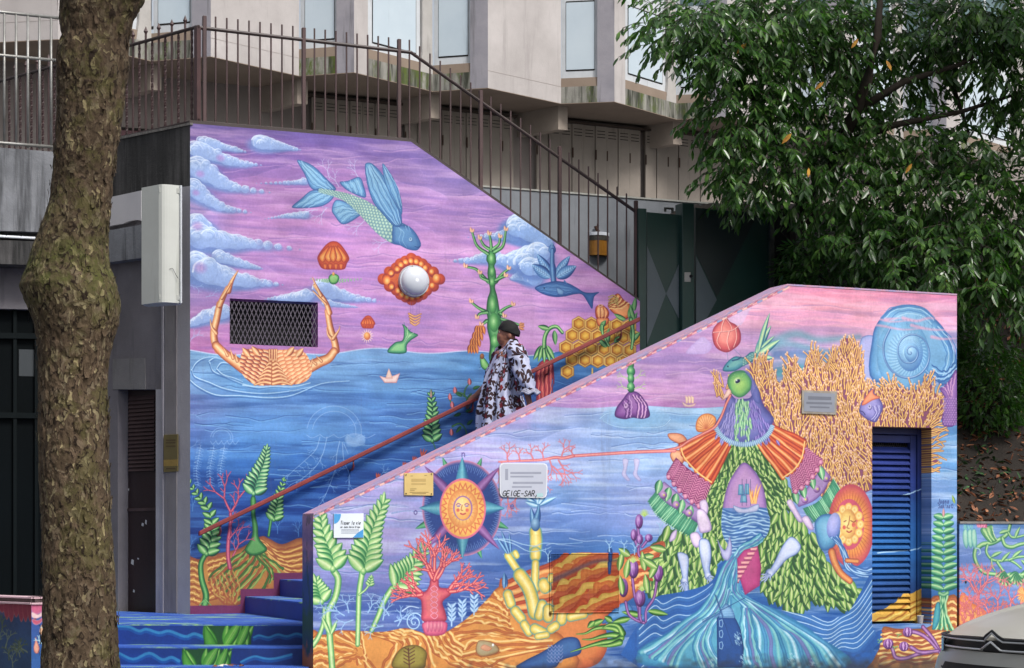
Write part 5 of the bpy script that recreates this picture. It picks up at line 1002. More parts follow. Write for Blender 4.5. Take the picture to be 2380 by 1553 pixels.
# ---------------------------------------------------------------- objects
def link(o, parent=None):
    SC.collection.objects.link(o)
    if parent is not None: o.parent = parent; o.matrix_parent_inverse = parent.matrix_world.inverted()
    return o
def tag(o, label=None, cat=None, group=None, kind=None):
    if label: o['label'] = label
    if cat: o['category'] = cat
    if group: o['group'] = group
    if kind: o['kind'] = kind
    return o
def thing(name, label, cat, loc=(0, 0, 0), group=None, kind=None):
    o = bpy.data.objects.new(name, None); o.location = loc; link(o); o.matrix_world = Matrix.Translation(loc)
    return tag(o, label, cat, group, kind)
def wt(o):
    t = Vector()
    while o is not None: t += o.location; o = o.parent
    return t
def mesh(name, verts, faces, mat, parent=None, smooth=False, uv=None, bevel=0):
    me = bpy.data.meshes.new(name)
    if parent is not None:
        t = wt(parent); verts = [(x - t.x, y - t.y, z - t.z) for x, y, z in verts]
    me.from_pydata([tuple(v) for v in verts], [], faces); me.update()
    bm = bmesh.new(); bm.from_mesh(me); bmesh.ops.recalc_face_normals(bm, faces=bm.faces)
    if bevel: bmesh.ops.bevel(bm, geom=[e for e in bm.edges if len(e.link_faces) == 2 and e.calc_face_angle(0) > .5], offset=bevel, segments=1, affect='EDGES')
    bm.to_mesh(me); bm.free()
    if smooth: me.polygons.foreach_set('use_smooth', [True] * len(me.polygons))
    if uv:
        l = me.uv_layers.new(name='UV'); off = wt(parent)
        for lp in me.loops: l.data[lp.index].uv = uv(Vector(me.vertices[lp.vertex_index].co) + off)
    me.materials.append(mat)
    o = bpy.data.objects.new(name, me); SC.collection.objects.link(o)
    if parent is not None: o.parent = parent
    return o
class MB:
    def __init__(s): s.v, s.f = [], []
    def add(s, V, F):
        n = len(s.v); s.v += [tuple(q) for q in V]; s.f += [tuple(i + n for i in f) for f in F]; return s
    def prism(s, front, back):
        n = len(front)
        return s.add(list(front) + list(back), [tuple(range(n)), tuple(range(2 * n - 1, n - 1, -1))] + [(i, i + n, (i + 1) % n + n, (i + 1) % n) for i in range(n)])
    def plane_poly(s, pl, P, o0, o1):
        """polygon in wall coordinates (s, z) given thickness between offsets o0 (street side) and o1"""
        return s.prism([pl.at(a, b, o0) for a, b in P], [pl.at(a, b, o1) for a, b in P])
    def vpoly(s, pl, P, o0, o1):
        q = pl.shift(o0); P = pp(P); S, Z = q.sz(P[:, 0], P[:, 1])
        return s.plane_poly(pl, list(zip(S, Z)), o0, o1)
    def box(s, c, h, rz=0.0):
        cx, cy, cz = c; a, b, d = h; co, si = math.cos(rz), math.sin(rz)
        V = [(cx + x * a * co - y * b * si, cy + x * a * si + y * b * co, cz + z * d) for z in (-1, 1) for x, y in ((-1, -1), (1, -1), (1, 1), (-1, 1))]
        return s.add(V, [(0, 1, 2, 3), (4, 5, 6, 7), (0, 1, 5, 4), (1, 2, 6, 5), (2, 3, 7, 6), (3, 0, 4, 7)])
    def tube(s, pts, r, n=8, cap=True, r1=None, sq=False, twist=0.0):
        pts = [Vector(p) for p in pts]; m = len(pts); up = Vector((0, 0, 1)); V = []
        for i, p in enumerate(pts):
            d = (pts[min(i + 1, m - 1)] - pts[max(i - 1, 0)]).normalized()
            a = d.cross(up if abs(d.z) < .95 else Vector((1, 0, 0))).normalized(); b = d.cross(a).normalized()
            rr = r[i] if isinstance(r, (list, tuple)) else r + ((r1 if r1 is not None else r) - r) * i / max(m - 1, 1)
            for k in range(n):
                t = 2 * math.pi * k / n + (math.pi / 4 if sq else 0) + twist * i
                V.append(p + a * math.cos(t) * rr + b * math.sin(t) * rr)
        F = [(i * n + k, i * n + (k + 1) % n, (i + 1) * n + (k + 1) % n, (i + 1) * n + k) for i in range(m - 1) for k in range(n)]
        if cap: F += [tuple(range(n)), tuple(range(m * n - 1, (m - 1) * n - 1, -1))]
        return s.add(V, F)
    def build(s, name, mat, parent=None, **k): return mesh(name, s.v, s.f, mat, parent, **k)
def clip_s(P, lo, hi):
    for sgn, lim in ((1, lo), (-1, hi)):
        out = []
        for i in range(len(P)):
            a, b = P[i], P[(i + 1) % len(P)]; fa, fb = sgn * (a[0] - lim), sgn * (b[0] - lim)
            if fa >= 0: out.append(a)
            if (fa > 0) != (fb > 0) and abs(fa - fb) > 1e-9 and not (fa == 0 or fb == 0):
                t = fa / (fa - fb); out.append((a[0] + t * (b[0] - a[0]), a[1] + t * (b[1] - a[1])))
        P = out
        if len(P) < 3: return []
    return P
def clip_z(P, lim, above):
    sgn = 1 if above else -1; out = []
    for i in range(len(P)):
        a, b = P[i], P[(i + 1) % len(P)]; fa, fb = sgn * (a[1] - lim), sgn * (b[1] - lim)
        if fa >= 0: out.append(a)
        if (fa > 0) != (fb > 0) and not (fa == 0 or fb == 0):
            t = fa / (fa - fb); out.append((a[0] + t * (b[0] - a[0]), lim))
    return out
def wall_mesh(name, pl, outline, holes, depth, mat, parent, uv=None, hd=None, matside=None):
    """front sheet of a wall with rectangular openings, its rim and the reveals of the openings"""
    mb = MB(); cuts = sorted({min(p[0] for p in outline) - 1, max(p[0] for p in outline) + 1} | {h[0] for h in holes} | {h[2] for h in holes})
    for a, b in zip(cuts, cuts[1:]):
        P = clip_s(outline, a, b)
        if len(P) < 3: continue
        hs_ = sorted([h for h in holes if h[0] <= a + 1e-6 and h[2] >= b - 1e-6], key=lambda h: h[1])
        segs = []; cur = P
        for h in hs_:
            segs.append(clip_z(cur, h[1], False)); cur = clip_z(cur, h[3], True)
        segs.append(cur)
        for q in segs:
            if len(q) > 2: mb.add([pl.at(x, z, 0) for x, z in q], [tuple(range(len(q)))])
    n = len(outline)
    for i in range(n):
        a, b = outline[i], outline[(i + 1) % n]
        mb.add([pl.at(*a, 0), pl.at(*b, 0), pl.at(*b, -depth), pl.at(*a, -depth)], [(0, 1, 2, 3)])
    mb.add([pl.at(*a, -depth) for a in outline], [tuple(range(n))])
    for x0, z0, x1, z1 in holes:
        c = [(x0, z0), (x1, z0), (x1, z1), (x0, z1)]; d = hd or depth * .98
        for i in range(4):
            a, b = c[i], c[(i + 1) % 4]; mb.add([pl.at(*a, 0), pl.at(*b, 0), pl.at(*b, -d), pl.at(*a, -d)], [(0, 1, 2, 3)])
    me = bpy.data.meshes.new(name); t = wt(parent)
    me.from_pydata([(x - t.x, y - t.y, z - t.z) for x, y, z in mb.v], [], mb.f); me.update()
    if uv:
        l = me.uv_layers.new(name='UV')
        for lp in me.loops: l.data[lp.index].uv = uv(Vector(me.vertices[lp.vertex_index].co) + t)
    me.materials.append(mat); o = bpy.data.objects.new(name, me); SC.collection.objects.link(o)
    if parent is not None: o.parent = parent
    return o
def painted(name, cv, rough=.72, bump=.25, gain=1.0):
    """wall paint: the strokes of a canvas, held in memory, over rendered plaster"""
    img = bpy.data.images.new(name, cv.W, cv.H, alpha=False)
    px = np.ones((cv.H, cv.W, 4), np.float32); px[..., :3] = np.clip(cv.a[::-1] / 255, 0, 1)
    img.pixels.foreach_set(px.ravel()); img.update(); img.pack()
    m, nt, p = new_mat(name); t = node(nt, 'ShaderNodeTexImage', image=img, extension='EXTEND', interpolation='Cubic')
    v = pos(nt); n = noise_n(nt, v, 1.7, 7, .6)
    col = mix_n(nt, 1.0, t.outputs[0], ramp_n(nt, n, [(.25, 'dcdcdc'), (.7, 'ffffff')]), 'MULTIPLY')
    if gain != 1.0:
        g = node(nt, 'ShaderNodeVectorMath', operation='SCALE'); g.inputs['Scale'].default_value = gain; nt.links.new(col, g.inputs[0]); col = g.outputs[0]
    vs = pos(nt, (1, 1, .07)); col = mix_n(nt, thr(nt, noise_n(nt, vs, 9, 5, .75), .60, .85), col, mix_n(nt, .35, col, '5c5864'))
    col = mix_n(nt, thr(nt, noise_n(nt, v, 30, 7, .85), .70, .74), col, mix_n(nt, .5, col, 'b8b4b8'))
    nt.links.new(col, p.inputs['Base Color']); p.inputs['Roughness'].default_value = rough; p.inputs['Specular IOR Level'].default_value = .3
    bump_n(nt, p, noise_n(nt, v, 70, 6, .7), bump, .006)
    pl, (s0, s1, z0, z1) = cv.pl, cv.ext
    def uv(q): s = (q.x - pl.x0) * pl.c + (q.y - pl.y0) * pl.s; return ((s - s0) / (s1 - s0), (q.z - z0) / (z1 - z0))
    return m, uv
R_ = random.Random(7); NG = np.random.default_rng(7)
# ---------------------------------------------------------------- material palette
white_render = M('white_render', 'bcb6b4', 'a49e9c', 1.3, .85, .3, 60, streak='948e8c', sk_lo=.54, sk_hi=.8, chips='8e8884')
pier_grey = M('grey_pier_concrete', '9c989e', '84828a', 2.2, .9, .3, 50, streak='5e5c60', sk_lo=.55, sk_hi=.75)
panel_paint = M('pale_panel_paint', 'c0ccd4', 'b2c0ca', 1.1, .6, .05, 30, streak='9aa6ae', sk_lo=.64, sk_hi=.85)
frame_paint = M('window_frame_paint', 'c8ccd0', 'b4b8bc', 3, .6, .1, 40, streak='8a8c8a', sk_lo=.6, sk_hi=.8)
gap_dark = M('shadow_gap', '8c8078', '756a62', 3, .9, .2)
moss_conc = M('mossy_concrete', '98968e', '7c7a74', 3, .95, .4, 40, streak='34362c', sk_lo=.44, sk_hi=.6, moss='4c5a1c', moss_lo=.50, moss_hi=.62)
soffit_m = M('soffit_concrete', '8e7e70', '7c6d60', 1.2, .95, .25, 30)
closet_m = M('taupe_shutter_paint', '948a80', '80776e', 1.6, .7, .1, 30, streak='5e564e', sk_lo=.62, sk_hi=.8)
slit_m = M('dark_slit', '1c1814', '16120f', 4, .9, 0)
hinge_m = M('rusty_hinge', '4a3022', '2c201a', 9, .9, .3)
grey_wall_m = M('grey_painted_wall', '868a90', '6e7278', 1.6, .85, .25, 50, streak='4a4c50', sk_lo=.6, sk_hi=.8)
stained = M('black_stained_concrete', '5a5858', '2c2b2c', 1.1, .95, .45, 35, streak='242424', sk_lo=.40, sk_hi=.62)
concrete = M('grey_concrete', '85878c', '5c5e62', 1.9, .93, .5, 40, streak='3c3d40', sk_lo=.5, sk_hi=.7, chips='a4a6a8')
pink_wall = M('lilac_grey_wall', '78747a', '625f63', 1.4, .9, .3, 50, streak='4e4c50', sk_lo=.58, sk_hi=.8)
pillar_m = M('pale_grey_pillar', 'a09ea4', '8a888e', 1.8, .9, .3, 45, streak='6a686c', sk_lo=.6, sk_hi=.8)
plum = M('plum_iron_paint', '4c3434', '3a2828', 6, .55, .15, 60, chips='8c7a78')
plum_dark = M('dark_plum_iron', '3a2a28', '2a201e', 6, .5, .15, 60)
galv = M('galvanised_steel', '9a9a98', '76746f', 5, .45, .15, 60, metal=.5)
rail_red = M('dark_red_handrail', '8c3c38', '6c2c2c', 5, .4, .1, 60)
door_brown = M('dark_brown_door', '2c1c1e', '22161a', 2, .5, .15, 40, chips='b4b0ac')
green_gate = M('dark_green_paint', '1c3c36', '142e28', 1.2, .35, .08, 40)
green_gate2 = M('slate_green_paint', '566064', '485256', 1.2, .35, .08, 40)
glass_dark = M('dark_glass', '101c20', '0c1418', .8, .12, 0, spec=.7)
glass_teal = M('teal_window_glass', '647c80', '46585c', .8, .12, 0, spec=.7)
black_m = M('black_void', '0a0a0c', '0a0a0c', 1, .9, 0)
brass = M('aged_brass', 'a88c50', '8c7440', 6, .4, .2, 60, metal=.5)
asphalt = M('asphalt', '44454a', '38393c', 2, .9, .6, 90)
paving = M('paving', '6a6a6c', '585859', 3, .9, .5, 70)
kerb_m = M('kerb_stone', '8c8a86', '74726e', 4, .85, .4, 50)
# painted concrete steps: worn blue treads with pale green splashes
def tread_mat():
    m, nt, p = new_mat('painted_tread'); v = pos(nt); vs = pos(nt, (.35, 1.2, 1))
    c = mix_n(nt, thr(nt, noise_n(nt, v, 3, 8), .3, .7), '2048a0', '3c64b8')
    c = mix_n(nt, thr(nt, noise_n(nt, vs, 4, 6, .7), .53, .62), c, '8cb874'); c = mix_n(nt, thr(nt, noise_n(nt, v, 26, 6, .8), .64, .72), c, 'a8b4b8')
    nt.links.new(c, p.inputs['Base Color']); p.inputs['Roughness'].default_value = .7; bump_n(nt, p, noise_n(nt, v, 60), .4); return m
tread_m = tread_mat()
blue_riser = M('blue_riser_paint', '183c94', '12307c', 3, .6, .15, 60, chips='3c64b4')
# ---------------------------------------------------------------- ground
def gz(x, y): return 0.0 if y < 12.6 else .12 + .06 * max(0, min(y, 21) - 12.8)
mb = MB(); ys = [-300, -40, 0, 6, 12.6]
mb.add([(-400, -300, 0), (400, -300, 0), (400, 12.6, 0), (-400, 12.6, 0)], [(0, 1, 2, 3)])
tag(mb.build('street', asphalt), kind='structure')
mb = MB(); n = 24; Y = [12.78 + i * (30 / n) for i in range(n + 1)]
for a, b in zip(Y, Y[1:]): mb.add([(-400, a, gz(0, a)), (400, a, gz(0, a)), (400, b, gz(0, b)), (-400, b, gz(0, b))], [(0, 1, 2, 3)])
mb.add([(-400, 42.78, gz(0, 30)), (400, 42.78, gz(0, 30)), (400, 400, 0), (-400, 400, 0)], [(0, 1, 2, 3)])
tag(mb.build('pavement', paving), kind='structure')
kerb = thing('kerb', None, None, (0, 12.69, 0)); tag(kerb, kind='structure')
for i in range(-14, 15): MB().box((i * 1.0, 12.69, .05), (.494, .09, .085)).build('kerb_stone', kerb_m, kerb, bevel=.012)
# ---------------------------------------------------------------- stair wall (rear mural)
cvA = paint_stair_wall(); matA, uvA = painted('stair_wall_paint', cvA)
sA = lambda x, y: tuple(float(q) for q in PA.sz(x, y))
ZT = 5.405; sK, sR = 2.166, 4.637
wallA = thing('stair_wall', 'tall violet and blue mural wall with flying fish and crab behind the handrail', 'wall', PA.at(0, .88))
outA = [(0, .3), (5.0, .3), (5.0, 2.9), (sR, 2.9), (sR, 3.982), (sK, ZT), (0, ZT)]
outA = [(0, .3), (sR, .3), (sR, 3.982), (sK, ZT), (0, ZT)]
g0, g1 = sA(534, 693), sA(739, 808)
hole = (g0[0], g1[1] + .003, g1[0], g0[1] - .002)
wall_mesh('plaster', PA, outA, [hole], .26, matA, wallA, uvA, hd=.2)
MB().plane_poly(PA, [(hole[0], hole[1]), (hole[2], hole[1]), (hole[2], hole[3]), (hole[0], hole[3])], -.195, -.2).build('vent_recess', black_m, wallA)
mb = MB()   # expanded metal mesh of the vent
w_, h_ = .042, .10
for i in range(int((hole[2] - hole[0]) / w_) + 1):
    for j in range(int((hole[3] - hole[1]) / (h_ / 2)) + 1):
        s_ = hole[0] + i * w_ + (j % 2) * w_ / 2; z_ = hole[1] + j * h_ / 2
        for sg in (-1, 1):
            s2, z2 = s_ + sg * w_ / 2, z_ + h_ / 2
            if hole[0] <= s_ <= hole[2] and hole[0] - .001 <= s2 <= hole[2] and z2 <= hole[3]:
                d = (s2 - s_, z2 - z_); L = math.hypot(*d); nx, nz = -d[1] / L * .003, d[0] / L * .003
                mb.plane_poly(PA, [(s_ - nx, z_ - nz), (s_ + nx, z_ + nz), (s2 + nx, z2 + nz), (s2 - nx, z2 - nz)], .004, -.002)
g = mb.build('vent_mesh', M('grimy_mesh', '645c68', '4c4650', 9, .7, 0), wallA); g['kind'] = 'stuff'
# coping strip under the railing
cop = M('dark_coping', '4a4240', '38302e', 3, .8, .2)
MB().plane_poly(PA, [(0, ZT), (sK, ZT), (sR, 3.982), (sR, 4.012), (sK + .01, ZT + .035), (0, ZT + .035)], -.02, -.24).build('coping', cop, wallA)
# round wall lamp
lm = thing('wall_lamp', 'round white globe lamp on the violet sky of the rear mural', 'lamp', PA.v(961, 654))
def dome(pl, s0, z0, R, depth, out0, n=28, m=9, power=1.0):
    b = MB(); V = []; F = []
    for j in range(m + 1):
        t = j / m * math.pi / 2
        for k in range(n):
            a = 2 * math.pi * k / n; r = R * math.cos(t); V.append(pl.at(s0 + r * math.cos(a), z0 + r * math.sin(a), out0 + depth * math.sin(t)))
    for j in range(m):
        for k in range(n): F.append((j * n + k, j * n + (k + 1) % n, (j + 1) * n + (k + 1) % n, (j + 1) * n + k))
    F.append(tuple(range(m * n, m * n + n))); return b.add(V, F)
ls, lz = sA(961, 654); lamp_glass = M('opal_lamp_glass', 'ccd0d6', 'c0c4cc', 2, .33, 0, spec=.45)
mb = MB(); n = 32
ring = [PA.at(ls + .15 * math.cos(a), lz + .15 * math.sin(a), .035) for a in [2 * math.pi * k / n for k in range(n)]]
rb = [PA.at(ls + .156 * math.cos(a), lz + .156 * math.sin(a), 0) for a in [2 * math.pi * k / n for k in range(n)]]
mb.prism(ring, rb).build('base', M('white_lamp_base', 'bcc2ca', 'b0b6bc', 2, .4, 0), lm, smooth=False)
dome(PA, ls, lz, .138, .075, .034).build('globe', lamp_glass, lm, smooth=True)
for a in (100, 235, 350):
    q = math.radians(a); MB().tube([PA.at(ls + .143 * math.cos(q), lz + .143 * math.sin(q), .03), PA.at(ls + .143 * math.cos(q), lz + .143 * math.sin(q), .043)], .006, 6).build('screw', galv, lm)
# handrail
hr = thing('handrail', 'sloping dark red handrail fixed to the rear mural wall', 'handrail', PA.v(465, 1240))
h0, h1 = PA.shift(.09).sz(462, 1241), PA.shift(.09).sz(1486, 742); h0 = (float(h0[0]), float(h0[1])); h1 = (float(h1[0]), float(h1[1]))
dz = .022
MB().plane_poly(PA, [(h0[0], h0[1] - dz), (h1[0], h1[1] - dz), (h1[0], h1[1] + dz), (h0[0], h0[1] + dz)], .115, .065).build('rail', rail_red, hr, bevel=.008)
for f in (.045, .33, .60, .78, .955):
    s_ = h0[0] + (h1[0] - h0[0]) * f; z_ = h0[1] + (h1[1] - h0[1]) * f - .02
    MB().tube([PA.at(s_, z_, .09), PA.at(s_, z_ - .05, .09), PA.at(s_, z_ - .085, .06), PA.at(s_, z_ - .09, 0)], .011, 8).build('bracket', rail_red, hr, smooth=True)
# ---------------------------------------------------------------- front wall with the big mural
def end_mat():
    m, nt, p = new_mat('end_face_paint'); v = pos(nt); s = node(nt, 'ShaderNodeSeparateXYZ'); nt.links.new(v, s.inputs[0])
    a = node(nt, 'ShaderNodeMath', operation='MULTIPLY_ADD'); nt.links.new(noise_n(nt, v, 9, 5), a.inputs[0]); a.inputs[1].default_value = .35; nt.links.new(s.outputs['Z'], a.inputs[2])
    f = thr(nt, a.outputs[0], .5, 2.0)
    c = ramp_n(nt, f, [(0, '6c3a28'), (.22, 'a05c38'), (.27, '24405c'), (.42, '2c5048'), (.5, '2c4884'), (.62, '34508c'), (.72, '6c6498'), (.78, 'a0789c'), (.84, '7c6898'), (1, 'b890b0')])
    c = mix_n(nt, thr(nt, noise_n(nt, pos(nt, (1, 1, .4)), 12, 5, .7), .55, .6), c, mix_n(nt, .5, c, '24482c')); nt.links.new(c, p.inputs['Base Color']); p.inputs['Roughness'].default_value = .75; return m
end_m = end_mat()
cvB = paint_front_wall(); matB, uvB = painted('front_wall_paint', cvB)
sB0, sBK, sB1 = .211, 4.50, 6.269; zB0, zB1 = 1.7616, 3.770
wallB = thing('front_wall', 'pink and blue mural wall with bird-headed figure sloping up beside the stairs', 'wall', PB.at(3, .4))
d0, d1, dzb, dzt = 5.367, 5.995, .812, 2.571
outB = [(sB0, -.2), (sB1, -.2), (sB1, zB1), (sBK, zB1), (sB0, zB0)]
wall_mesh('parapet', PB, outB, [(d0, dzb, d1, dzt)], .28, matB, wallB, uvB, hd=.28)
rb2 = M('plain_plaster', '6c6a70', '5c5a60', 2, .9, .3)
MB().add([PB.at(5.3, z, o) for z in (-.2, zB1 - .3) for o in (-.285, -1.7)] + [PB.at(sB1 - .005, z, o) for z in (-.2, zB1 - .3) for o in (-.285, -1.7)], [(0, 1, 3, 2), (4, 5, 7, 6), (0, 1, 5, 4), (1, 3, 7, 5), (2, 3, 7, 6)]).build('meter_room', rb2, wallB)
mb = MB().add([PB.at(sB0 - .002, z, o) for z in (-.2, zB0) for o in (.001, -.281)], [(0, 1, 3, 2)]); mb.build('end_face', end_m, wallB)
# striped ribbon along the sloping top edge
cope = M('ribbon_edge', 'c88c98', '8c90bc', 9, .7, .2, 60)
MB().plane_poly(PB, [(sB0 + .002, zB0 + .0015), (sBK, zB1 + .0015), (sB1, zB1 + .0015), (sB1, zB1 + .016), (sBK, zB1 + .016), (sB0 + .002, zB0 + .016)], .004, -.284).build('top_edge', cope, wallB)
# louvred door
cvD = paint_door(); matD, uvD = painted('door_paint', cvD, .45, .1)
dp = thing('louvre_door', 'narrow blue louvred service door set in the front mural wall', 'door', PB.at(5.6, dzb, -.17))
sv = lambda x, y, pl=PD: tuple(float(q) for q in pl.sz(x, y))
a_ = sv(2119, 1030); fr0 = sv(2112, 1029)
xs0, xs1, xs2, xs3 = d0 - .06, sv(2116, 1200)[0], sv(2130, 1200)[0], d1 + .05
ztop, zbot = sv(2080, 1029)[1], sv(2080, 1428)[1]
def fb(nm, s0, z0, s1, z1, o0, o1): return mesh(nm, *(lambda m: (m.v, m.f))(MB().plane_poly(PB, [(s0, z0), (s1, z0), (s1, z1), (s0, z1)], o0, o1)), matD, dp, uv=uvD, bevel=.004)
fb('door_stile', xs1, dzb + .02, xs2, dzt - .06, -.17, -.22); fb('top_rail', xs0, ztop, xs1, dzt - .065, -.17, -.22); fb('bottom_rail', xs0, dzb + .02, xs1, zbot, -.17, -.22)
fb('door_frame', xs2 + .004, dzb, xs3, dzt - .004, -.155, -.24); fb('frame_head', xs0, dzt - .058, xs2 + .003, dzt + .03, -.155, -.24)
MB().plane_poly(PB, [(xs0, dzb), (xs2, dzb), (xs2, dzt), (xs0, dzt)], -.275, -.28).build('backing', black_m, dp)
n = 28
for i in range(n):
    z_ = zbot + (ztop - zbot - .03) * (i + .1) / n
    mb = MB(); A_, B_ = (-.172, z_), (-.215, z_ + .042)
    mb.add([PB.at(xs0, A_[1], A_[0]), PB.at(xs1, A_[1], A_[0]), PB.at(xs1, B_[1], B_[0]), PB.at(xs0, B_[1], B_[0]), PB.at(xs0, A_[1] - .012, A_[0]), PB.at(xs1, A_[1] - .012, A_[0]), PB.at(xs1, B_[1] - .012, B_[0] - .002), PB.at(xs0, B_[1] - .012, B_[0] - .002)],
           [(0, 1, 2, 3), (4, 5, 6, 7), (0, 1, 5, 4), (3, 2, 6, 7), (0, 3, 7, 4), (1, 2, 6, 5)])
    mesh('slat', mb.v, mb.f, matD, dp, uv=uvD)
mb = MB()
for z0_ in (zbot + .0, zbot + .62, ztop - .05):
    for i in range(30): s_ = xs0 + i * .02; mb.tube([PB.at(s_, z0_, -.23), PB.at(s_ + .01, z0_ + .05, -.23), PB.at(s_ + .02, z0_, -.23)], .0018, 4)
g = mb.build('wire_mesh', galv, dp); g['kind'] = 'stuff'
# paper cup on the door sill
cz = dzb; cx = PB.at(sv(2139, 1450, PB.shift(-.07))[0], cz, -.07)
cup = thing('paper_cup', 'small paper cup standing on the sill of the blue door', 'cup', cx)
def lathe(prof, c, n=20):
    b = MB(); V = [(c[0] + r * math.cos(2 * math.pi * k / n), c[1] + r * math.sin(2 * math.pi * k / n), c[2] + z) for r, z in prof for k in range(n)]
    F = [(j * n + k, j * n + (k + 1) % n, (j + 1) * n + (k + 1) % n, (j + 1) * n + k) for j in range(len(prof) - 1) for k in range(n)]
    return b.add(V, F)
lathe([(0, 0), (.022, 0), (.029, .068), (.026, .066), (.020, .004), (0, .004)], (cx[0], cx[1], cx[2] + .002)).build('cup_wall', M('cup_paper', 'a8a09c', '948c88', 12, .7, .1), cup, smooth=False)
mb = MB(); mb.tube([(cx[0] + .0285 * math.cos(a), cx[1] + .0285 * math.sin(a), cx[2] + .07) for a in [2 * math.pi * k / 16 for k in range(17)]], .003, 6).build('rim', M('cup_rim', 'd0ccc8', 'c4c0bc', 5, .6, 0), cup, smooth=True)
# ---------------------------------------------------------------- stairs
main = thing('stairs', None, None, (0, 16, 0)); tag(main, kind='structure')
cvR = paint_risers(); matR, uvR = painted('riser_paint', cvR, .6)
fronts = [(16.1, .88), (15.78, .714), (15.46, .57), (15.12, .42)]
for i, (Y, z) in enumerate(fronts):
    x0, x1 = (185 - CXV) / FPX * Y, (716 - CXV) / FPX * Y
    sl_ = math.tan(math.radians(-3)); yl = lambda x: Y + (x - (700 - CXV) / FPX * Y) * sl_
    base = gz(0, Y) - .1 if i == 3 else fronts[i + 1][1] - .02
    back = [(x1 + .25, Y + 1.2), (x0 - .4, Y + 1.2)] if i else None
    P = [(x0, yl(x0)), (x1, yl(x1))] + ([(x1, yl(x1) + .40), (x0, yl(x0) + .40)] if i else [PB.at(.5, 0, -.14)[:2], PB.at(4.7, 0, -.14)[:2], PA.at(4.7, 0, .0)[:2], PA.at(0, 0, 0)[:2], PL.at(-2.6, 0, 0)[:2]])
    MB().prism([(x, y, z) for x, y in P], [(x, y, 0) for x, y in P]).build('platform' if i == 0 else 'step', tread_m, main)
    mb = MB(); zb = fronts[i + 1][1] if i < 3 else gz(0, Y) - .02
    mb.prism([(x0, yl(x0) - .003, zb), (x1, yl(x1) - .003, zb), (x1, yl(x1) - .003, z - .012), (x0, yl(x0) - .003, z - .012)], [(x0, yl(x0) + .003, zb), (x1, yl(x1) + .003, zb), (x1, yl(x1) + .003, z - .012), (x0, yl(x0) + .003, z - .012)])
    mesh('riser', mb.v, mb.f, matR, main, uv=uvR)
for k in range(13):
    s0 = .522 + k * .335; z = .88 + (k + 1) * .157; s1 = 4.62
    MB().prism([PA.at(s0, z, .002), PA.at(s1 if k < 12 else 6.2, z, .002), PA.at(s1 if k < 12 else 6.2, z, 2.81), PA.at(s0, z, 2.81)], [PA.at(s0, z - .16, .002), PA.at(s1 if k < 12 else 6.2, z - .16, .002), PA.at(s1 if k < 12 else 6.2, z - .16, 2.81), PA.at(s0, z - .16, 2.81)]).build('step', tread_m, main)
    MB().prism([PA.at(s0 - .003, z - .157, .004), PA.at(s0 - .003, z - .157, 2.8), PA.at(s0 - .003, z - .012, 2.8), PA.at(s0 - .003, z - .012, .004)], [PA.at(s0 + .002, z - .157, .004), PA.at(s0 + .002, z - .157, 2.8), PA.at(s0 + .002, z - .012, 2.8), PA.at(s0 + .002, z - .012, .004)]).build('riser', blue_riser, main)
for k in range(10):
    s1 = 4.6 - k * .27; z = 3.75 + k * .155
    MB().prism([PA.at(.3, z, -.27), PA.at(s1, z, -.27), PA.at(s1, z, -1.95), PA.at(.3, z, -1.95)], [PA.at(.3, z - .16, -.27), PA.at(s1, z - .16, -.27), PA.at(s1, z - .16, -1.95), PA.at(.3, z - .16, -1.95)]).build('step', concrete, main)
# scraps of litter on the third step
lt = thing('litter', 'crumpled paper and dry leaf scraps on the lower painted step', 'litter', (-2.2, 15.62, .572))
for k in range(7):
    x, y = -2.33 + k * .035 + R_.uniform(-.01, .01), 15.6 + R_.uniform(-.06, .02); a = R_.uniform(0, 3)
    V = [(x + .03 * math.cos(a + t) * R_.uniform(.6, 1.2), y + .02 * math.sin(a + t), .574 + R_.uniform(0, .022)) for t in (0, 1.3, 2.6, 3.9, 5.2)]
    mesh('scrap', V + [(x, y, .59)], [(i, (i + 1) % 5, 5) for i in range(5)], M('paper_scrap', 'd8d4cc', 'b8a890', 20, .8, 0) if k in (1, 2) else M('dead_leaf', '7c4a2c', '5a3420', 20, .8, .2), lt)
# ---------------------------------------------------------------- left building
lb = thing('entrance_building', 'grey concrete building with stained beam and brown service door left of the mural', 'building', PL.at(-.5, .88))
def lv(name, pl, P, o0, o1, mat, parent=lb, **k): return MB().vpoly(pl, P, o0, o1).build(name, mat, parent, **k)
lv('roof_beam', PL, '442,286 442,432 120,478 120,350', 0, -.5, stained)
lv('beam_edge', PL, '442,284.5 442,290 120,356 120,350', .012, -.02, M('chalky_edge', '807c78', '444240', 30, .9, .3))
lv('wall', PL, '442,432 442,905 362,905 120,905 120,478', -.02, -.5, pink_wall)
lv('corner_pillar', PL, '442,432 442,1436 362,1436 362,905 375,905 375,432', 0, -.4, pillar_m)
lv('wall', PL, '274,905 240,905 240,1445 274,1445', -.02, -.5, pink_wall)
lv('wall', PL, '240,905 120,905 120,1460 240,1460', -.02, -.5, pink_wall)
lv('lintel', PL, '330,522 330,600 316,601 200,617 200,545', .10, -.02, concrete)
lv('canopy_block', PL, '345,500 345,597 332,599 332,502', .04, -.02, concrete)
lv('cement_patch', PL, '336,832 338,905 262,905 262,835', -.012, -.03, M('cement_patch', '7c7a7a', '706e70', 6, .95, .4, 50, streak='55534f'))
lv('conduit', PL, '376,705 379,705 379,1425 376,1425', .015, 0, pier_grey); lv('pipe_chase', PL, '383,705 410,705 410,1424 383,1424', .010, 0, M('chase_cover', '7e7a7c', '6e6a6c', 2, .85, .2, streak='56525a'))
lv('doorway_recess', PL, '362,905 274,905 274,1440 362,1440', -.22, -.5, black_m)
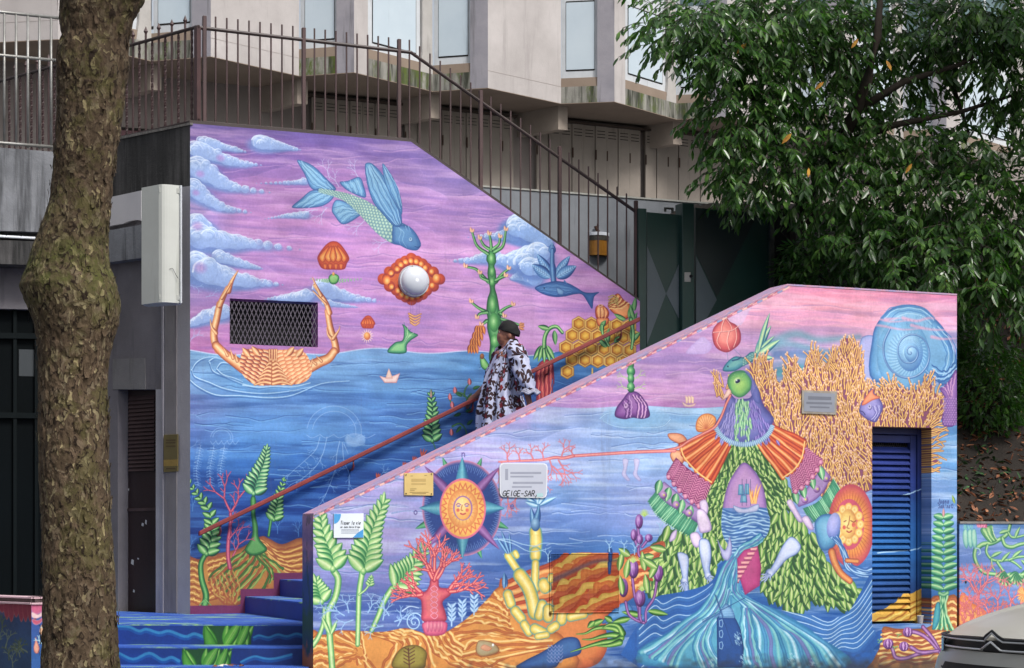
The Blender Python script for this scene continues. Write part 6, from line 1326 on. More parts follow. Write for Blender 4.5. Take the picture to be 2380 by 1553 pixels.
sd = thing('service_door', 'dark brown louvred door chipped at the foot beside the grey pillar', 'door', PL.v(318, 1425, -.12))
lv('door_leaf', PL, '365,905 276,905 276,1440 365,1440', -.14, -.19, door_brown, sd)
lv('door_frame', PL, '290,905 272,905 272,1440 290,1440', -.11, -.2, M('maroon_frame', '30181c', '241216', 3, .5, .1), sd)
PLd = PL.shift(-.13)
for i in range(19):
    y = 922 + i * 9.2; (sa, za), (sb, _), (_, zb) = PLd.sz(300, y), PLd.sz(360, y), PLd.sz(330, y + 6)
    sa, sb, za, zb = float(sa), float(sb), float(za), float(zb)
    MB().prism([PL.at(sa, zb, -.118), PL.at(sb, zb, -.118), PL.at(sb, za, -.14), PL.at(sa, za, -.14)], [PL.at(sa, zb - .006, -.118), PL.at(sb, zb - .006, -.118), PL.at(sb, za - .006, -.14), PL.at(sa, za - .006, -.14)]).build('slat', M('brown_slat', '4a3a3a', '3a2c2e', 3, .5, .1), sd)
lv('kick_rail', PL, '362,1180 290,1182 290,1189 362,1187', -.13, -.15, M('brown_slat', '4a3a3a'), sd)
for x, y, w, h in ((306, 1300, 5, 14), (320, 1296, 3, 5), (330, 1215, 4, 9), (338, 1208, 3, 12), (298, 1135, 2, 6), (310, 1370, 3, 8)):
    lv('paint_chip', PL, [[x, y], [x + w, y + 2], [x + w * .8, y + h], [x - w * .4, y + h * .7]], -.1385, -.1395, M('bare_chip', 'b8b8b8', 'a8a8a8', 9, .8, 0), sd)
# brass plate, white sign box and panel
pq = thing('brass_plaque', 'tall tarnished brass name plate on the grey pillar', 'plaque', PL.v(397, 1053))
lv('plate', PL, '413,1009 380,1011 380,1098 413,1096', .022, .012, M('tarnished_brass', '7a6c44', '645a3a', 4, .45, .1, metal=.3), pq, bevel=.002)
for y in (1022, 1028, 1036, 1088): lv('inscription', PL, [[386, y], [408, y - .4], [408, y + 2.2], [386, y + 2.6]], .0235, .022, M('dark_inscription', '4c3c24', '4c3c24', 5, .7, 0), pq)
lv('band', PL, '413,1068 380,1069 380,1084 413,1083', .0232, .022, brass, pq)
P0 = Plane((369 - CXV) / FPX * 17.9, 17.9, PL_th := -math.atan(FPX / 5030.0)); P1 = Plane(P0.x0, P0.y0, TH * .75)
sgl, sgr = float(P0.sz(329, 500)[0]), float(P1.sz(420, 500)[0])
zt_, zb_ = float(P0.sz(369, 429)[1]), float(P0.sz(369, 703)[1])
bx = thing('sign_box', 'tall blank white light-box sign fixed beside the corner of the mural', 'sign', P0.at(0, zb_))
Lp, Np = P0.at(sgl, 0)[:2], P0.at(0, 0)[:2]; n = 8
front = [P1.at(sgr * i / n, 0, .03 * math.sin(math.pi * (i / n) ** .6))[:2] for i in range(1, n)]
Rp = P1.at(sgr, 0)[:2]; plan = [Lp, Np] + front + [Rp, (Rp[0] - .02, Rp[1] + .15), (Lp[0] + .03, Lp[1] + .2)]
wb = M('yellowed_white_plastic', 'c2c4be', 'b4b6b0', 1.5, .4, .05, 40, streak='9a9c94', sk_lo=.62, sk_hi=.8)
MB().prism([(x, y, zt_) for x, y in plan], [(x, y, zb_) for x, y in plan]).build('casing', wb, bx)
for z in (zb_ + .05, zt_ - .05): MB().prism([P1.at(.004, z - .022, .012), P1.at(sgr, z - .022, .012), P1.at(sgr, z + .022, .012), P1.at(.004, z + .022, .012)], [P1.at(.004, z - .022, -.01), P1.at(sgr, z - .022, -.01), P1.at(sgr, z + .022, -.01), P1.at(.004, z + .022, -.01)]).build('end_strip', M('casing_strip', 'acaea8', '9c9e98', 3, .5, .1), bx)
MB().tube([P1.at(sgr, zb_, .01), P1.at(sgr, zt_, .01)], .012, 6).build('edge_trim', frame_paint, bx)
MB().tube([P1.at(.09, zb_ + .30, .034), P1.at(.12, zb_ + .31, .034), P1.at(.15, zb_ + .25, .034), P1.at(.17, zb_ + .22, .033)], .0022, 4).build('loose_wire', black_m, bx)
wp = thing('blank_panel', 'broken white fascia panel under the stained beam right of the tree', 'panel', PL.v(290, 490))
lv('board', PL, '328,443 328,513 318,511 300,514 286,520 262,524 240,529 240,462', .06, .03, M('white_board', 'c4c2c4', 'b6b4b8', 2, .6, .1, streak='a09ca0', sk_lo=.65, sk_hi=.85), wp)
# entrance front on the far left
jx = float(PL.sz(206, 600)[0]); PE = Plane(*PL.at(jx, 0)[:2], TH)
def le(name, P, o0, o1, mat, parent=lb, **k): return MB().vpoly(PE, P, o0, o1).build(name, mat, parent, **k)
le('parapet', '-260,322 150,355 150,541 -260,528', .30, -.4, concrete); le('light_ledge', '-260,528 150,541 150,563 -260,550', .12, -.4, concrete); le('canopy_face', '-260,550 150,563 150,618 -260,606', .30, -.4, stained)
le('entrance_wall', '-260,606 206,620 206,722 -260,712', 0, -.3, pink_wall)
le('entrance_wall', '150,355 240,362 240,620 150,618', .02, -.3, concrete)
gd = thing('glass_entrance', 'dark glazed entrance front in deep shade behind the tree trunk', 'entrance', PE.v(40, 1385))
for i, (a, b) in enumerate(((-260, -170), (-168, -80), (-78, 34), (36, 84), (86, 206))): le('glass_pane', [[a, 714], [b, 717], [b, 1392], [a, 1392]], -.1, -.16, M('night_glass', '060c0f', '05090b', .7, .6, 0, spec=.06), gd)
for x in (-169, -79, 35, 85): le('mullion', [[x - 4, 714], [x + 4, 714], [x + 4, 1390], [x - 4, 1390]], -.06, -.17, M('dark_mullion', '0a1214', '080e10', 2, .6, 0, spec=.1), gd)
for y in (775, 960): le('transom', [[-260, y - 6], [206, y + 2], [206, y + 14], [-260, y + 8]], -.05, -.165, M('dark_mullion', '16262a'), gd)
le('notice', '44,812 80,813 80,875 44,874', -.095, -.1, M('grey_notice', '30363a', '2a3034', 2, .6, 0), gd)
le('threshold', '-260,1386 206,1390 206,1440 -260,1440', .02, -.3, concrete, gd)
ft = thing('strip_light', 'white fluorescent tube fitting under the concrete parapet at far left', 'lamp', PE.v(20, 548, .2))
le('housing', '-120,541 84,551 84,557 -120,547', .24, .14, M('white_enamel', 'a8aab0', 'a0a2a8', 3, .4, 0), ft)
MB().tube([PE.v(-116, 543, .265), PE.v(82, 554, .265)], .014, 10).build('tube', M('opal_tube', 'e8ecf4', 'e0e4ec', 3, .2, 0), ft, smooth=True)
for x in (14, 48): MB().tube([PE.v(x, 545 + (x - 14) * .05, .265), PE.v(x + 2, 545.2 + (x - 14) * .05, .265)], .017, 8).build('clip', black_m, ft)
# ---------------------------------------------------------------- left planter wall
pw = thing('planter_wall', 'low painted planter wall with pink fringe and weed at bottom left', 'wall', PQ.at(0, .3))
for right in (False, True):
    cv = paint_planter(right); mt, uvp = painted('planter_paint', cv, .7); pl = PQ2 if right else PQ
    zt = float(pl.sz(73, 1405)[1]); a, b = (0, float(PQ2.sz(232, 1400)[0])) if right else (-3.4, 0)
    mb = MB(); mb.plane_poly(pl, [(a, -.1), (b, -.1), (b, zt), (a, zt)], 0, -.2 if right else -.19); mesh('planter_side', mb.v, mb.f, mt, pw, uv=uvp)
    MB().plane_poly(pl, [(a - (0 if right else 0), zt), (b + (0 if not right else 0), zt), (b, zt + .012), (a, zt + .012)], .012 if right else .01, -.21).build('top_moulding', M('pale_pink_moulding', 'd4b4bc', 'c4a4ac', 4, .7, .2), pw)
    MB().plane_poly(pl, [(a, zt + .012), (b, zt + .012), (b, zt + .04), (a, zt + .04)], -.03, -.18).build('top_course', M('dark_course', '4a3c3c', '3c3030', 4, .8, .2), pw)
    MB().plane_poly(pl, [(a, zt + .04), (b, zt + .04), (b, zt + .05), (a, zt + .05)], -.02, -.2).build('cap_strip', M('pale_pink_moulding', 'd4b4bc'), pw)
# ---------------------------------------------------------------- railings
def bars_on(pl, sv_list, path_top, path_bot, name, label, cat, mat, kind='plain', over=.12, posts=(), r=.0075, rail_r=.016, out=-.12, group=None, postmat=None, spear=False):
    base = thing(name, label, cat, pl.at(sv_list[0], path_bot(sv_list[0]), out), group)
    pm = postmat or mat
    for i, s_ in enumerate(sv_list):
        zb, zt = path_bot(s_), path_top(s_)
        if i in posts:
            MB().plane_poly(pl, [(s_ - .018, zb), (s_ + .018, zb), (s_ + .018, zt + over * .95), (s_ - .018, zt + over * .95)], out + .018, out - .018).build('post', pm, base, bevel=.004)
        elif kind == 'alt' and i % 2 == 0:
            m = 34; MB().tube([pl.at(s_, zb + (zt - zb) * q / m, out) for q in range(m + 1)], r * 1.25, 4, twist=.62, sq=True).build('twisted_bar', mat, base)
        else:
            b = MB().tube([pl.at(s_, zb, out), pl.at(s_, zt + over, out)], r, 6 if kind == 'plain' else 8, sq=(kind == 'plain'))
            if kind == 'alt': b.tube([pl.at(s_, zt + over, out), pl.at(s_, zt + over + .02, out), pl.at(s_, zt + over + .07, out)], [r, r * 1.9, .001], 8)
            b.build('baluster', mat, base)
    return base
botA = lambda s: (ZT + .035 if s < sK else ZT + .035 - (s - sK) * (ZT - 3.982) / (sR - sK))
rt0, rt1, rt2 = PA.shift(-.12).sz(460, 64), PA.shift(-.12).sz(955, 122), PA.shift(-.12).sz(1480, 494)
rt0, rt1, rt2 = [tuple(map(float, q)) for q in (rt0, rt1, rt2)]
topA = lambda s: rt0[1] + (rt1[1] - rt0[1]) * (s - rt0[0]) / (rt1[0] - rt0[0]) if s < rt1[0] else rt1[1] + (rt2[1] - rt1[1]) * (s - rt1[0]) / (rt2[0] - rt1[0])
sa, sb = float(PA.shift(-.12).sz(475, 300)[0]), float(PA.shift(-.12).sz(1478, 600)[0])
SV = [sa + (sb - sa) * i / 42 for i in range(43)]
ra = bars_on(PA, SV, topA, botA, 'stair_railing', 'plum iron railing stepping down along the top of the rear mural', 'railing', plum, posts=(0, 9, 18, 26, 34, 42), r=.0085)
MB().tube([PA.at(rt0[0] - .03, rt0[1], -.12), PA.at(rt1[0], rt1[1], -.12), PA.at(rt2[0], rt2[1], -.12)], .018, 8).build('top_rail', plum_dark, ra)
MB().tube([PA.at(.02, ZT + .045, -.12), PA.at(sK, ZT + .045, -.12), PA.at(sR - .02, 4.03, -.12)], .014, 6).build('bottom_rail', plum_dark, ra)
PLr = PL.shift(-.1)
q0, q1 = PLr.sz(461, 62), PLr.sz(299, 110.5); b0, b1 = PLr.sz(461, 286), PLr.sz(278, 320)
topL = lambda s: float(q0[1]) * 1.0 + 0 * s; botL = lambda s: float(b0[1]) + .0 * s
SL = []; x = 446.0
s_a, s_b = float(PLr.sz(446, 100)[0]), float(PLr.sz(294.6, 100)[0]); ds = (s_a - s_b) / 10
SL = [s_a - ds * i for i in range(36)]
rl = bars_on(PL, SL, topL, botL, 'terrace_railing', 'plum railing of alternating twisted and spear bars behind the tree', 'railing', plum, kind='alt', over=.07, r=.011, out=-.1)
MB().tube([PL.at(.0, float(q0[1]), -.1), PL.at(SL[-1], float(q0[1]), -.1)], .017, 8).build('top_rail', plum_dark, rl)
MB().tube([PL.at(.0, float(b0[1]) + .03, -.1), PL.at(SL[-1], float(b0[1]) + .03, -.1)], .013, 8).build('bottom_rail', plum_dark, rl)
MB().plane_poly(PL, [(-.045, 5.43), (.0, 5.43), (.0, float(q0[1]) + .0), (-.045, float(q0[1]) + .0)], -.08, -.125).build('post', plum, rl)
# silver railing over the entrance parapet
PEo = PE.shift(.2); sv2 = [float(PEo.sz(x, 100)[0]) for x in (-180, 10, 118.8)]; d_ = (sv2[2] - sv2[1]) / 4
SS = [sv2[2] + d_ - d_ * i for i in range(12)]
zr = [float(PEo.sz(10, y)[1]) for y in (29, 129.5, 333)]
rs = thing('parapet_railing', 'weathered silver railing on the concrete parapet left of the tree', 'railing', PE.at(SS[3], zr[2], .2))
for s_ in SS: MB().tube([PE.at(s_, zr[2] - .03, .2), PE.at(s_, zr[0], .2)], .0125, 8).build('baluster', galv, rs, smooth=True)
for z in zr: MB().tube([PE.at(SS[0], z, .2), PE.at(SS[-1], z, .2)], .016, 8).build('rail', galv, rs, smooth=True)
# far balcony railings higher up
PU = Plane(*PL.at(0, 0, -4.2)[:2], PL_th)
for lab, pa, pb, pc, xs_ in (('steel balcony railing above the terrace between tree trunk and corner pier', (457, 36), (300, 85), None, [321, 336, 350, 365, 379, 393, 408, 423, 438, 453]), ('short steel railing high behind the silver parapet railing', (134, 64), (-20, 119), 1, [12, 36, 60, 82, 104, 120, 131])):
    ru = thing('balcony_railing', lab, 'railing', PU.v(*pa))
    (s0, z0), (s1, z1) = PU.sz(*pa), PU.sz(*pb); z0 = float(z0)
    for x in xs_:
        s_ = float(PU.sz(x, 50)[0]); MB().tube([PU.at(s_, z0, 0), PU.at(s_, z0 + (1.0 if pc is None else -.48), 0)], .014, 6).build('baluster', galv, ru)
    MB().tube([PU.at(float(s0), z0, 0), PU.at(float(s1), z0, 0)], .02, 6).build('rail', M('grimy_steel', '5c5852', '48443e', 4, .7, .2), ru)
    zz = z0 + (1.0 if pc is None else -.48); MB().tube([PU.at(float(s0), zz, 0), PU.at(float(s1), zz, 0)], .016, 6).build('rail', galv, ru)
    if pc is None: MB().tube([PU.at(float(s0) + .05, z0 - .05, 0), PU.at(float(s0) + .05, z0 + 1.0, 0)], .045, 4, sq=True).build('post', M('grimy_steel', '5c5852'), ru)
# ---------------------------------------------------------------- terrace behind
mb = MB(); T = [PA.at(-.02, 0, -.25)[:2], PA.at(2.1, 0, -.25)[:2], PA.at(2.1, 0, -2.15)[:2], PA.at(22, 0, -2.15)[:2], PA.at(22, 0, -14)[:2], PL.at(-14, 0, -8)[:2], PL.at(-14, 0, -.2)[:2]]
mb.prism([(x, y, 5.30) for x, y in T], [(x, y, 5.0) for x, y in T]).build('terrace', concrete); tag(bpy.data.objects['terrace'], kind='structure')
# ---------------------------------------------------------------- apartment building with folded facade
HS = 5.98
def fp(x, y, dz=0.0, back=0.0): Y = FPX * HS / (HZ - y); return ((x - CXV) / FPX * Y, Y + back, EYE + HS + dz)
ZS = EYE + HS
CP = [(-260, 86), (-160, 60), (-10, 98), (135, 91), (352, 141.6), (490, 131), (695, 176.3), (823, 168), (1006, 212), (1134, 204), (1304, 240.5), (1428, 236), (1572, 277), (1690, 272), (1850, 318), (1960, 312), (2100, 356), (2200, 350), (2380, 402), (2480, 398)]
# kinds of each facet: W solid wall, P panel then pier, S strip then panel
KD = ['W', 'P', 'W', 'S', 'P', 'W', 'P', 'S', 'P', 'W', 'P', 'S', 'P', 'W', 'P', 'S', 'P', 'S', 'P']
bd = thing('apartment_building', 'pale concrete apartment building with folded bays overhanging the terrace', 'building', fp(1134, 204))
def facet_poly(A, B, f0, f1, z0, z1, o0, o1, nm, mat, parent=None, **k):
    """a panel on the facet from A to B between fractions f0..f1 and heights z0..z1 above the soffit"""
    dx, dy = B[0] - A[0], B[1] - A[1]; L = math.hypot(dx, dy); nx, ny = dy / L, -dx / L
    pt = lambda f, z, o: (A[0] + dx * f + nx * o, A[1] + dy * f + ny * o, ZS + z)
    return MB().prism([pt(f0, z0, o0), pt(f1, z0, o0), pt(f1, z1, o0), pt(f0, z1, o0)], [pt(f0, z0, o1), pt(f1, z0, o1), pt(f1, z1, o1), pt(f0, z1, o1)]).build(nm, mat, parent or bd, **k)
HW = 6.4
for i, kd in enumerate(KD):
    A, B = fp(*CP[i]), fp(*CP[i + 1])
    vis = 2 <= i <= 14
    def panelset(f0, f1):
        facet_poly(A, B, f0, f1, 0, .225, 0, -.5, 'sill_band', moss_conc)
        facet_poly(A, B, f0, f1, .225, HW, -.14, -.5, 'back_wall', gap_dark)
        for st in range(3):
            z0 = .30 + st * 2.75
            fr = facet_poly(A, B, f0 + .004, f1 - .004, z0, z0 + 1.24, -.05, -.16, 'spandrel_frame', frame_paint)
            w = f1 - f0
            facet_poly(A, B, f0 + w * .13, f1 - w * .09, z0 + .17, z0 + 1.10, -.042, -.06, 'panel', panel_paint, fr)
            for a_, b_, c_, d_ in ((f0 + w * .13, f1 - w * .09, z0 + .150, z0 + .170), (f0 + w * .13, f1 - w * .09, z0 + 1.1, z0 + 1.12), (f1 - w * .09, f1 - w * .078, z0 + .155, z0 + 1.115), (f0 + w * .118, f0 + w * .13, z0 + .155, z0 + 1.115)):
                facet_poly(A, B, a_, b_, c_, d_, -.047, -.055, 'panel_bead', slit_m, fr)
            wn_ = facet_poly(A, B, f0 + .004, f1 - .004, z0 + 1.25, z0 + 2.6, -.07, -.16, 'window', frame_paint)
            facet_poly(A, B, f0 + w * .10, f0 + w * .49, z0 + 1.33, z0 + 2.5, -.065, -.075, 'pane', glass_teal, wn_); facet_poly(A, B, f0 + w * .53, f1 - w * .08, z0 + 1.33, z0 + 2.5, -.065, -.075, 'pane', glass_teal, wn_)
    if kd == 'W':
        facet_poly(A, B, 0, 1, 0, HW, 0, -.5, 'bay_wall', white_render)
        facet_poly(A, B, .0, 1, .228, .234, .0025, 0, 'day_joint', M('faint_joint', 'a8a09c', 'a09894', 3, .9, 0))
    elif kd == 'P':
        panelset(0, .68); facet_poly(A, B, .68, 1, 0, HW, 0, -.5, 'pier', pier_grey)
    else:
        facet_poly(A, B, 0, .17, 0, HW, 0, -.5, 'bay_wall', white_render); panelset(.17, .87)
        facet_poly(A, B, .87, 1.0, .225, HW, -.01, -.5, 'pilaster', M('weathered_pilaster', 'b4b0ac', '9c9894', 2, .85, .3, streak='6c6864', sk_lo=.58, sk_hi=.75)); facet_poly(A, B, .87, 1.0, 0, .225, 0, -.5, 'sill_band', moss_conc)
        q = .225
        a0 = A; dx, dy = B[0] - A[0], B[1] - A[1]; L = math.hypot(dx, dy); nx, ny = dy / L, -dx / L
        pt = lambda f, z, o: (A[0] + dx * f + nx * o, A[1] + dy * f + ny * o, ZS + z)
        MB().prism([pt(.835, q, .0), pt(1.0, q, .0), pt(1.0, .5, -.005), pt(.87, .5, -.005)], [pt(.835, q, -.2), pt(1.0, q, -.2), pt(1.0, .5, -.2), pt(.87, .5, -.2)]).build('pilaster_foot', M('weathered_pilaster', 'b4b0ac'), bd)
front = [fp(*q) for q in CP]
mb = MB().prism([(x, y, z - .008) for x, y, z in front] + [(front[-1][0] + 2, front[-1][1] + 7, ZS - .008), (front[0][0] - 2, front[0][1] + 9, ZS - .008)], [(x, y + .02, z + .35) for x, y, z in front] + [(front[-1][0] + 2, front[-1][1] + 7, ZS + .35), (front[0][0] - 2, front[0][1] + 9, ZS + .35)])
mb.build('soffit', soffit_m, bd)
PLdir = (-math.cos(-PL_th), math.sin(-PL_th))
for x, y in ((352, 141.6), (695, 176.3), (1006, 212), (1304, 240.5), (1572, 277)):
    A = fp(x, y); w = .065; cx, cy = A[0] + .03, A[1] + .12; bl = 2.6
    P = [(cx - w, cy), (cx + w, cy + .05), (cx + w + PLdir[0] * bl, cy + .05 + PLdir[1] * bl), (cx - w + PLdir[0] * bl, cy + PLdir[1] * bl)]
    MB().prism([(a, b, ZS) for a, b in P], [(a, b, ZS - .335) for a, b in P]).build('beam', M('beam_concrete', '9c9084', '8a7e74', 2, .9, .3), bd)
# wall of tall folding shutters under the overhang
Yc = lambda x, y: FPX * (HS - .05) / (HZ - y)
pc0 = ((724 - CXV) / FPX * Yc(724, 218), Yc(724, 218)); pc1 = ((1491 - CXV) / FPX * Yc(1491, 297), Yc(1491, 297))
PC = Plane(pc0[0], pc0[1], math.atan2(pc1[1] - pc0[1], pc1[0] - pc0[0]))
zc1, zc0 = ZS - .06, 5.3
lw = M('shaded_taupe_wall', '8e8580', '7c736e', 1.2, .85, .2)
scol = lambda x: float(PC.sz(x, 250)[0])
MB().plane_poly(PC, [(scol(-300), 5.2), (scol(2600), 5.2), (scol(2600), ZS), (scol(-300), ZS)], -.12, -.3).build('terrace_wall', lw, bd)
for a, b, lab in ((724, 929, 'first bank of taupe folding shutters behind the level railing'), (941, 1194, 'second bank of taupe folding shutters behind the sloping railing'), (1247, 1489, 'bank of taupe folding shutters above the grey wall beside the concrete beam'), (1500, 1800, 'bank of taupe folding shutters half hidden by the laurel tree')):
    sa_, sb_ = scol(a), scol(b); n = max(3, round((sb_ - sa_) / .185)); w = (sb_ - sa_) / n
    ct = thing('folding_shutters', lab, 'shutters', PC.at(sa_, zc0, 0), 'folding shutter banks under the overhang')
    MB().plane_poly(PC, [(sa_ - .05, zc1 - .03), (sb_ + .05, zc1 - .03), (sb_ + .05, zc1 + .0), (sa_ - .05, zc1 + .0)], .03, -.12).build('head_track', M('brown_track', '4a3e36', '3a302a', 4, .8, .1), ct)
    for i in range(n):
        s0, s1 = sa_ + i * w + .004, sa_ + (i + 1) * w - .004; o = .012 if i % 2 else 0
        lf = MB().plane_poly(PC, [(s0, zc0), (s1, zc0), (s1, zc1 - .035), (s0, zc1 - .035)], o, -.04).build('shutter_leaf', closet_m, ct)
        for k in range(3): MB().plane_poly(PC, [(s0 + .025, zc1 - .11 - k * .045), (s1 - .025, zc1 - .11 - k * .045), (s1 - .025, zc1 - .100 - k * .045), (s0 + .025, zc1 - .100 - k * .045)], o + .002, o - .004).build('air_slot', slit_m, lf)
        if i % 3 != 1:
            for z in (zc1 - .52, zc1 - 1.75): MB().plane_poly(PC, [(s0 - .006, z), (s0 + .012, z), (s0 + .012, z + .14), (s0 - .006, z + .14)], o + .014, o).build('hinge', hinge_m, lf)
rd = thing('red_door', 'dark red panelled door behind the twisted bars beside the tree', 'door', PC.at(scol(340), 5.3, 0))
PCd = PC.shift(-.1)
mbv = lambda nm, P, o0, o1, mat, par: MB().vpoly(PC, P, o0, o1).build(nm, mat, par)
mbv('door_leaf', '270,300 382,308 382,460 270,460', -.08, -.12, M('dark_red_door', '58202c', '481822', 2, .4, .05), rd); mbv('door_panel', '322,312 374,316 374,456 322,456', -.07, -.085, M('plum_door_panel', '663040', '582838', 2, .4, .05), rd); mbv('door_frame', '382,305 388,305.5 388,460 382,460', -.06, -.12, slit_m, rd); mbv('door_frame', '262,294 388,303 388,308 262,299', -.06, -.12, slit_m, rd)
# grey retaining wall behind the upper stair
PGW = PA.shift(-2.0); zg = float(PGW.sz(1159, 438)[1])
gw = thing('retaining_wall', 'grey painted retaining wall behind the railing with pale top edge', 'wall', PGW.at(3, 4))
MB().plane_poly(PGW, [(1.2, 2.6), (16, 2.6), (16, zg), (1.2, zg)], 0, -.3).build('plaster', grey_wall_m, gw)
MB().plane_poly(PGW, [(1.2, zg), (16, zg), (16, zg + .018), (1.2, zg + .018)], .012, -.3).build('cap', M('pale_cap', 'b0b0aa', '8c8c86', 14, .9, .3), gw)
wl = thing('stair_lantern', 'amber half-round wall lantern with white lid behind the railing', 'lamp', PGW.v(1391, 570))
ws, wz = (float(q) for q in PGW.sz(1391, 570)); 
def half(pl, s0, z0, z1, r, o, n=12): 
    P = [(s0 + r * math.cos(math.pi * k / n), o + r * .8 * math.sin(math.pi * k / n)) for k in range(n + 1)]
    return MB().prism([pl.at(a, z1, b) for a, b in P], [pl.at(a, z0, b) for a, b in P])
half(PGW, ws, wz - .12, wz + .045, .115, .0).build('amber_glass', M('amber_glass', '9c6c24', '7c5018', 6, .3, 0), wl); half(PGW, ws, wz + .046, wz + .10, .12, .0).build('dark_band', M('dark_band', '3c3a34', '2c2a26', 5, .5, 0), wl); half(PGW, ws, wz + .10, wz + .135, .125, .0).build('lid', M('white_lid', 'd8dce4', 'c8ccd4', 5, .35, 0), wl)
MB().tube([PGW.at(ws - .02, wz + .13, .05), PGW.at(ws - .05, wz + .2, .03), PGW.at(ws - .02, wz + .22, .03)], .02, 8).build('bracket', hinge_m, wl)
# ---------------------------------------------------------------- green gate
PG = PA.shift(-.1); gs = lambda x: float(PG.sz(x, 600)[0]); gzv = lambda x, y: float(PG.sz(x, y)[1])
gt = thing('green_gate', 'dark green steel double gate with grey painted triangles at the stair head', 'gate', PG.at(gs(1600), 2.92))
def gp(nm, P, o0, o1, mat, par=gt, **k): return MB().vpoly(PG, P, o0, o1).build(nm, mat, par, **k)
gp('gate_post', '1484,484 1503,485 1503,1150 1484,1150', .03, -.06, green_gate, bevel=.004); gp('gate_leaf', '1504,493 1582,500 1582,1150 1504,1150', -.01, -.04, green_gate)
gp('gate_post', '1586,471 1614,473 1614,1100 1586,1100', .06, -.10, green_gate, bevel=.005); gp('gate_leaf', '1617,483 1788,498 1788,1080 1617,1080', -.01, -.04, green_gate)
gp('gate_post', '1791,484 1800,485 1800,1050 1791,1050', .03, -.04, M('bare_steel', '5c5c58', '3c3c3a', 9, .5, .2, metal=.5)); gp('gate_post', '1803,485 1836,488 1836,1050 1803,1050', .02, -.08, black_m); gp('end_post', '1837,488 1850,489 1850,1050 1837,1050', .03, -.06, M('dull_red_post', '2c1418', '24100f', 3, .5, .1))
gp('triangle', '1504,572 1548,683 1504,800', -.004, -.01, green_gate2); gp('triangle', '1578,615 1578,740 1548,683', -.004, -.01, green_gate2); gp('triangle', '1618,596 1666,697 1618,785', -.004, -.01, green_gate2); gp('triangle', '1618,487 1760,499 1672,680 1666,690 1618,590', -.006, -.011, M('dark_slate_paint', '1c2628', '182224', 2, .35, .05))
kp = gp('lock_plate', '1591,633 1605,633 1605,655 1591,655', .066, .06, M('steel_plate', 'a8a49c', '98948c', 5, .5, .1)); ks_, kz_ = gs(1598), gzv(1598, 644)
MB().tube([PG.at(ks_, kz_, .068), PG.at(ks_, kz_, .085)], .016, 14).build('lock_cylinder', black_m, kp)
gp('hinge_bracket', '1545,482 1566,483 1566,494 1562,494 1562,487 1549,486 1549,492 1545,492', -.02, -.04, M('bare_steel', '5c5c58'))
# ---------------------------------------------------------------- low mural wall on the right and soil bank
cvL = paint_low_right(); matL, uvL = painted('low_wall_paint', cvL)
zlw = float(PR.sz(2240, 1217)[1]); sl0 = float(PR.sz(2230, 1300)[0])
wr = thing('low_wall', 'low mural wall with pink coral and green vines behind the parked car', 'wall', PR.at(sl0 + .5, .4))
wall_mesh('plaster', PR, [(sl0, .1), (12, .1), (12, zlw), (sl0, zlw)], [], .22, matL, wr, uvL)
MB().plane_poly(PR, [(sl0, zlw), (12, zlw), (12, zlw + .02), (sl0, zlw + .02)], .01, -.23).build('cap', M('grey_cap', '8c8a88', '6c6a68', 12, .9, .3), wr)
MB().plane_poly(PR, [(sl0 - .06, .1), (sl0 - .002, .1), (sl0 - .002, zlw + .03), (sl0 - .06, zlw + .03)], -.03, -.2).build('joint_post', M('black_joint', '141416', '1c1c20', 6, .9, .3), wr)
def bank_z(s, o):
    n = noise.noise(Vector((s * 1.3, o * 1.3, 0))) * .12 + noise.noise(Vector((s * 5, o * 5, 3))) * .035
    zr_ = zlw - .04 + max(0, o - .6) * .98 + n * min(1, max(0, o - .5))
    zl_ = 3.0 + max(0, o - 3.3) * 1.25 + n
    f = min(1, max(0, (s - 6.1) / .5)); return min(5.35 + n * .3, zl_ * (1 - f) + zr_ * f)
V, F = [], []; ns, no = 70, 40
for i in range(ns + 1):
    for j in range(no + 1):
        s_ = 5.85 + i * .09; o_ = (.57 if s_ > 6.30 else 3.25) + j * (5.4 / no) * (1 if s_ > 6.30 else .5); V.append(PB.at(s_, bank_z(s_, o_), -o_))
for i in range(ns):
    for j in range(no): a = i * (no + 1) + j; F.append((a, a + 1, a + no + 2, a + no + 1))
soil = M('dark_soil', '2a221c', '1a1612', 5, .95, .8, 30)
o = mesh('soil_bank', V, F, soil, smooth=True); tag(o, kind='structure')
# fallen leaves and ground cover on the bank
def leaf_cloud(pts, dirs, ups, L, Wd, fold=.22, curl=.15):
    """many 8-vertex leaves as arrays: base points, directions, face normals, lengths"""
    n = len(pts); d = dirs / np.linalg.norm(dirs, axis=1, keepdims=True); sd = np.cross(d, ups); sd /= np.linalg.norm(sd, axis=1, keepdims=True) + 1e-9; u = np.cross(sd, d)
    T = [(0, 0, 0), (.3, .8, 0), (.68, .78, 0), (1, 0, 0), (.68, -.78, 0), (.3, -.8, 0), (.3, 0, -1), (.68, 0, -1)]
    V = np.zeros((n, 8, 3))
    for k, (t, w, f) in enumerate(T):
        V[:, k] = pts + d * (L * t)[:, None] + sd * (Wd * w)[:, None] + u * ((f * fold * Wd) - curl * L * t * t)[:, None]
    Fq = np.array([[0, 6, 1, 1], [1, 6, 7, 2], [2, 7, 3, 3], [0, 5, 6, 6], [5, 4, 7, 6], [4, 3, 7, 7]])
    faces = []
    for b in range(0, n * 8, 8):
        faces += [(b, b + 6, b + 1), (b + 1, b + 6, b + 7, b + 2), (b + 2, b + 7, b + 3), (b, b + 5, b + 6), (b + 5, b + 4, b + 7, b + 6), (b + 4, b + 3, b + 7)]
    return V.reshape(-1, 3), faces
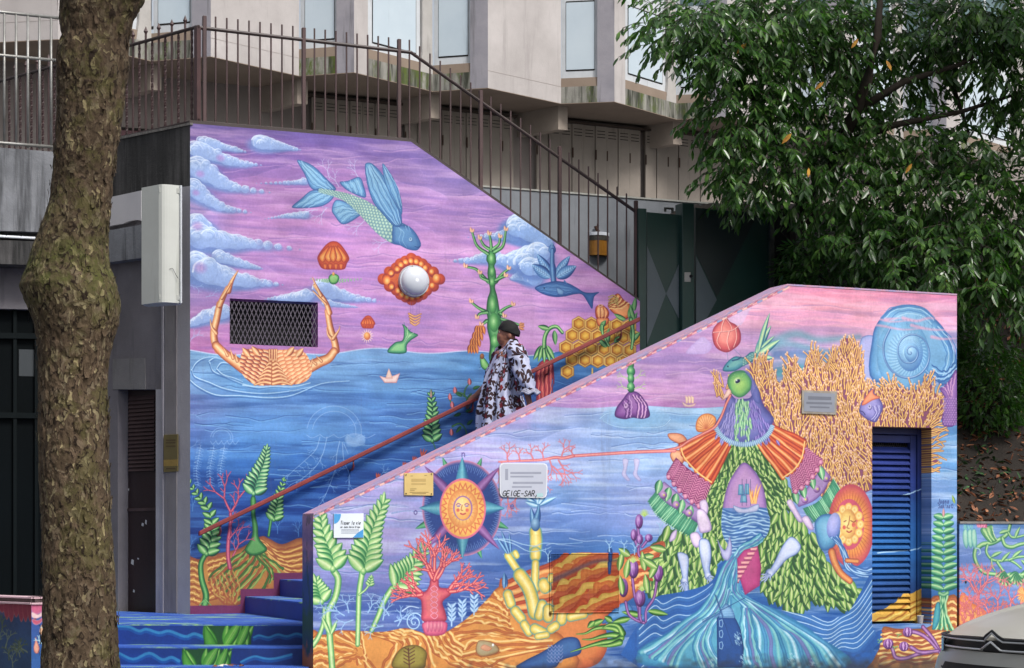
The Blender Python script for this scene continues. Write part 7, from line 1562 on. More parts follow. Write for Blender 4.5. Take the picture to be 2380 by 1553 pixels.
def fast_mesh(name, V, faces, mat, parent=None, smooth=True):
    me = bpy.data.meshes.new(name)
    if parent is not None: V = V - np.array(wt(parent))
    me.from_pydata(V.tolist(), [], faces); me.materials.append(mat)
    if smooth: me.polygons.foreach_set('use_smooth', [True] * len(me.polygons))
    o = bpy.data.objects.new(name, me); SC.collection.objects.link(o)
    if parent is not None: o.parent = parent
    return o
def scatter_bank(n, s0, s1, o0, o1):
    P = []
    for _ in range(n):
        s_, o_ = R_.uniform(s0, s1), R_.uniform(o0, o1); P.append(PB.at(s_, bank_z(s_, o_) + R_.uniform(.005, .03), -o_))
    return np.array(P)
def litter_mat(name, a, b, c_):
    m, nt, p = new_mat(name); v = pos(nt); col = ramp_n(nt, noise_n(nt, v, 19, 2), [(.3, a), (.5, b), (.68, c_)]); nt.links.new(col, p.inputs['Base Color']); p.inputs['Roughness'].default_value = .75; return m
P = scatter_bank(2600, 6.3, 9.5, .6, 3.2); n = len(P)
V, F = leaf_cloud(P, np.c_[NG.normal(0, 1, (n, 2)), NG.normal(0, .35, n)], np.c_[NG.normal(0, .4, (n, 2)), np.ones(n)], NG.uniform(.05, .11, n), NG.uniform(.013, .024, n), .5, .3)
tag(fast_mesh('leaf_litter', V, F, litter_mat('brown_litter', '4a2c1c', '7c4a30', '9c6c4c')), 'brown fallen leaves lying on the soil bank above the low wall', 'fallen leaves', kind='stuff')
P = scatter_bank(2400, 6.28, 9.5, .9, 4.0); keep = [noise.noise(Vector((q[0] * 1.8, q[1] * 1.8, 7))) > -.05 for q in P]; P = P[np.array(keep)]; n = len(P)
V, F = leaf_cloud(P, np.c_[NG.normal(0, .8, (n, 2)), NG.uniform(.1, 1, n)], np.c_[NG.normal(0, .6, (n, 2)), np.ones(n)], NG.uniform(.05, .12, n), NG.uniform(.010, .02, n), .3, .4)
tag(fast_mesh('ground_ivy', V, F, litter_mat('ivy_green', '18301a', '24481e', '3c6430')), 'dark green ground cover growing through the leaf litter on the bank', 'ground cover', kind='stuff')
# ---------------------------------------------------------------- laurel tree
def leaf_green():
    m, nt, p = new_mat('laurel_leaf'); v = pos(nt); g = node(nt, 'ShaderNodeNewGeometry')
    col = ramp_n(nt, noise_n(nt, v, 7, 3), [(.3, '20361c'), (.5, '365428'), (.70, '688c40')])
    nt.links.new(col, p.inputs['Base Color']); p.inputs['Roughness'].default_value = .3; p.inputs['Specular IOR Level'].default_value = .6
    t = node(nt, 'ShaderNodeBsdfTranslucent'); t.inputs[0].default_value = lin('4c8c20'); mx = node(nt, 'ShaderNodeMixShader'); mx.inputs[0].default_value = .3
    nt.links.new(p.outputs[0], mx.inputs[1]); nt.links.new(t.outputs[0], mx.inputs[2]); nt.links.new(mx.outputs[0], nt.nodes['Material Output'].inputs[0]); return m
laurel_m = leaf_green(); bark_dark = M('dark_bark', '3a3028', '262019', 6, .9, .6, 40)
def W3(x, y, Y): return Vector(((x - CXV) / FPX * Y, Y, EYE + (HZ - y) / FPX * Y))
tr = thing('laurel_tree', 'large glossy cherry laurel leaning over the green gate at right', 'tree', W3(1885, 620, 22.0))
limbs = [[(1885, 640, 22), (1880, 540, 22), (1900, 440, 21.2), (1950, 340, 20.3), (1990, 260, 19.9), (2020, 180, 19.7), (2040, 90, 19.6), (2050, -40, 19.6)], [(1885, 560, 22), (1860, 470, 21.6), (1835, 400, 21.2), (1810, 330, 21), (1760, 240, 20.5), (1700, 150, 20), (1620, 80, 19.6)],
         [(1992, 255, 19.9), (2100, 190, 19.8), (2230, 150, 19.9), (2380, 60, 20.4)], [(1955, 335, 20.2), (2080, 290, 20), (2230, 260, 20), (2420, 200, 20.4)], [(1900, 440, 21.8), (2050, 420, 21), (2200, 440, 20.2), (2380, 420, 20)], [(2170, 110, 20.6), (2210, 200, 20.4), (2250, 310, 20.2)], [(1860, 470, 21.6), (1780, 440, 20.8), (1700, 420, 20.4)], [(2050, 420, 21), (2150, 560, 20), (2260, 640, 19.4)]]
for i, Lm in enumerate(limbs):
    P = [W3(*q) for q in Lm]; r0 = .11 if i == 0 else .07 if i == 1 else .045
    rr = [r0 * (1 - .75 * k / (len(P) - 1)) for k in range(len(P))]; P2 = [P[0] + 0 * P[0]]; 
    MB().tube([p + Vector((R_.uniform(-.02, .02), 0, 0)) for p in P], rr, 8).build('trunk' if i == 0 else 'branch', bark_dark, tr, smooth=True)
clus = [(1590, 30, 19.4, 105, 50), (1560, 85, 19.3, 55, 30), (1700, 60, 19.7, 130, 100), (1740, 190, 19.8, 110, 90), (1700, 290, 19.7, 70, 70), (1850, 80, 20, 150, 110), (1900, 230, 20.4, 130, 100), (1810, 340, 20.0, 120, 80), (1730, 400, 19.8, 90, 55), (1760, 460, 20, 80, 30), (1960, 420, 20, 140, 80), (2060, 120, 20.6, 150, 120), (2220, 60, 20.4, 170, 90), (2350, 150, 20.3, 120, 130), (2080, 330, 20.2, 140, 90), (2280, 330, 20, 90, 60), (2200, 440, 19.8, 150, 75), (2330, 470, 19.6, 120, 90), (2000, 540, 19.9, 120, 55), (2110, 560, 19.6, 120, 80), (2260, 600, 19.3, 130, 100), (2150, 640, 19.2, 90, 35), (2340, 680, 19.0, 70, 60), (1900, 20, 20.2, 200, 70), (2330, 40, 20, 120, 80), (1660, 130, 19.4, 70, 45), (2480, 300, 20, 90, 250), (2450, 600, 19.3, 80, 160)]
pts, dirs, ups, Ls, Ws = [], [], [], [], []
tw = MB()
for x, y, Y, rx, ry in clus:
    area = rx * ry; nt_ = int(area / 90)
    for _ in range(nt_):
        while True:
            a, b, c_ = R_.uniform(-1, 1), R_.uniform(-1, 1), R_.uniform(-1, 1)
            if a * a + b * b + c_ * c_ < 1: break
        base = W3(x + a * rx, y + b * ry, Y + c_ * .75)
        out = Vector((a * 1.0 - .25, c_ * .7 - .55, -b * .6 - .15)) + Vector((R_.gauss(0, .4), R_.gauss(0, .4), R_.gauss(0, .35))); out.normalize()
        Lt = R_.uniform(.22, .45); nl = 9; p = base.copy(); d = out.copy()
        chain = [p.copy()]
        for k in range(nl):
            p = p + d * (Lt / nl); d = (d + Vector((0, 0, -.09))).normalized(); chain.append(p.copy())
            side = d.cross(Vector((0, 0, 1))).normalized() * (1 if k % 2 else -1)
            ld = (d * .75 + side * R_.uniform(.45, .9) + Vector((0, 0, -R_.uniform(.1, .7)))).normalized()
            pts.append(p); dirs.append(ld); ups.append((Vector((0, 0, 1)) + Vector((R_.gauss(0, .45), R_.gauss(0, .45), 0)))); s_ = R_.uniform(.075, .15); Ls.append(s_); Ws.append(s_ * R_.uniform(.15, .2))
        tw.tube([chain[0], chain[4], chain[-1]], .0035, 3, cap=False)
pts = np.array(pts); dirs = np.array(dirs); ups = np.array(ups); Ls = np.array(Ls); Ws = np.array(Ws)
# the leaves that show largest are parts; the rest is one mass
order = np.argsort(pts[:, 1] - Ls * 4)[:260]
rest = np.setdiff1d(np.arange(len(pts)), order)
V, F = leaf_cloud(pts[rest], dirs[rest], ups[rest], Ls[rest], Ws[rest], .25, .18)
tag(fast_mesh('foliage', V, F, laurel_m, tr), kind='stuff')
g = tw.build('twigs', bark_dark, tr); g['kind'] = 'stuff'
yellow = litter_mat('yellow_leaf', '7c5414', '9c6c18', 'b08828')
V, F = leaf_cloud(np.zeros((1, 3)), np.array([[1., 0, 0]]), np.array([[0, 0, 1.]]), np.array([.13]), np.array([.023]), .25, .18)
lme = []
for mt in (laurel_m, yellow):
    me = bpy.data.meshes.new('leaf'); me.from_pydata(V.tolist(), [], F); me.materials.append(mt); lme.append(me)
def place_leaf(p, d, u, sc, me):
    d = Vector(d).normalized(); s_ = d.cross(Vector(u)).normalized(); u2 = s_.cross(d)
    o = bpy.data.objects.new('leaf', me); SC.collection.objects.link(o)
    m = Matrix((d, s_, u2)).transposed().to_4x4(); m.translation = Vector(p) - wt(tr)
    o.parent = tr; o.matrix_basis = m @ Matrix.Scale(sc, 4); return o
for i in order: place_leaf(pts[i], dirs[i], ups[i], Ls[i] / .13, lme[0])
for x, y in ((1915, 190), (1995, 90), (1880, 390), (2060, 140), (1735, 100), (2200, 640), (2310, 640), (2120, 380), (1840, 310)):
    place_leaf(W3(x, y, 18.9), (R_.uniform(-1, 1), -.2, R_.uniform(-1, .1)), (.3, -1, .4), R_.uniform(.8, 1.15), lme[1])
# dark shrubs on the bank behind the front wall
sh_i = 0
for x, y, Y, rx, ry, lab in ((1950, 620, 20.6, 150, 90, 'dark evergreen shrub behind the gate end post'), (2120, 760, 20.2, 130, 150, 'dark shrub rising just behind the flat top of the front mural wall'), (2290, 900, 20.0, 110, 120, 'shadowed shrub high on the leafy bank right of the front wall')):
    t = thing('shrub', lab, 'shrub', W3(x, y + ry, Y)); n = int(rx * ry / 5)
    A_ = NG.normal(0, 1, (n, 3)); A_ /= np.linalg.norm(A_, axis=1, keepdims=True); A_ *= NG.uniform(.35, 1, (n, 1)) ** .5
    C_ = np.array(W3(x, y, Y)); k = Y / FPX
    Pq = C_ + A_ * np.array([rx * k, .6, ry * k])
    V, F = leaf_cloud(Pq, A_ * [1, 1, .3] + NG.normal(0, .5, (n, 3)) + [0, 0, -.4], np.c_[NG.normal(0, .5, (n, 2)), np.ones(n)], NG.uniform(.06, .12, n), NG.uniform(.012, .02, n))
    fm = fast_mesh('foliage', V, F, laurel_m, t); fm['kind'] = 'stuff'
    for k_ in range(5):
        p0 = W3(x, y + ry, Y); p1 = Vector(C_ + NG.normal(0, .35, 3) * [1.2, .4, .8]); MB().tube([p0, (p0 + p1) / 2 + Vector((R_.uniform(-.1, .1), 0, .1)), p1], [.02, .014, .005], 5).build('stem', bark_dark, t, smooth=True)

# crown of a taller evergreen above the frame: it shades the bank on the right
ov = thing('tall_evergreen', 'dense evergreen crown reaching over the bank above and right of the laurel', 'tree', (9.5, 23.5, 5.3))
MB().tube([(9.5, 23.5, 5.2), (9.4, 23.2, 8), (8.6, 22.4, 11)], [.2, .17, .1], 10).build('trunk', bark_dark, ov, smooth=True)
n = 3000; A_ = NG.normal(0, 1, (n, 3)); A_ /= np.linalg.norm(A_, axis=1, keepdims=True); A_ *= NG.uniform(.2, 1, (n, 1)) ** .4
Pq = np.array([8.3, 18.8, 10.4]) + A_ * [3.3, 3.6, 1.9]
V, F = leaf_cloud(Pq, NG.normal(0, 1, (n, 3)) - [0, 0, .4], np.c_[NG.normal(0, .5, (n, 2)), np.ones(n)], NG.uniform(.3, .5, n), NG.uniform(.07, .12, n))
fm = fast_mesh('foliage', V, F, laurel_m, ov); fm['kind'] = 'stuff'
# ---------------------------------------------------------------- plane tree trunk
YT = 11.5
prof = [(-260, 128, 372), (-120, 132, 352), (0, 139, 336), (44, 136, 311), (84, 141, 302), (111, 132, 299), (148, 129, 300), (201, 132, 293), (269, 131, 286), (336, 126, 275), (403, 122, 265), (470, 115, 258), (522, 97, 255), (574, 76, 252), (618, 62, 257), (665, 45, 273), (695, 55, 279), (722, 68, 279), (756, 80, 276), (793, 86, 263), (843, 88, 254), (910, 89, 251), (1029, 89, 254), (1118, 92, 257), (1222, 95, 259), (1326, 99, 267), (1430, 99, 272), (1553, 95, 279), (1700, 88, 288), (1800, 78, 300)]
pt_ = thing('plane_tree', 'thick plane tree trunk with mossy swelling in front of the entrance', 'tree', W3(180, 1860, YT))
ys = np.array([p[0] for p in prof], float); Ls_, Rs_ = np.array([p[1] for p in prof], float), np.array([p[2] for p in prof], float)
NRg, NS = 620, 168; V = []; 
zz = np.linspace(-260, 1885, NRg)
for y in zz:
    l, r = np.interp(y, ys, Ls_), np.interp(y, ys, Rs_); cx = (l + r) / 2; R = (r - l) / 2 * YT / FPX; c0 = W3(cx, y, YT + .1)
    for k in range(NS):
        a = 2 * math.pi * k / NS; nx_, ny_ = math.cos(a), math.sin(a); q = Vector((nx_ * R + c0.x, ny_ * R, c0.z))
        rip = abs(noise.noise(Vector((q.x * 15, q.y * 15, q.z * 8)))) ; n1 = noise.noise(Vector((q.x * 4, q.y * 4, q.z * 2.2 + 9)))
        fl = noise.noise(Vector((q.x * 38, q.y * 38, q.z * 22))); cell = noise.cell(Vector((q.x * 26 + n1 * 2, q.y * 26, q.z * 15 + fl)))
        dr = .006 * n1 - .007 * max(0, .22 - rip) / .22 + .003 * fl + .003 * (cell - .5)
        V.append((c0.x + nx_ * (R + dr), c0.y + ny_ * (R * .92 + dr), c0.z + ny_ * 0))
F = [(i * NS + k, i * NS + (k + 1) % NS, (i + 1) * NS + (k + 1) % NS, (i + 1) * NS + k) for i in range(NRg - 1) for k in range(NS)]
def bark_mat():
    m, nt, p = new_mat('plane_bark'); v = pos(nt); vv = pos(nt, (1, 1, .62))
    vo = node(nt, 'ShaderNodeTexVoronoi'); vo.inputs['Scale'].default_value = 44; 
    wv = node(nt, 'ShaderNodeMixRGB') if False else None
    add = node(nt, 'ShaderNodeVectorMath', operation='ADD'); sc_ = node(nt, 'ShaderNodeVectorMath', operation='SCALE'); nn = node(nt, 'ShaderNodeTexNoise'); nn.inputs['Scale'].default_value = 14; nn.inputs['Detail'].default_value = 4
    nt.links.new(vv, nn.inputs['Vector']); nt.links.new(nn.outputs['Color'], sc_.inputs[0]); sc_.inputs['Scale'].default_value = .16; nt.links.new(vv, add.inputs[0]); nt.links.new(sc_.outputs[0], add.inputs[1]); nt.links.new(add.outputs[0], vo.inputs['Vector'])
    sep = node(nt, 'ShaderNodeSeparateColor'); nt.links.new(vo.outputs['Color'], sep.inputs[0])
    c = ramp_n(nt, sep.outputs[0], [(.0, '46392c'), (.4, '524434'), (.7, '605040'), (.88, '6a5e4c'), (.96, '84785c'), (1.0, '948664')])
    c = mix_n(nt, thr(nt, noise_n(nt, v, 2.3, 6, .7), .42, .62), c, mix_n(nt, .5, c, '2c2218'))
    c = mix_n(nt, thr(nt, noise_n(nt, v, 3.1, 7, .75), .52, .60), c, mix_n(nt, .4, c, '4a4c20'))
    # moss gathers on the swelling
    g = node(nt, 'ShaderNodeNewGeometry'); sx = node(nt, 'ShaderNodeSeparateXYZ'); nt.links.new(g.outputs['Position'], sx.inputs[0])
    zc = W3(180, 625, YT).z; mr = node(nt, 'ShaderNodeMapRange'); mr.interpolation_type = 'SMOOTHSTEP'
    sb_ = node(nt, 'ShaderNodeMath', operation='SUBTRACT'); nt.links.new(sx.outputs['Z'], sb_.inputs[0]); sb_.inputs[1].default_value = zc
    ab = node(nt, 'ShaderNodeMath', operation='ABSOLUTE'); nt.links.new(sb_.outputs[0], ab.inputs[0]); nt.links.new(ab.outputs[0], mr.inputs[0]); mr.inputs[1].default_value = .42; mr.inputs[2].default_value = .0
    ml = node(nt, 'ShaderNodeMath', operation='MULTIPLY'); nt.links.new(mr.outputs[0], ml.inputs[0]); nt.links.new(thr(nt, noise_n(nt, v, 9, 8, .8), .40, .60), ml.inputs[1])
    c = mix_n(nt, ml.outputs[0], c, mix_n(nt, .5, c, '465418'))
    c = mix_n(nt, thr(nt, vo.outputs['Distance'], .62, .8), c, '241a12')
    c = mix_n(nt, thr(nt, noise_n(nt, v, 60, 4, .8), .68, .72), c, 'a89878')
    nt.links.new(c, p.inputs['Base Color']); p.inputs['Roughness'].default_value = .92; p.inputs['Specular IOR Level'].default_value = .25
    h = node(nt, 'ShaderNodeMath', operation='ADD'); nt.links.new(noise_n(nt, v, 70, 8, .75), h.inputs[0]); nt.links.new(vo.outputs['Distance'], h.inputs[1]); bump_n(nt, p, h.outputs[0], .5, .008)
    return m
bark = bark_mat()
fast_mesh('trunk', np.array(V), F, bark, pt_)
for x0, y0, x1, y1, sc_, rr in ((215, -250, -250, -900, 1, .17), (270, -240, 700, -1000, 1, .20)):
    a, b = W3(x0, y0, YT + .1), W3(x1, y1, YT + .1); MB().tube([a - (b - a) * .05, a + (b - a) * .35 + Vector((0, .1, .1)), b], [rr, rr * .8, rr * .5], 14).build('branch', bark, pt_, smooth=True)
# loose curling bark flakes along the silhouette and face
flk = []
for k in range(150):
    y = R_.uniform(-60, 1540); a = R_.uniform(math.pi * 1.02, math.pi * 1.98); l, r = np.interp(y, ys, Ls_), np.interp(y, ys, Rs_); R = (r - l) / 2 * YT / FPX + .004; c0 = W3((l + r) / 2, y, YT + .1)
    if k % 4 == 0: a = R_.choice((math.pi * 1.0 + R_.uniform(0, .2), math.pi * 2 - R_.uniform(0, .2)))
    nx_, ny_ = math.cos(a), math.sin(a); tx, ty = -ny_, nx_; w, h = R_.uniform(.008, .02), R_.uniform(.015, .045)
    P = []
    for t in (-1, -.3, .4, 1):
        for s_ in (-1, 1): P.append((c0.x + nx_ * (R + .006 * (t + .2) ** 2 + .003) + tx * w * s_ * (1 - .4 * abs(t)), c0.y + ny_ * (R * .92 + .006 * (t + .2) ** 2 + .003) + ty * w * s_ * (1 - .4 * abs(t)), c0.z + h * t))
    flk.append((P, [(0, 1, 3, 2), (2, 3, 5, 4), (4, 5, 7, 6)]))
fb_ = MB()
for P, f in flk: fb_.add(P, f)
g = fb_.build('bark_flakes', bark, pt_); g['kind'] = 'stuff'
# ---------------------------------------------------------------- plaques on the front wall
def plaque(name, label, P, mat, out=.012, rounded=0, cat='plaque'):
    P = pp(P); c_ = P.mean(0); t = thing(name, label, cat, PB.v(c_[0], c_[1]))
    q = PB.shift(out); S, Z = q.sz(P[:, 0], P[:, 1]); Q = list(zip(map(float, S), map(float, Z)))
    if rounded:
        R2 = []; 
        for i in range(len(Q)):
            a, b, c2 = np.array(Q[i - 1]), np.array(Q[i]), np.array(Q[(i + 1) % len(Q)]); u = (a - b) / np.linalg.norm(a - b) * rounded; w = (c2 - b) / np.linalg.norm(c2 - b) * rounded
            R2 += [tuple(b + u), tuple(b + (u + w) * .3), tuple(b + w)]
        Q = R2
    MB().plane_poly(PB, Q, out, .001).build('plate', mat, t); return t, Q
def ink(t, s, x, y, h, mat, out=.0145, w=1.4, slant=0.0, adv=None, sx=1.0):
    """raised print: strokes of the lettering in photo coordinates on the wall plane"""
    mb = MB(); q = PB.shift(out)
    for ch in s:
        for st in GLYPH.get(ch, '').split('|'):
            if not st: continue
            P = pp(st); P = np.stack([x + P[:, 0] * sx * h / 6 + (6 - P[:, 1]) * slant * h / 6, y + P[:, 1] * h / 6], 1)
            if len(P) > 3: P = spline(P, False, 3)
            S, Z = q.sz(P[:, 0], P[:, 1])
            for i in range(len(P) - 1):
                a, b = np.array([S[i], Z[i]]), np.array([S[i + 1], Z[i + 1]]); d = b - a; L = np.linalg.norm(d) + 1e-9; d /= L; n_ = np.array([-d[1], d[0]]) * w * 16 / FPX / 2; e = d * w * .3 * 16 / FPX
                V = [a - n_ - e, b - n_ + e, b + n_ + e, a + n_ - e]
                mb.add([PB.at(v[0], v[1], out) for v in V], [(0, 1, 2, 3)])
        x += (adv or 5.0) * sx * h / 6
    return mb.build('lettering', mat, t)
ink_m = M('black_ink', '1c2030', '181c28', 5, .6, 0); grey_ink = M('grey_ink', '8c94a0', '848c98', 5, .6, 0)
t, _ = plaque('title_card', 'white and blue mural title card reading Tisser la vie', '776,1194 845,1193 845,1250 776,1250', M('white_card', 'dce4ec', 'd0d8e4', 3, .35, 0))
card_blue = M('card_blue', '4c9cd4', '3c88c8', 5, .35, 0)
def vq(mb, P, out): q = PB.shift(out); P = pp(P); S, Z = q.sz(P[:, 0], P[:, 1]); return mb.add([PB.at(float(a), float(b), out) for a, b in zip(S, Z)], [tuple(range(len(P)))])
vq(MB(), [[776.5, 1194.5]] + [[776.5 + 16 * math.cos(a), 1194.5 + 23 * math.sin(a)] for a in np.linspace(0, math.pi / 2, 9)], .0132).build('blue_corner', card_blue, t)
vq(MB(), [[844.5, 1249.5], [820, 1249.5], [832, 1238], [844.5, 1230]], .0132).build('blue_corner', card_blue, t)
ink(t, 'Tisser', 791, 1211, 8, ink_m, w=1.0, slant=.2, adv=4.5, sx=.62); ink(t, 'la', 816.5, 1211, 8, ink_m, w=1.0, slant=.2, adv=4.5, sx=.62); ink(t, 'vie', 827, 1211, 8, ink_m, w=1.0, slant=.2, adv=4.5, sx=.62)
[ink(t, w_, x_, 1222.5, 4, ink_m, w=.55, slant=.15, sx=.6) for w_, x_ in (('par', 791), ('Juana', 799), ('Sabina', 811), ('Ortega', 825))]
for y in (1230, 1233, 1236, 1239): vq(MB(), [[793, y], [834, y - .2], [834, y + .7], [793, y + .9]], .0132).build('text_line', grey_ink, t)
gold_m = M('brushed_gold_plate', 'd4b878', 'c4a868', 4, .4, .05, 80, spec=.6)
t, _ = plaque('gold_plaque', 'small gold plate with four screws left of the compass sun', '940,1100 1007,1099 1007,1152 940,1151', gold_m)
for x, y in ((944, 1104), (1003, 1102), (944, 1147), (1003, 1148)): MB().tube([PB.v(x, y, .012), PB.v(x, y, .018)], .005, 10).build('screw', M('dark_screw', '3c3020', '34281c', 6, .5, 0), t)
gt_ = M('engraved_line', '8c7440', '846c3c', 4, .6, 0)
for x0, x1, y, h in ((954, 960, 1106, 1), (986, 992, 1105, 1), (956, 990, 1113, 7), (956, 990, 1123, 4), (953, 968, 1136, 1), (953, 964, 1140, 1), (952, 996, 1144, 1), (958, 990, 1147, 1.2)): vq(MB(), [[x0, y], [x1, y - .3], [x1, y + h], [x0, y + h + .3]], .0128).build('engraving', M('soft_engraving', 'bca064', 'b09458', 9, .5, 0) if h > 3 else gt_, t)
t, Q = plaque('white_notice', 'white rounded notice board with marker graffiti along its foot', '1161,1076 1273,1077 1271,1158 1162,1155', M('white_enamel_rim', 'd8dce4', 'ccd0d8', 3, .35, 0), .012, .03)
c_ = np.mean(Q, 0); Q2 = [tuple(c_ + (np.array(q) - c_) * [.955, .94]) for q in Q]; MB().plane_poly(PB, Q2, .0135, .012).build('face', M('pale_grey_face', 'bcc0cc', 'b0b4c4', 2.5, .4, .03), t)
fg = M('faded_print', '9498a8', '8c90a0', 8, .5, 0)
for x0, x1, y, h in ((1174, 1181, 1090, 26), (1186, 1258, 1097, 5), (1186, 1240, 1106, 4), (1192, 1262, 1120, 5), (1190, 1236, 1130, 4)): vq(MB(), [[x0, y], [x1, y], [x1, y + h], [x0, y + h]], .0139).build('faded_print', fg, t)
ink(t, 'GEIGE-SAR,', 1168, 1141, 12, M('marker_black', '16161c', '121218', 5, .5, 0), out=.0143, w=2.0, slant=.15, adv=4.15)
vq(MB(), [[1248, 1147], [1262, 1146], [1262, 1155], [1248, 1155.5]], .0143).build('sticker', M('pale_teal_sticker', 'a8c8cc', '98bcc0', 9, .5, 0), t)
t, _ = plaque('grey_plaque', 'weathered grey plaque in rusty frame on the golden coral above the blue door', '1864,907 1946,910 1944,964 1864,961', M('rusty_frame', 'a8a49c', '74685c', 9, .7, .3, chips='5c3c28'))
vq(MB(), '1869,912 1941,915 1939,959 1869,956', .0135).build('face', M('slate_face', '8c909c', '7c808c', 3, .45, .05, chips='a8acb4'), t)
for x0, x1, y, h in ((1878, 1932, 921, 8), (1874, 1934, 934, 5), (1882, 1928, 944, 4)): vq(MB(), [[x0, y], [x1, y + 1.5], [x1, y + h + 1.5], [x0, y + h]], .0139).build('worn_lettering', M('worn_lettering', '6c707c', '646874', 8, .5, 0), t)
# netted access hatch in the front wall
nh = thing('access_hatch', 'netted square hatch painted over with orange reef beside the yellow coral', 'hatch', PB.v(1362, 1355))
hP = '1280,1287 1437,1286 1440,1410 1416,1424 1278,1424'
mb = MB(); q = PB.shift(.012); (ha, _), (hb, _) = q.sz(1281, 1290), q.sz(1438, 1290); (_, hz0), (_, hz1) = q.sz(1340, 1422), q.sz(1340, 1288)
ha, hb, hz0, hz1 = map(float, (ha, hb, hz0, hz1)); st = .0125
nx_, nz_ = int((hb - ha) / st), int((hz1 - hz0) / st)
for i in range(nx_ + 1): s_ = ha + i * (hb - ha) / nx_; mb.plane_poly(PB, [(s_ - .0016, hz0), (s_ + .0016, hz0), (s_ + .0016, hz1), (s_ - .0016, hz1)], .008, .004)
for j in range(nz_ + 1): z_ = hz0 + j * (hz1 - hz0) / nz_; mb.plane_poly(PB, [(ha, z_ - .0016), (hb, z_ - .0016), (hb, z_ + .0016), (ha, z_ + .0016)], .0095, .0055)
o = mesh('wire_net', mb.v, mb.f, matB, nh, uv=uvB); o['kind'] = 'stuff'
for a_, b_, c2_, d2_ in ((ha - .008, hz0 - .008, hb + .008, hz0), (ha - .008, hz1, hb + .008, hz1 + .008), (ha - .008, hz0, ha, hz1), (hb, hz0, hb + .008, hz1)):
    m_ = MB().plane_poly(PB, [(a_, b_), (c2_, b_), (c2_, d2_), (a_, d2_)], .012, .0); mesh('hatch_frame', m_.v, m_.f, matB, nh, uv=uvB)
# ---------------------------------------------------------------- person on the stairs
class Flat(Canvas):
    def __init__(c, W_, H_, col, seed):
        c.W, c.H = W_, H_; c.a = np.tile(hx(col), (H_, W_, 1)).astype(np.float32); c.rng = np.random.default_rng(seed); c.rd = random.Random(seed); c.clip = None; c.al = 1; c.k = 1.0; c.T = (0, 0, 1)
    def px(c, P): return pp(P).astype(float)
def dress_pattern():
    c = Flat(1100, 700, 'b0b4cc', 5)
    for k in range(420): x, y = c.rd.uniform(0, 1100), c.rd.uniform(0, 700); c.tube([[x, y], [x + c.rd.uniform(-8, 8), y + 30], [x + c.rd.uniform(-14, 14), y + 62]], 1.3, '8c8ca8', alpha=.7)
    for k in range(84):
        x, y = (k % 12) * 94 + c.rd.uniform(-24, 24), (k // 12) * 102 + c.rd.uniform(-24, 24); a0 = c.rd.uniform(0, 360)
        if k % 3 == 0:
            for j in range(5): c.leaf(x, y, a0 + j * 72, 40, 17, ('3c0c14', '7c1824', '84202c', '6c1420'))
        for j in range(c.rd.choice((3, 4, 5))): L = c.rd.uniform(46, 74); a = a0 + j * 52 + c.rd.uniform(-12, 12); c.leaf(x + 14 * math.cos(math.radians(a)), y - 14 * math.sin(math.radians(a)), a, L * 1.1, 14, ('140a10', '2c161c', '3c2024', '281418'), curve=c.rd.uniform(-.2, .2))
    return c
cvP = dress_pattern(); img = bpy.data.images.new('dress_print', cvP.W, cvP.H); px = np.ones((cvP.H, cvP.W, 4), np.float32); px[..., :3] = np.clip(cvP.a[::-1] / 255, 0, 1); img.pixels.foreach_set(px.ravel()); img.update(); img.pack()
dress_m, nt, p = new_mat('printed_cotton'); ti = node(nt, 'ShaderNodeTexImage', image=img, extension='REPEAT'); nt.links.new(ti.outputs[0], p.inputs['Base Color']); p.inputs['Roughness'].default_value = .85
skin_m = M('brown_skin', '94644e', '825444', 8, .5, .1, 40); wrap_m = M('black_headwrap', '0e0c0e', '0a090a', 20, .85, .3, 90)
PP = PA.shift(.55); K = 19.0 / FPX * .7245 / 3.697
org = Vector(PP.v(1175, 750)); ux = Vector((1, 0, 0)); uy = Vector((0, 1, 0))   # she faces -ux
def pl3(px_, py_, d=0.0): return org + ux * ((px_ - 480) * K) + uy * d + Vector((0, 0, -(py_ - 207) * K))
per = thing('person', 'woman in black headwrap and leaf-print dress walking down the stairs holding the rail', 'person', pl3(480, 2060))
EL = []   # ellipsoids and capsules of the body, melted into one skin
def ico(c, r, sub=2):
    bm = bmesh.new(); bmesh.ops.create_icosphere(bm, subdivisions=sub, radius=1); V = []
    for v in bm.verts: V.append(c + ux * v.co.x * r[0] + uy * v.co.y * r[1] + Vector((0, 0, v.co.z * r[2])))
    F = [tuple(q.index for q in f.verts) for f in bm.faces]; bm.free(); return V, F
bd_ = MB()
def E(px_, py_, d, a, b, c_): bd_.add(*ico(pl3(px_, py_, d), (a, b, c_)))
def C(pts, r, r1=None): bd_.tube(pts, r, 10, r1=r1)
E(500, 340, 0, .085, .068, .105); E(455, 385, 0, .066, .056, .075); E(438, 440, 0, .038, .040, .030); E(402, 345, 0, .016, .014, .026); E(394, 358, 0, .014, .017, .010); E(399, 398, 0, .016, .024, .008); E(403, 412, 0, .016, .022, .009); E(414, 305, 0, .018, .045, .014); E(440, 375, -.034, .034, .022, .030)
for sg in (-1, 1): E(418, 322, sg * .028, .012, .014, .009); E(528, 365, sg * .068, .022, .010, .032)
C([pl3(505, 400), pl3(500, 560)], .052, .062)
C([pl3(500, 560), pl3(470, 900), pl3(440, 1150), pl3(440, 1300)], [.12, .15, .17, .15]); E(470, 620, 0, .10, .19, .09)
sh, el_, wr_ = pl3(600, 590, -.19), pl3(690, 900, -.24), pl3(760, 1170, -.20)
C([sh, el_], .056, .042); C([el_, wr_], .042, .028)
sh2, el2, wr2 = pl3(430, 600, .19), pl3(290, 880, .30), pl3(120, 1040, .36)
C([sh2, el2], .054, .042); C([el2, wr2], .040, .026)
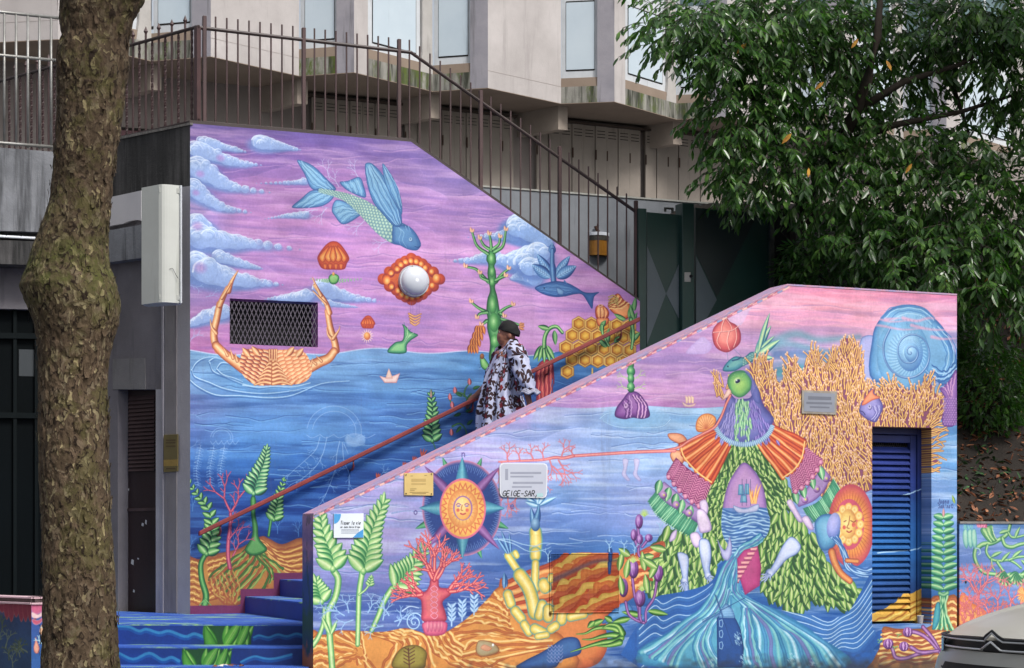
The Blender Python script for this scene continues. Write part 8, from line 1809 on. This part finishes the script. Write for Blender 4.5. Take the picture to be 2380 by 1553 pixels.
def hand3(w, d, up_, grip):
    d = d.normalized(); s_ = d.cross(up_).normalized()
    bd_.tube([w - d * .01, w + d * .045, w + d * .09], [.027, .036, .034], 10)
    for k in range(4):
        o = s_ * (-.027 + .018 * k) + d * .085; L = (.062, .072, .068, .052)[k]; c1 = w + o + d * L * .45 + up_ * -.3 * L * grip; c2 = w + o + d * L * (.55 if grip > .5 else .9) + up_ * -L * grip
        bd_.tube([w + o - d * .03, w + o, c1, c2], [.0105, .0105, .0095, .0085], 7)
    bd_.tube([w + d * .015 - s_ * .02, w + d * .045 - s_ * .045 - up_ * .01, w + d * .075 - s_ * .045 - up_ * .03 * (1 + grip)], [.013, .012, .010], 7)
hand3(wr2, pl3(60, 1090, .40) - wr2, Vector((0, 0, 1)), .8); hand3(wr_, pl3(770, 1260, -.17) - wr_, -uy, .4)
fz = lambda px_: None
for sg, x1, x2, x3, zf in ((-1, 420, 400, 380, 0), (1, 500, 520, 500, 1)):
    hip, kn = pl3(x1 + 30, 1280, sg * .09), pl3(x1 - 10, 1640, sg * .10)
    s_here = (pl3(x3, 2000) - Vector((PA.x0, PA.y0, 0))).dot(Vector((PA.c, PA.s, 0))); step = int((s_here - .522) / .335) + 1
    an = Vector((*pl3(x3, 2000, sg * .10)[:2], .88 + step * .157 + .09)); C([hip, kn], .085, .055); C([kn, an], .055, .034)
    EL.append((an, step)); bd_.tube([an + Vector((0, 0, -.05)) + ux * .03, an + Vector((0, 0, -.055)) - ux * .08, an + Vector((0, 0, -.065)) - ux * .15], [.036, .036, .022], 10)
body = bd_.build('body', skin_m, per)
rm = body.modifiers.new('r', 'REMESH'); rm.mode = 'VOXEL'; rm.voxel_size = .0065; rm.use_smooth_shade = True
smd = body.modifiers.new('s', 'SMOOTH'); smd.factor = .5; smd.iterations = 3
bpy.context.view_layer.update(); dg = bpy.context.evaluated_depsgraph_get(); me = bpy.data.meshes.new_from_object(body.evaluated_get(dg)); body.modifiers.clear(); body.data = me
# headwrap: dome with folds and a knot at the nape
V, F = [], []; n, m = 40, 16
for j in range(m + 1):
    t = j / m * math.pi * .62
    for k in range(n):
        a = 2 * math.pi * k / n; fr = .5 - .5 * math.cos(a)     # 0 at the back, 1 at the forehead
        tt = t * (1 - .30 * fr); r = math.sin(tt); fold = 1 + .035 * math.sin(a * 3 + tt * 9) * r
        V.append(pl3(508, 322) + ux * (math.cos(a) * r * .104 * fold) * 1 + uy * math.sin(a) * r * .084 * fold + Vector((0, 0, math.cos(tt) * .118)) + ux * (.012 * (1 - math.cos(tt))))
F = [(j * n + k, j * n + (k + 1) % n, (j + 1) * n + (k + 1) % n, (j + 1) * n + k) for j in range(m) for k in range(n)]
hw = mesh('headwrap', V, F, wrap_m, per, smooth=True); md = hw.modifiers.new('t', 'SOLIDIFY'); md.thickness = .006
V, F = ico(pl3(592, 432), (.034, .03, .032)); mesh('wrap_knot', V, F, wrap_m, per, smooth=True)
MB().tube([pl3(590, 440), pl3(604, 480), pl3(612, 520, -.02)], [.022, .016, .006], 8).build('wrap_tail', wrap_m, per, smooth=True)
for sg in (-1, 1): V, F = ico(pl3(411, 322, sg * .029), (.0075, .011, .0075)); e = mesh('eye', V, F, M('eye_white', 'c8c0b8', 'c0b8b0', 3, .3, 0), per, smooth=True); V, F = ico(pl3(404.5, 322, sg * .031), (.0045, .006, .0055), 1); mesh('iris', V, F, M('dark_iris', '0c0808', '0c0808', 3, .2, 0), e, smooth=True)
V, F = ico(pl3(398, 405), (.010, .021, .0035)); mesh('lips', V, F, M('dark_lips', '4c2420', '44201c', 8, .45, 0), per, smooth=True)
# loose dress
prof_d = [(492, 470, 500, .055, .075), (510, 455, 505, .09, .14), (545, 390, 600, 0, .17), (600, 348, 630, 0, .185), (700, 300, 640, 0, .185), (800, 258, 640, 0, .19), (900, 226, 645, 0, .20), (1000, 206, 655, 0, .21), (1080, 192, 665, 0, .22), (1200, 172, 705, 0, .24), (1320, 165, 710, 0, .25), (1450, 160, 715, 0, .26), (1600, 158, 725, 0, .27), (1760, 155, 735, 0, .28), (1830, 160, 738, 0, .282)]
V, F, UVd = [], [], []; rows, n = 90, 96
ya = [q[0] for q in prof_d]
for j in range(rows):
    y = ya[0] + (ya[-1] - ya[0]) * j / (rows - 1); l = np.interp(y, ya, [q[1] for q in prof_d]); r = np.interp(y, ya, [q[2] for q in prof_d]); dd = np.interp(y, ya, [q[4] for q in prof_d])
    cx, hw_ = (l + r) / 2, (r - l) / 2 * K; fdep = min(1, max(0, (y - 560) / 700))
    for k in range(n):
        a = 2 * math.pi * k / n; fo = fdep * (.030 * math.sin(a * 9 + 1.3 * math.sin(a * 2) + y * .002) + .014 * math.sin(a * 17 + 2 + y * .004)) + .010 * noise.noise(Vector((math.cos(a) * 3, math.sin(a) * 3, y * .008)))
        V.append(pl3(cx, y) + ux * math.cos(a) * (hw_ + fo * .8) + uy * math.sin(a) * (dd + fo)); UVd.append((k / n * 2.0, -y / 700))
for j in range(rows - 1):
    for k in range(n): F.append((j * n + k, j * n + (k + 1) % n, (j + 1) * n + (k + 1) % n, (j + 1) * n + k))
def uvmesh(name, V, F, UV_, mat, parent, wrapx):
    o = mesh(name, V, F, mat, parent, smooth=True); l = o.data.uv_layers.new(name='UV')
    for pg in o.data.polygons:
        us = [UV_[v][0] for v in pg.vertices]; w = max(us) - min(us) > wrapx / 2
        for li, v in zip(pg.loop_indices, pg.vertices): u = UV_[v][0]; l.data[li].uv = (u + (wrapx if w and u < wrapx / 2 else 0), UV_[v][1])
    return o
dr = uvmesh('dress', V, F, UVd, dress_m, per, 2.0); dr.modifiers.new('t', 'SOLIDIFY').thickness = .004
def sleeve(nm, pts, rad, ph):
    V, F, U = [], [], []; P = spline(np.array([tuple(p) for p in pts]), False, 6); m = len(P); n = 30; tot = 0
    rr = np.interp(np.linspace(0, 1, m), np.linspace(0, 1, len(rad)), rad)
    for i in range(m):
        p = Vector(P[i]); d = (Vector(P[min(i + 1, m - 1)]) - Vector(P[max(i - 1, 0)])).normalized(); a1 = d.cross(Vector((0, 0, 1)) if abs(d.z) < .9 else ux).normalized(); b1 = d.cross(a1)
        for k in range(n):
            a = 2 * math.pi * k / n; q = rr[i] * (1 + .09 * math.sin(a * 4 + i * .7 + ph) + .05 * math.sin(a * 9 - i)); V.append(p + a1 * math.cos(a) * q + b1 * math.sin(a) * q); U.append((k / n * .55 + ph, -i / m * .75 + ph))
    F = [(i * n + k, i * n + (k + 1) % n, (i + 1) * n + (k + 1) % n, (i + 1) * n + k) for i in range(m - 1) for k in range(n)]
    o = mesh(nm, V, F, dress_m, per, smooth=True); l = o.data.uv_layers.new(name='UV')
    for pg in o.data.polygons:
        us = [U[v][0] for v in pg.vertices]; w = max(us) - min(us) > .3
        for li, v in zip(pg.loop_indices, pg.vertices): u = U[v][0]; l.data[li].uv = (u + (.55 if w and u < ph + .27 else 0), U[v][1])
    o.modifiers.new('t', 'SOLIDIFY').thickness = .004
sleeve('sleeve', [pl3(545, 500, -.07), pl3(605, 590, -.16), pl3(655, 740, -.205), pl3(700, 900, -.235), pl3(735, 1030, -.22)], [.075, .092, .088, .088, .08], .13)
sleeve('sleeve', [pl3(480, 520, .07), pl3(435, 590, .16), pl3(375, 720, .235), pl3(305, 850, .285)], [.075, .09, .085, .075], .47)
for k in range(3):
    q = .078 + .008 * k; c0 = pl3(740 + k * 5, 1030 + k * 16, -.225); mb = MB(); mb.tube([c0 + ux * math.cos(a) * q * (1 + .12 * math.sin(a * 6 + k)) + uy * math.sin(a) * q + Vector((0, 0, .012 * math.sin(a * 6 + k))) for a in np.linspace(0, 2 * math.pi, 40)], .011, 6)
    o = mb.build('cuff_ruffle', M('pale_ruffle', 'b8bcd0', '6c6474', 34, .85, .2), per, smooth=True)
for an, step in EL:
    MB().tube([an + Vector((0, 0, -.068)) + ux * .05, an + Vector((0, 0, -.07)) - ux * .06, an + Vector((0, 0, -.074)) - ux * .17], [.036, .042, .028], 10).build('shoe', black_m, per, smooth=True)
# ---------------------------------------------------------------- parked car
BE = math.radians(62); cf = Vector((-math.sin(BE), -math.cos(BE), 0)); cl_ = Vector((math.cos(BE), -math.sin(BE), 0))   # forward, and towards photo right
YC = 11.35; e0 = W3(2313, 1493, YC); zL = e0.z
car = thing('parked_car', 'olive grey car parked at the kerb with only its bonnet corner in view', 'car', (e0.x, e0.y, 0))
def cp(f, w, z): return Vector((e0.x, e0.y, 0)) + cf * f + cl_ * w + Vector((0, 0, z))
bow = lambda w: -.30 * (abs(w) / .88) ** 2.2 - .24 * (abs(w) / .88) ** 8
paint = M('olive_grey_metallic', 'b6b4ac', 'aaa8a0', 1.2, .3, 0, metal=.1, spec=.6); trim = M('black_trim', '18181a', '121214', 4, .45, .05); chrome = M('chrome', 'e0e0e0', 'd4d4d4', 2, .25, 0, metal=.6); glassm = M('car_glass', '141a1c', '101416', 1, .08, 0, spec=.8)
def gridm(nm, fn, nu, nv, mat, par=car): 
    V = [fn(i / nu, j / nv) for i in range(nu + 1) for j in range(nv + 1)]; F = [(i * (nv + 1) + j, i * (nv + 1) + j + 1, (i + 1) * (nv + 1) + j + 1, (i + 1) * (nv + 1) + j) for i in range(nu) for j in range(nv)]
    return mesh(nm, V, F, mat, par, smooth=True)
zH = zL + .03
def hood(u, v):
    w = -.86 + 1.72 * v; f = bow(w) - 1.15 * u; k = abs(w) / .86
    z = zH + .155 * (1 - (1 - u) ** 2.6) + .045 * (1 - k ** 2.2) * (.35 + .65 * u) - .13 * k ** 6 * (1 - .5 * u) + .026 * math.exp(-((k - .6) / .05) ** 2) * (.3 + u) - .018 * math.exp(-(u / .05) ** 2)
    return cp(f, w * (1 - .06 * u), z)
gridm('bonnet', hood, 40, 60, paint)
band = lambda z0, z1, o0, o1: (lambda u, v: cp(bow(-.87 + 1.74 * v) + o0 + (o1 - o0) * u, (-.87 + 1.74 * v) * (1 + .55 * min(.13, max(0, zL - z0 - (z1 - z0) * u))), z0 + (z1 - z0) * u))
gridm('grille', band(zL + .006, zL - .062, -.02, -.03), 4, 50, trim)
mesh('air_intake', [cp(bow(w) + .042 + .01 * j, w, zL - .135 - .5 * j * .3 - (.03 * (abs(w) > .5))) for j in (0, 1) for w in np.linspace(-.56, .56, 30)], [(i, i + 1, i + 31, i + 30) for i in range(29)], M('intake_black', '0a0a0c', '08080a', 3, .6, .1), car)
gridm('bumper', band(zL - .062, zL - .19, -.012, .03), 8, 60, paint)
gridm('lower_intake', band(zL - .19, zL - .36, .012, .0), 4, 50, M('intake_black', '0a0a0c', '08080a', 3, .6, .1)); gridm('bumper', band(zL - .36, zL - .72, .03, -.02), 6, 50, paint)
def chrome_line(zz_, wc, half, hgt, w0, w1, r, dip=0):
    P = []
    for w in sorted(set(list(np.linspace(w0, w1, 46)) + [wc - half, wc, wc + half])):
        k = max(0, 1 - abs(w - wc) / half); P.append(cp(bow(w) + .012 + .012 * (k > 0), w, zz_ + hgt * k - dip * max(0, abs(w) / .86 - .5) ** 2))
    return MB().tube(P, r, 8)
chrome_line(zL + .004, 0, .075, .05, -.80, .80, .0065).build('chevron_bar', chrome, car, smooth=True); chrome_line(zL - .046, -.012, .085, .048, -.60, .60, .0065).build('chevron_bar', chrome, car, smooth=True)
chrome_line(zL + .016, 0, .085, .05, -.80, .80, .008).build('black_lip', trim, car, smooth=True)
for sg in (-1, 1):
    gridm('headlight', lambda u, v, sg=sg: cp(bow(.55 + .30 * v) + .024 - .01 * v, sg * (.55 + .30 * v), zL - .008 + .01 * v - (.065 + .04 * v) * u), 6, 10, M('headlamp_glass', '7c848c', '8c949c', 9, .1, 0, spec=.8))
    gridm('wing', lambda u, v, sg=sg: cp(bow(.87) - 1.2 * u - .02 * math.sin(v * 3.14), sg * (.87 + .03 * math.sin(v * 3.14)), (zH + .05 * u) - .75 * v), 20, 10, paint)
    lampr = MB().tube([cp(bow(.8) + .03 + .035 * math.cos(a) * 0, sg * (.80 + .035 * math.cos(a)), zL - .16 + .03 * math.sin(a)) for a in np.linspace(0, 5.2, 16)], .006, 6).build('running_light', M('lamp_white', 'dce0e4', 'd0d4d8', 4, .2, 0), car, smooth=True)
    for f in (-.75, -3.35):
        tw_ = MB().tube([cp(f, sg * .70, .32), cp(f, sg * .90, .32)], .32, 28).build('wheel', M('tyre_rubber', '141416', '18181a', 8, .85, .2), car); MB().tube([cp(f, sg * .88, .32), cp(f, sg * .905, .32)], .21, 20).build('rim', M('alloy', '8c8e90', '7c7e80', 3, .3, 0, metal=.8), tw_)
    gridm('side_panel', lambda u, v, sg=sg: cp(-1.4 - 2.9 * u, sg * (.88 - .02 * v), zH + .03 - .70 * v), 12, 8, paint); gridm('side_window', lambda u, v, sg=sg: cp(-1.7 - 2.3 * u, sg * (.84 - .17 * v), zH + .05 + .52 * v), 8, 6, glassm)
gridm('windscreen', lambda u, v: cp(-1.18 - .75 * u + bow(-.78 + 1.56 * v) * .45, (-.78 + 1.56 * v) * (1 - .16 * u), zH + .105 + .46 * u), 10, 20, glassm)
gridm('roof', lambda u, v: cp(-1.9 - 2.1 * u, (-.66 + 1.32 * v), zH + .56 + .05 * math.sin(3.14 * v) + .03 * math.sin(3.14 * u)), 12, 14, paint); gridm('tailgate', lambda u, v: cp(-4.0 - .25 * u, (-.68 + 1.36 * v) * (1 + .2 * u), zH + .56 - 1.1 * u), 10, 14, paint)
for a0, b0_, nm in ((-.10, .62, 'wiper'), (-.72, -.05, 'wiper')): MB().tube([cp(-1.20, a0 + .02, zH + .135), cp(-1.24, (a0 + b0_) / 2, zH + .15), cp(-1.2, b0_, zH + .14)], .008, 6).build(nm, trim, car)
MB().tube([cp(-.75, -.22, zH + .165), cp(-.78, -.22, zH + .172)], .012, 8).build('washer_jet', trim, car)
# tyres need a closed shell: dark underbody
MB().box(tuple(cp(-2.0, 0, .42)), (.78, 1.9, .2), math.atan2(cl_.y, cl_.x)).build('underbody', trim, car)
# ---------------------------------------------------------------- plane tree crown over the street, out of frame above
sky_ = None
bpy.context.view_layer.update()
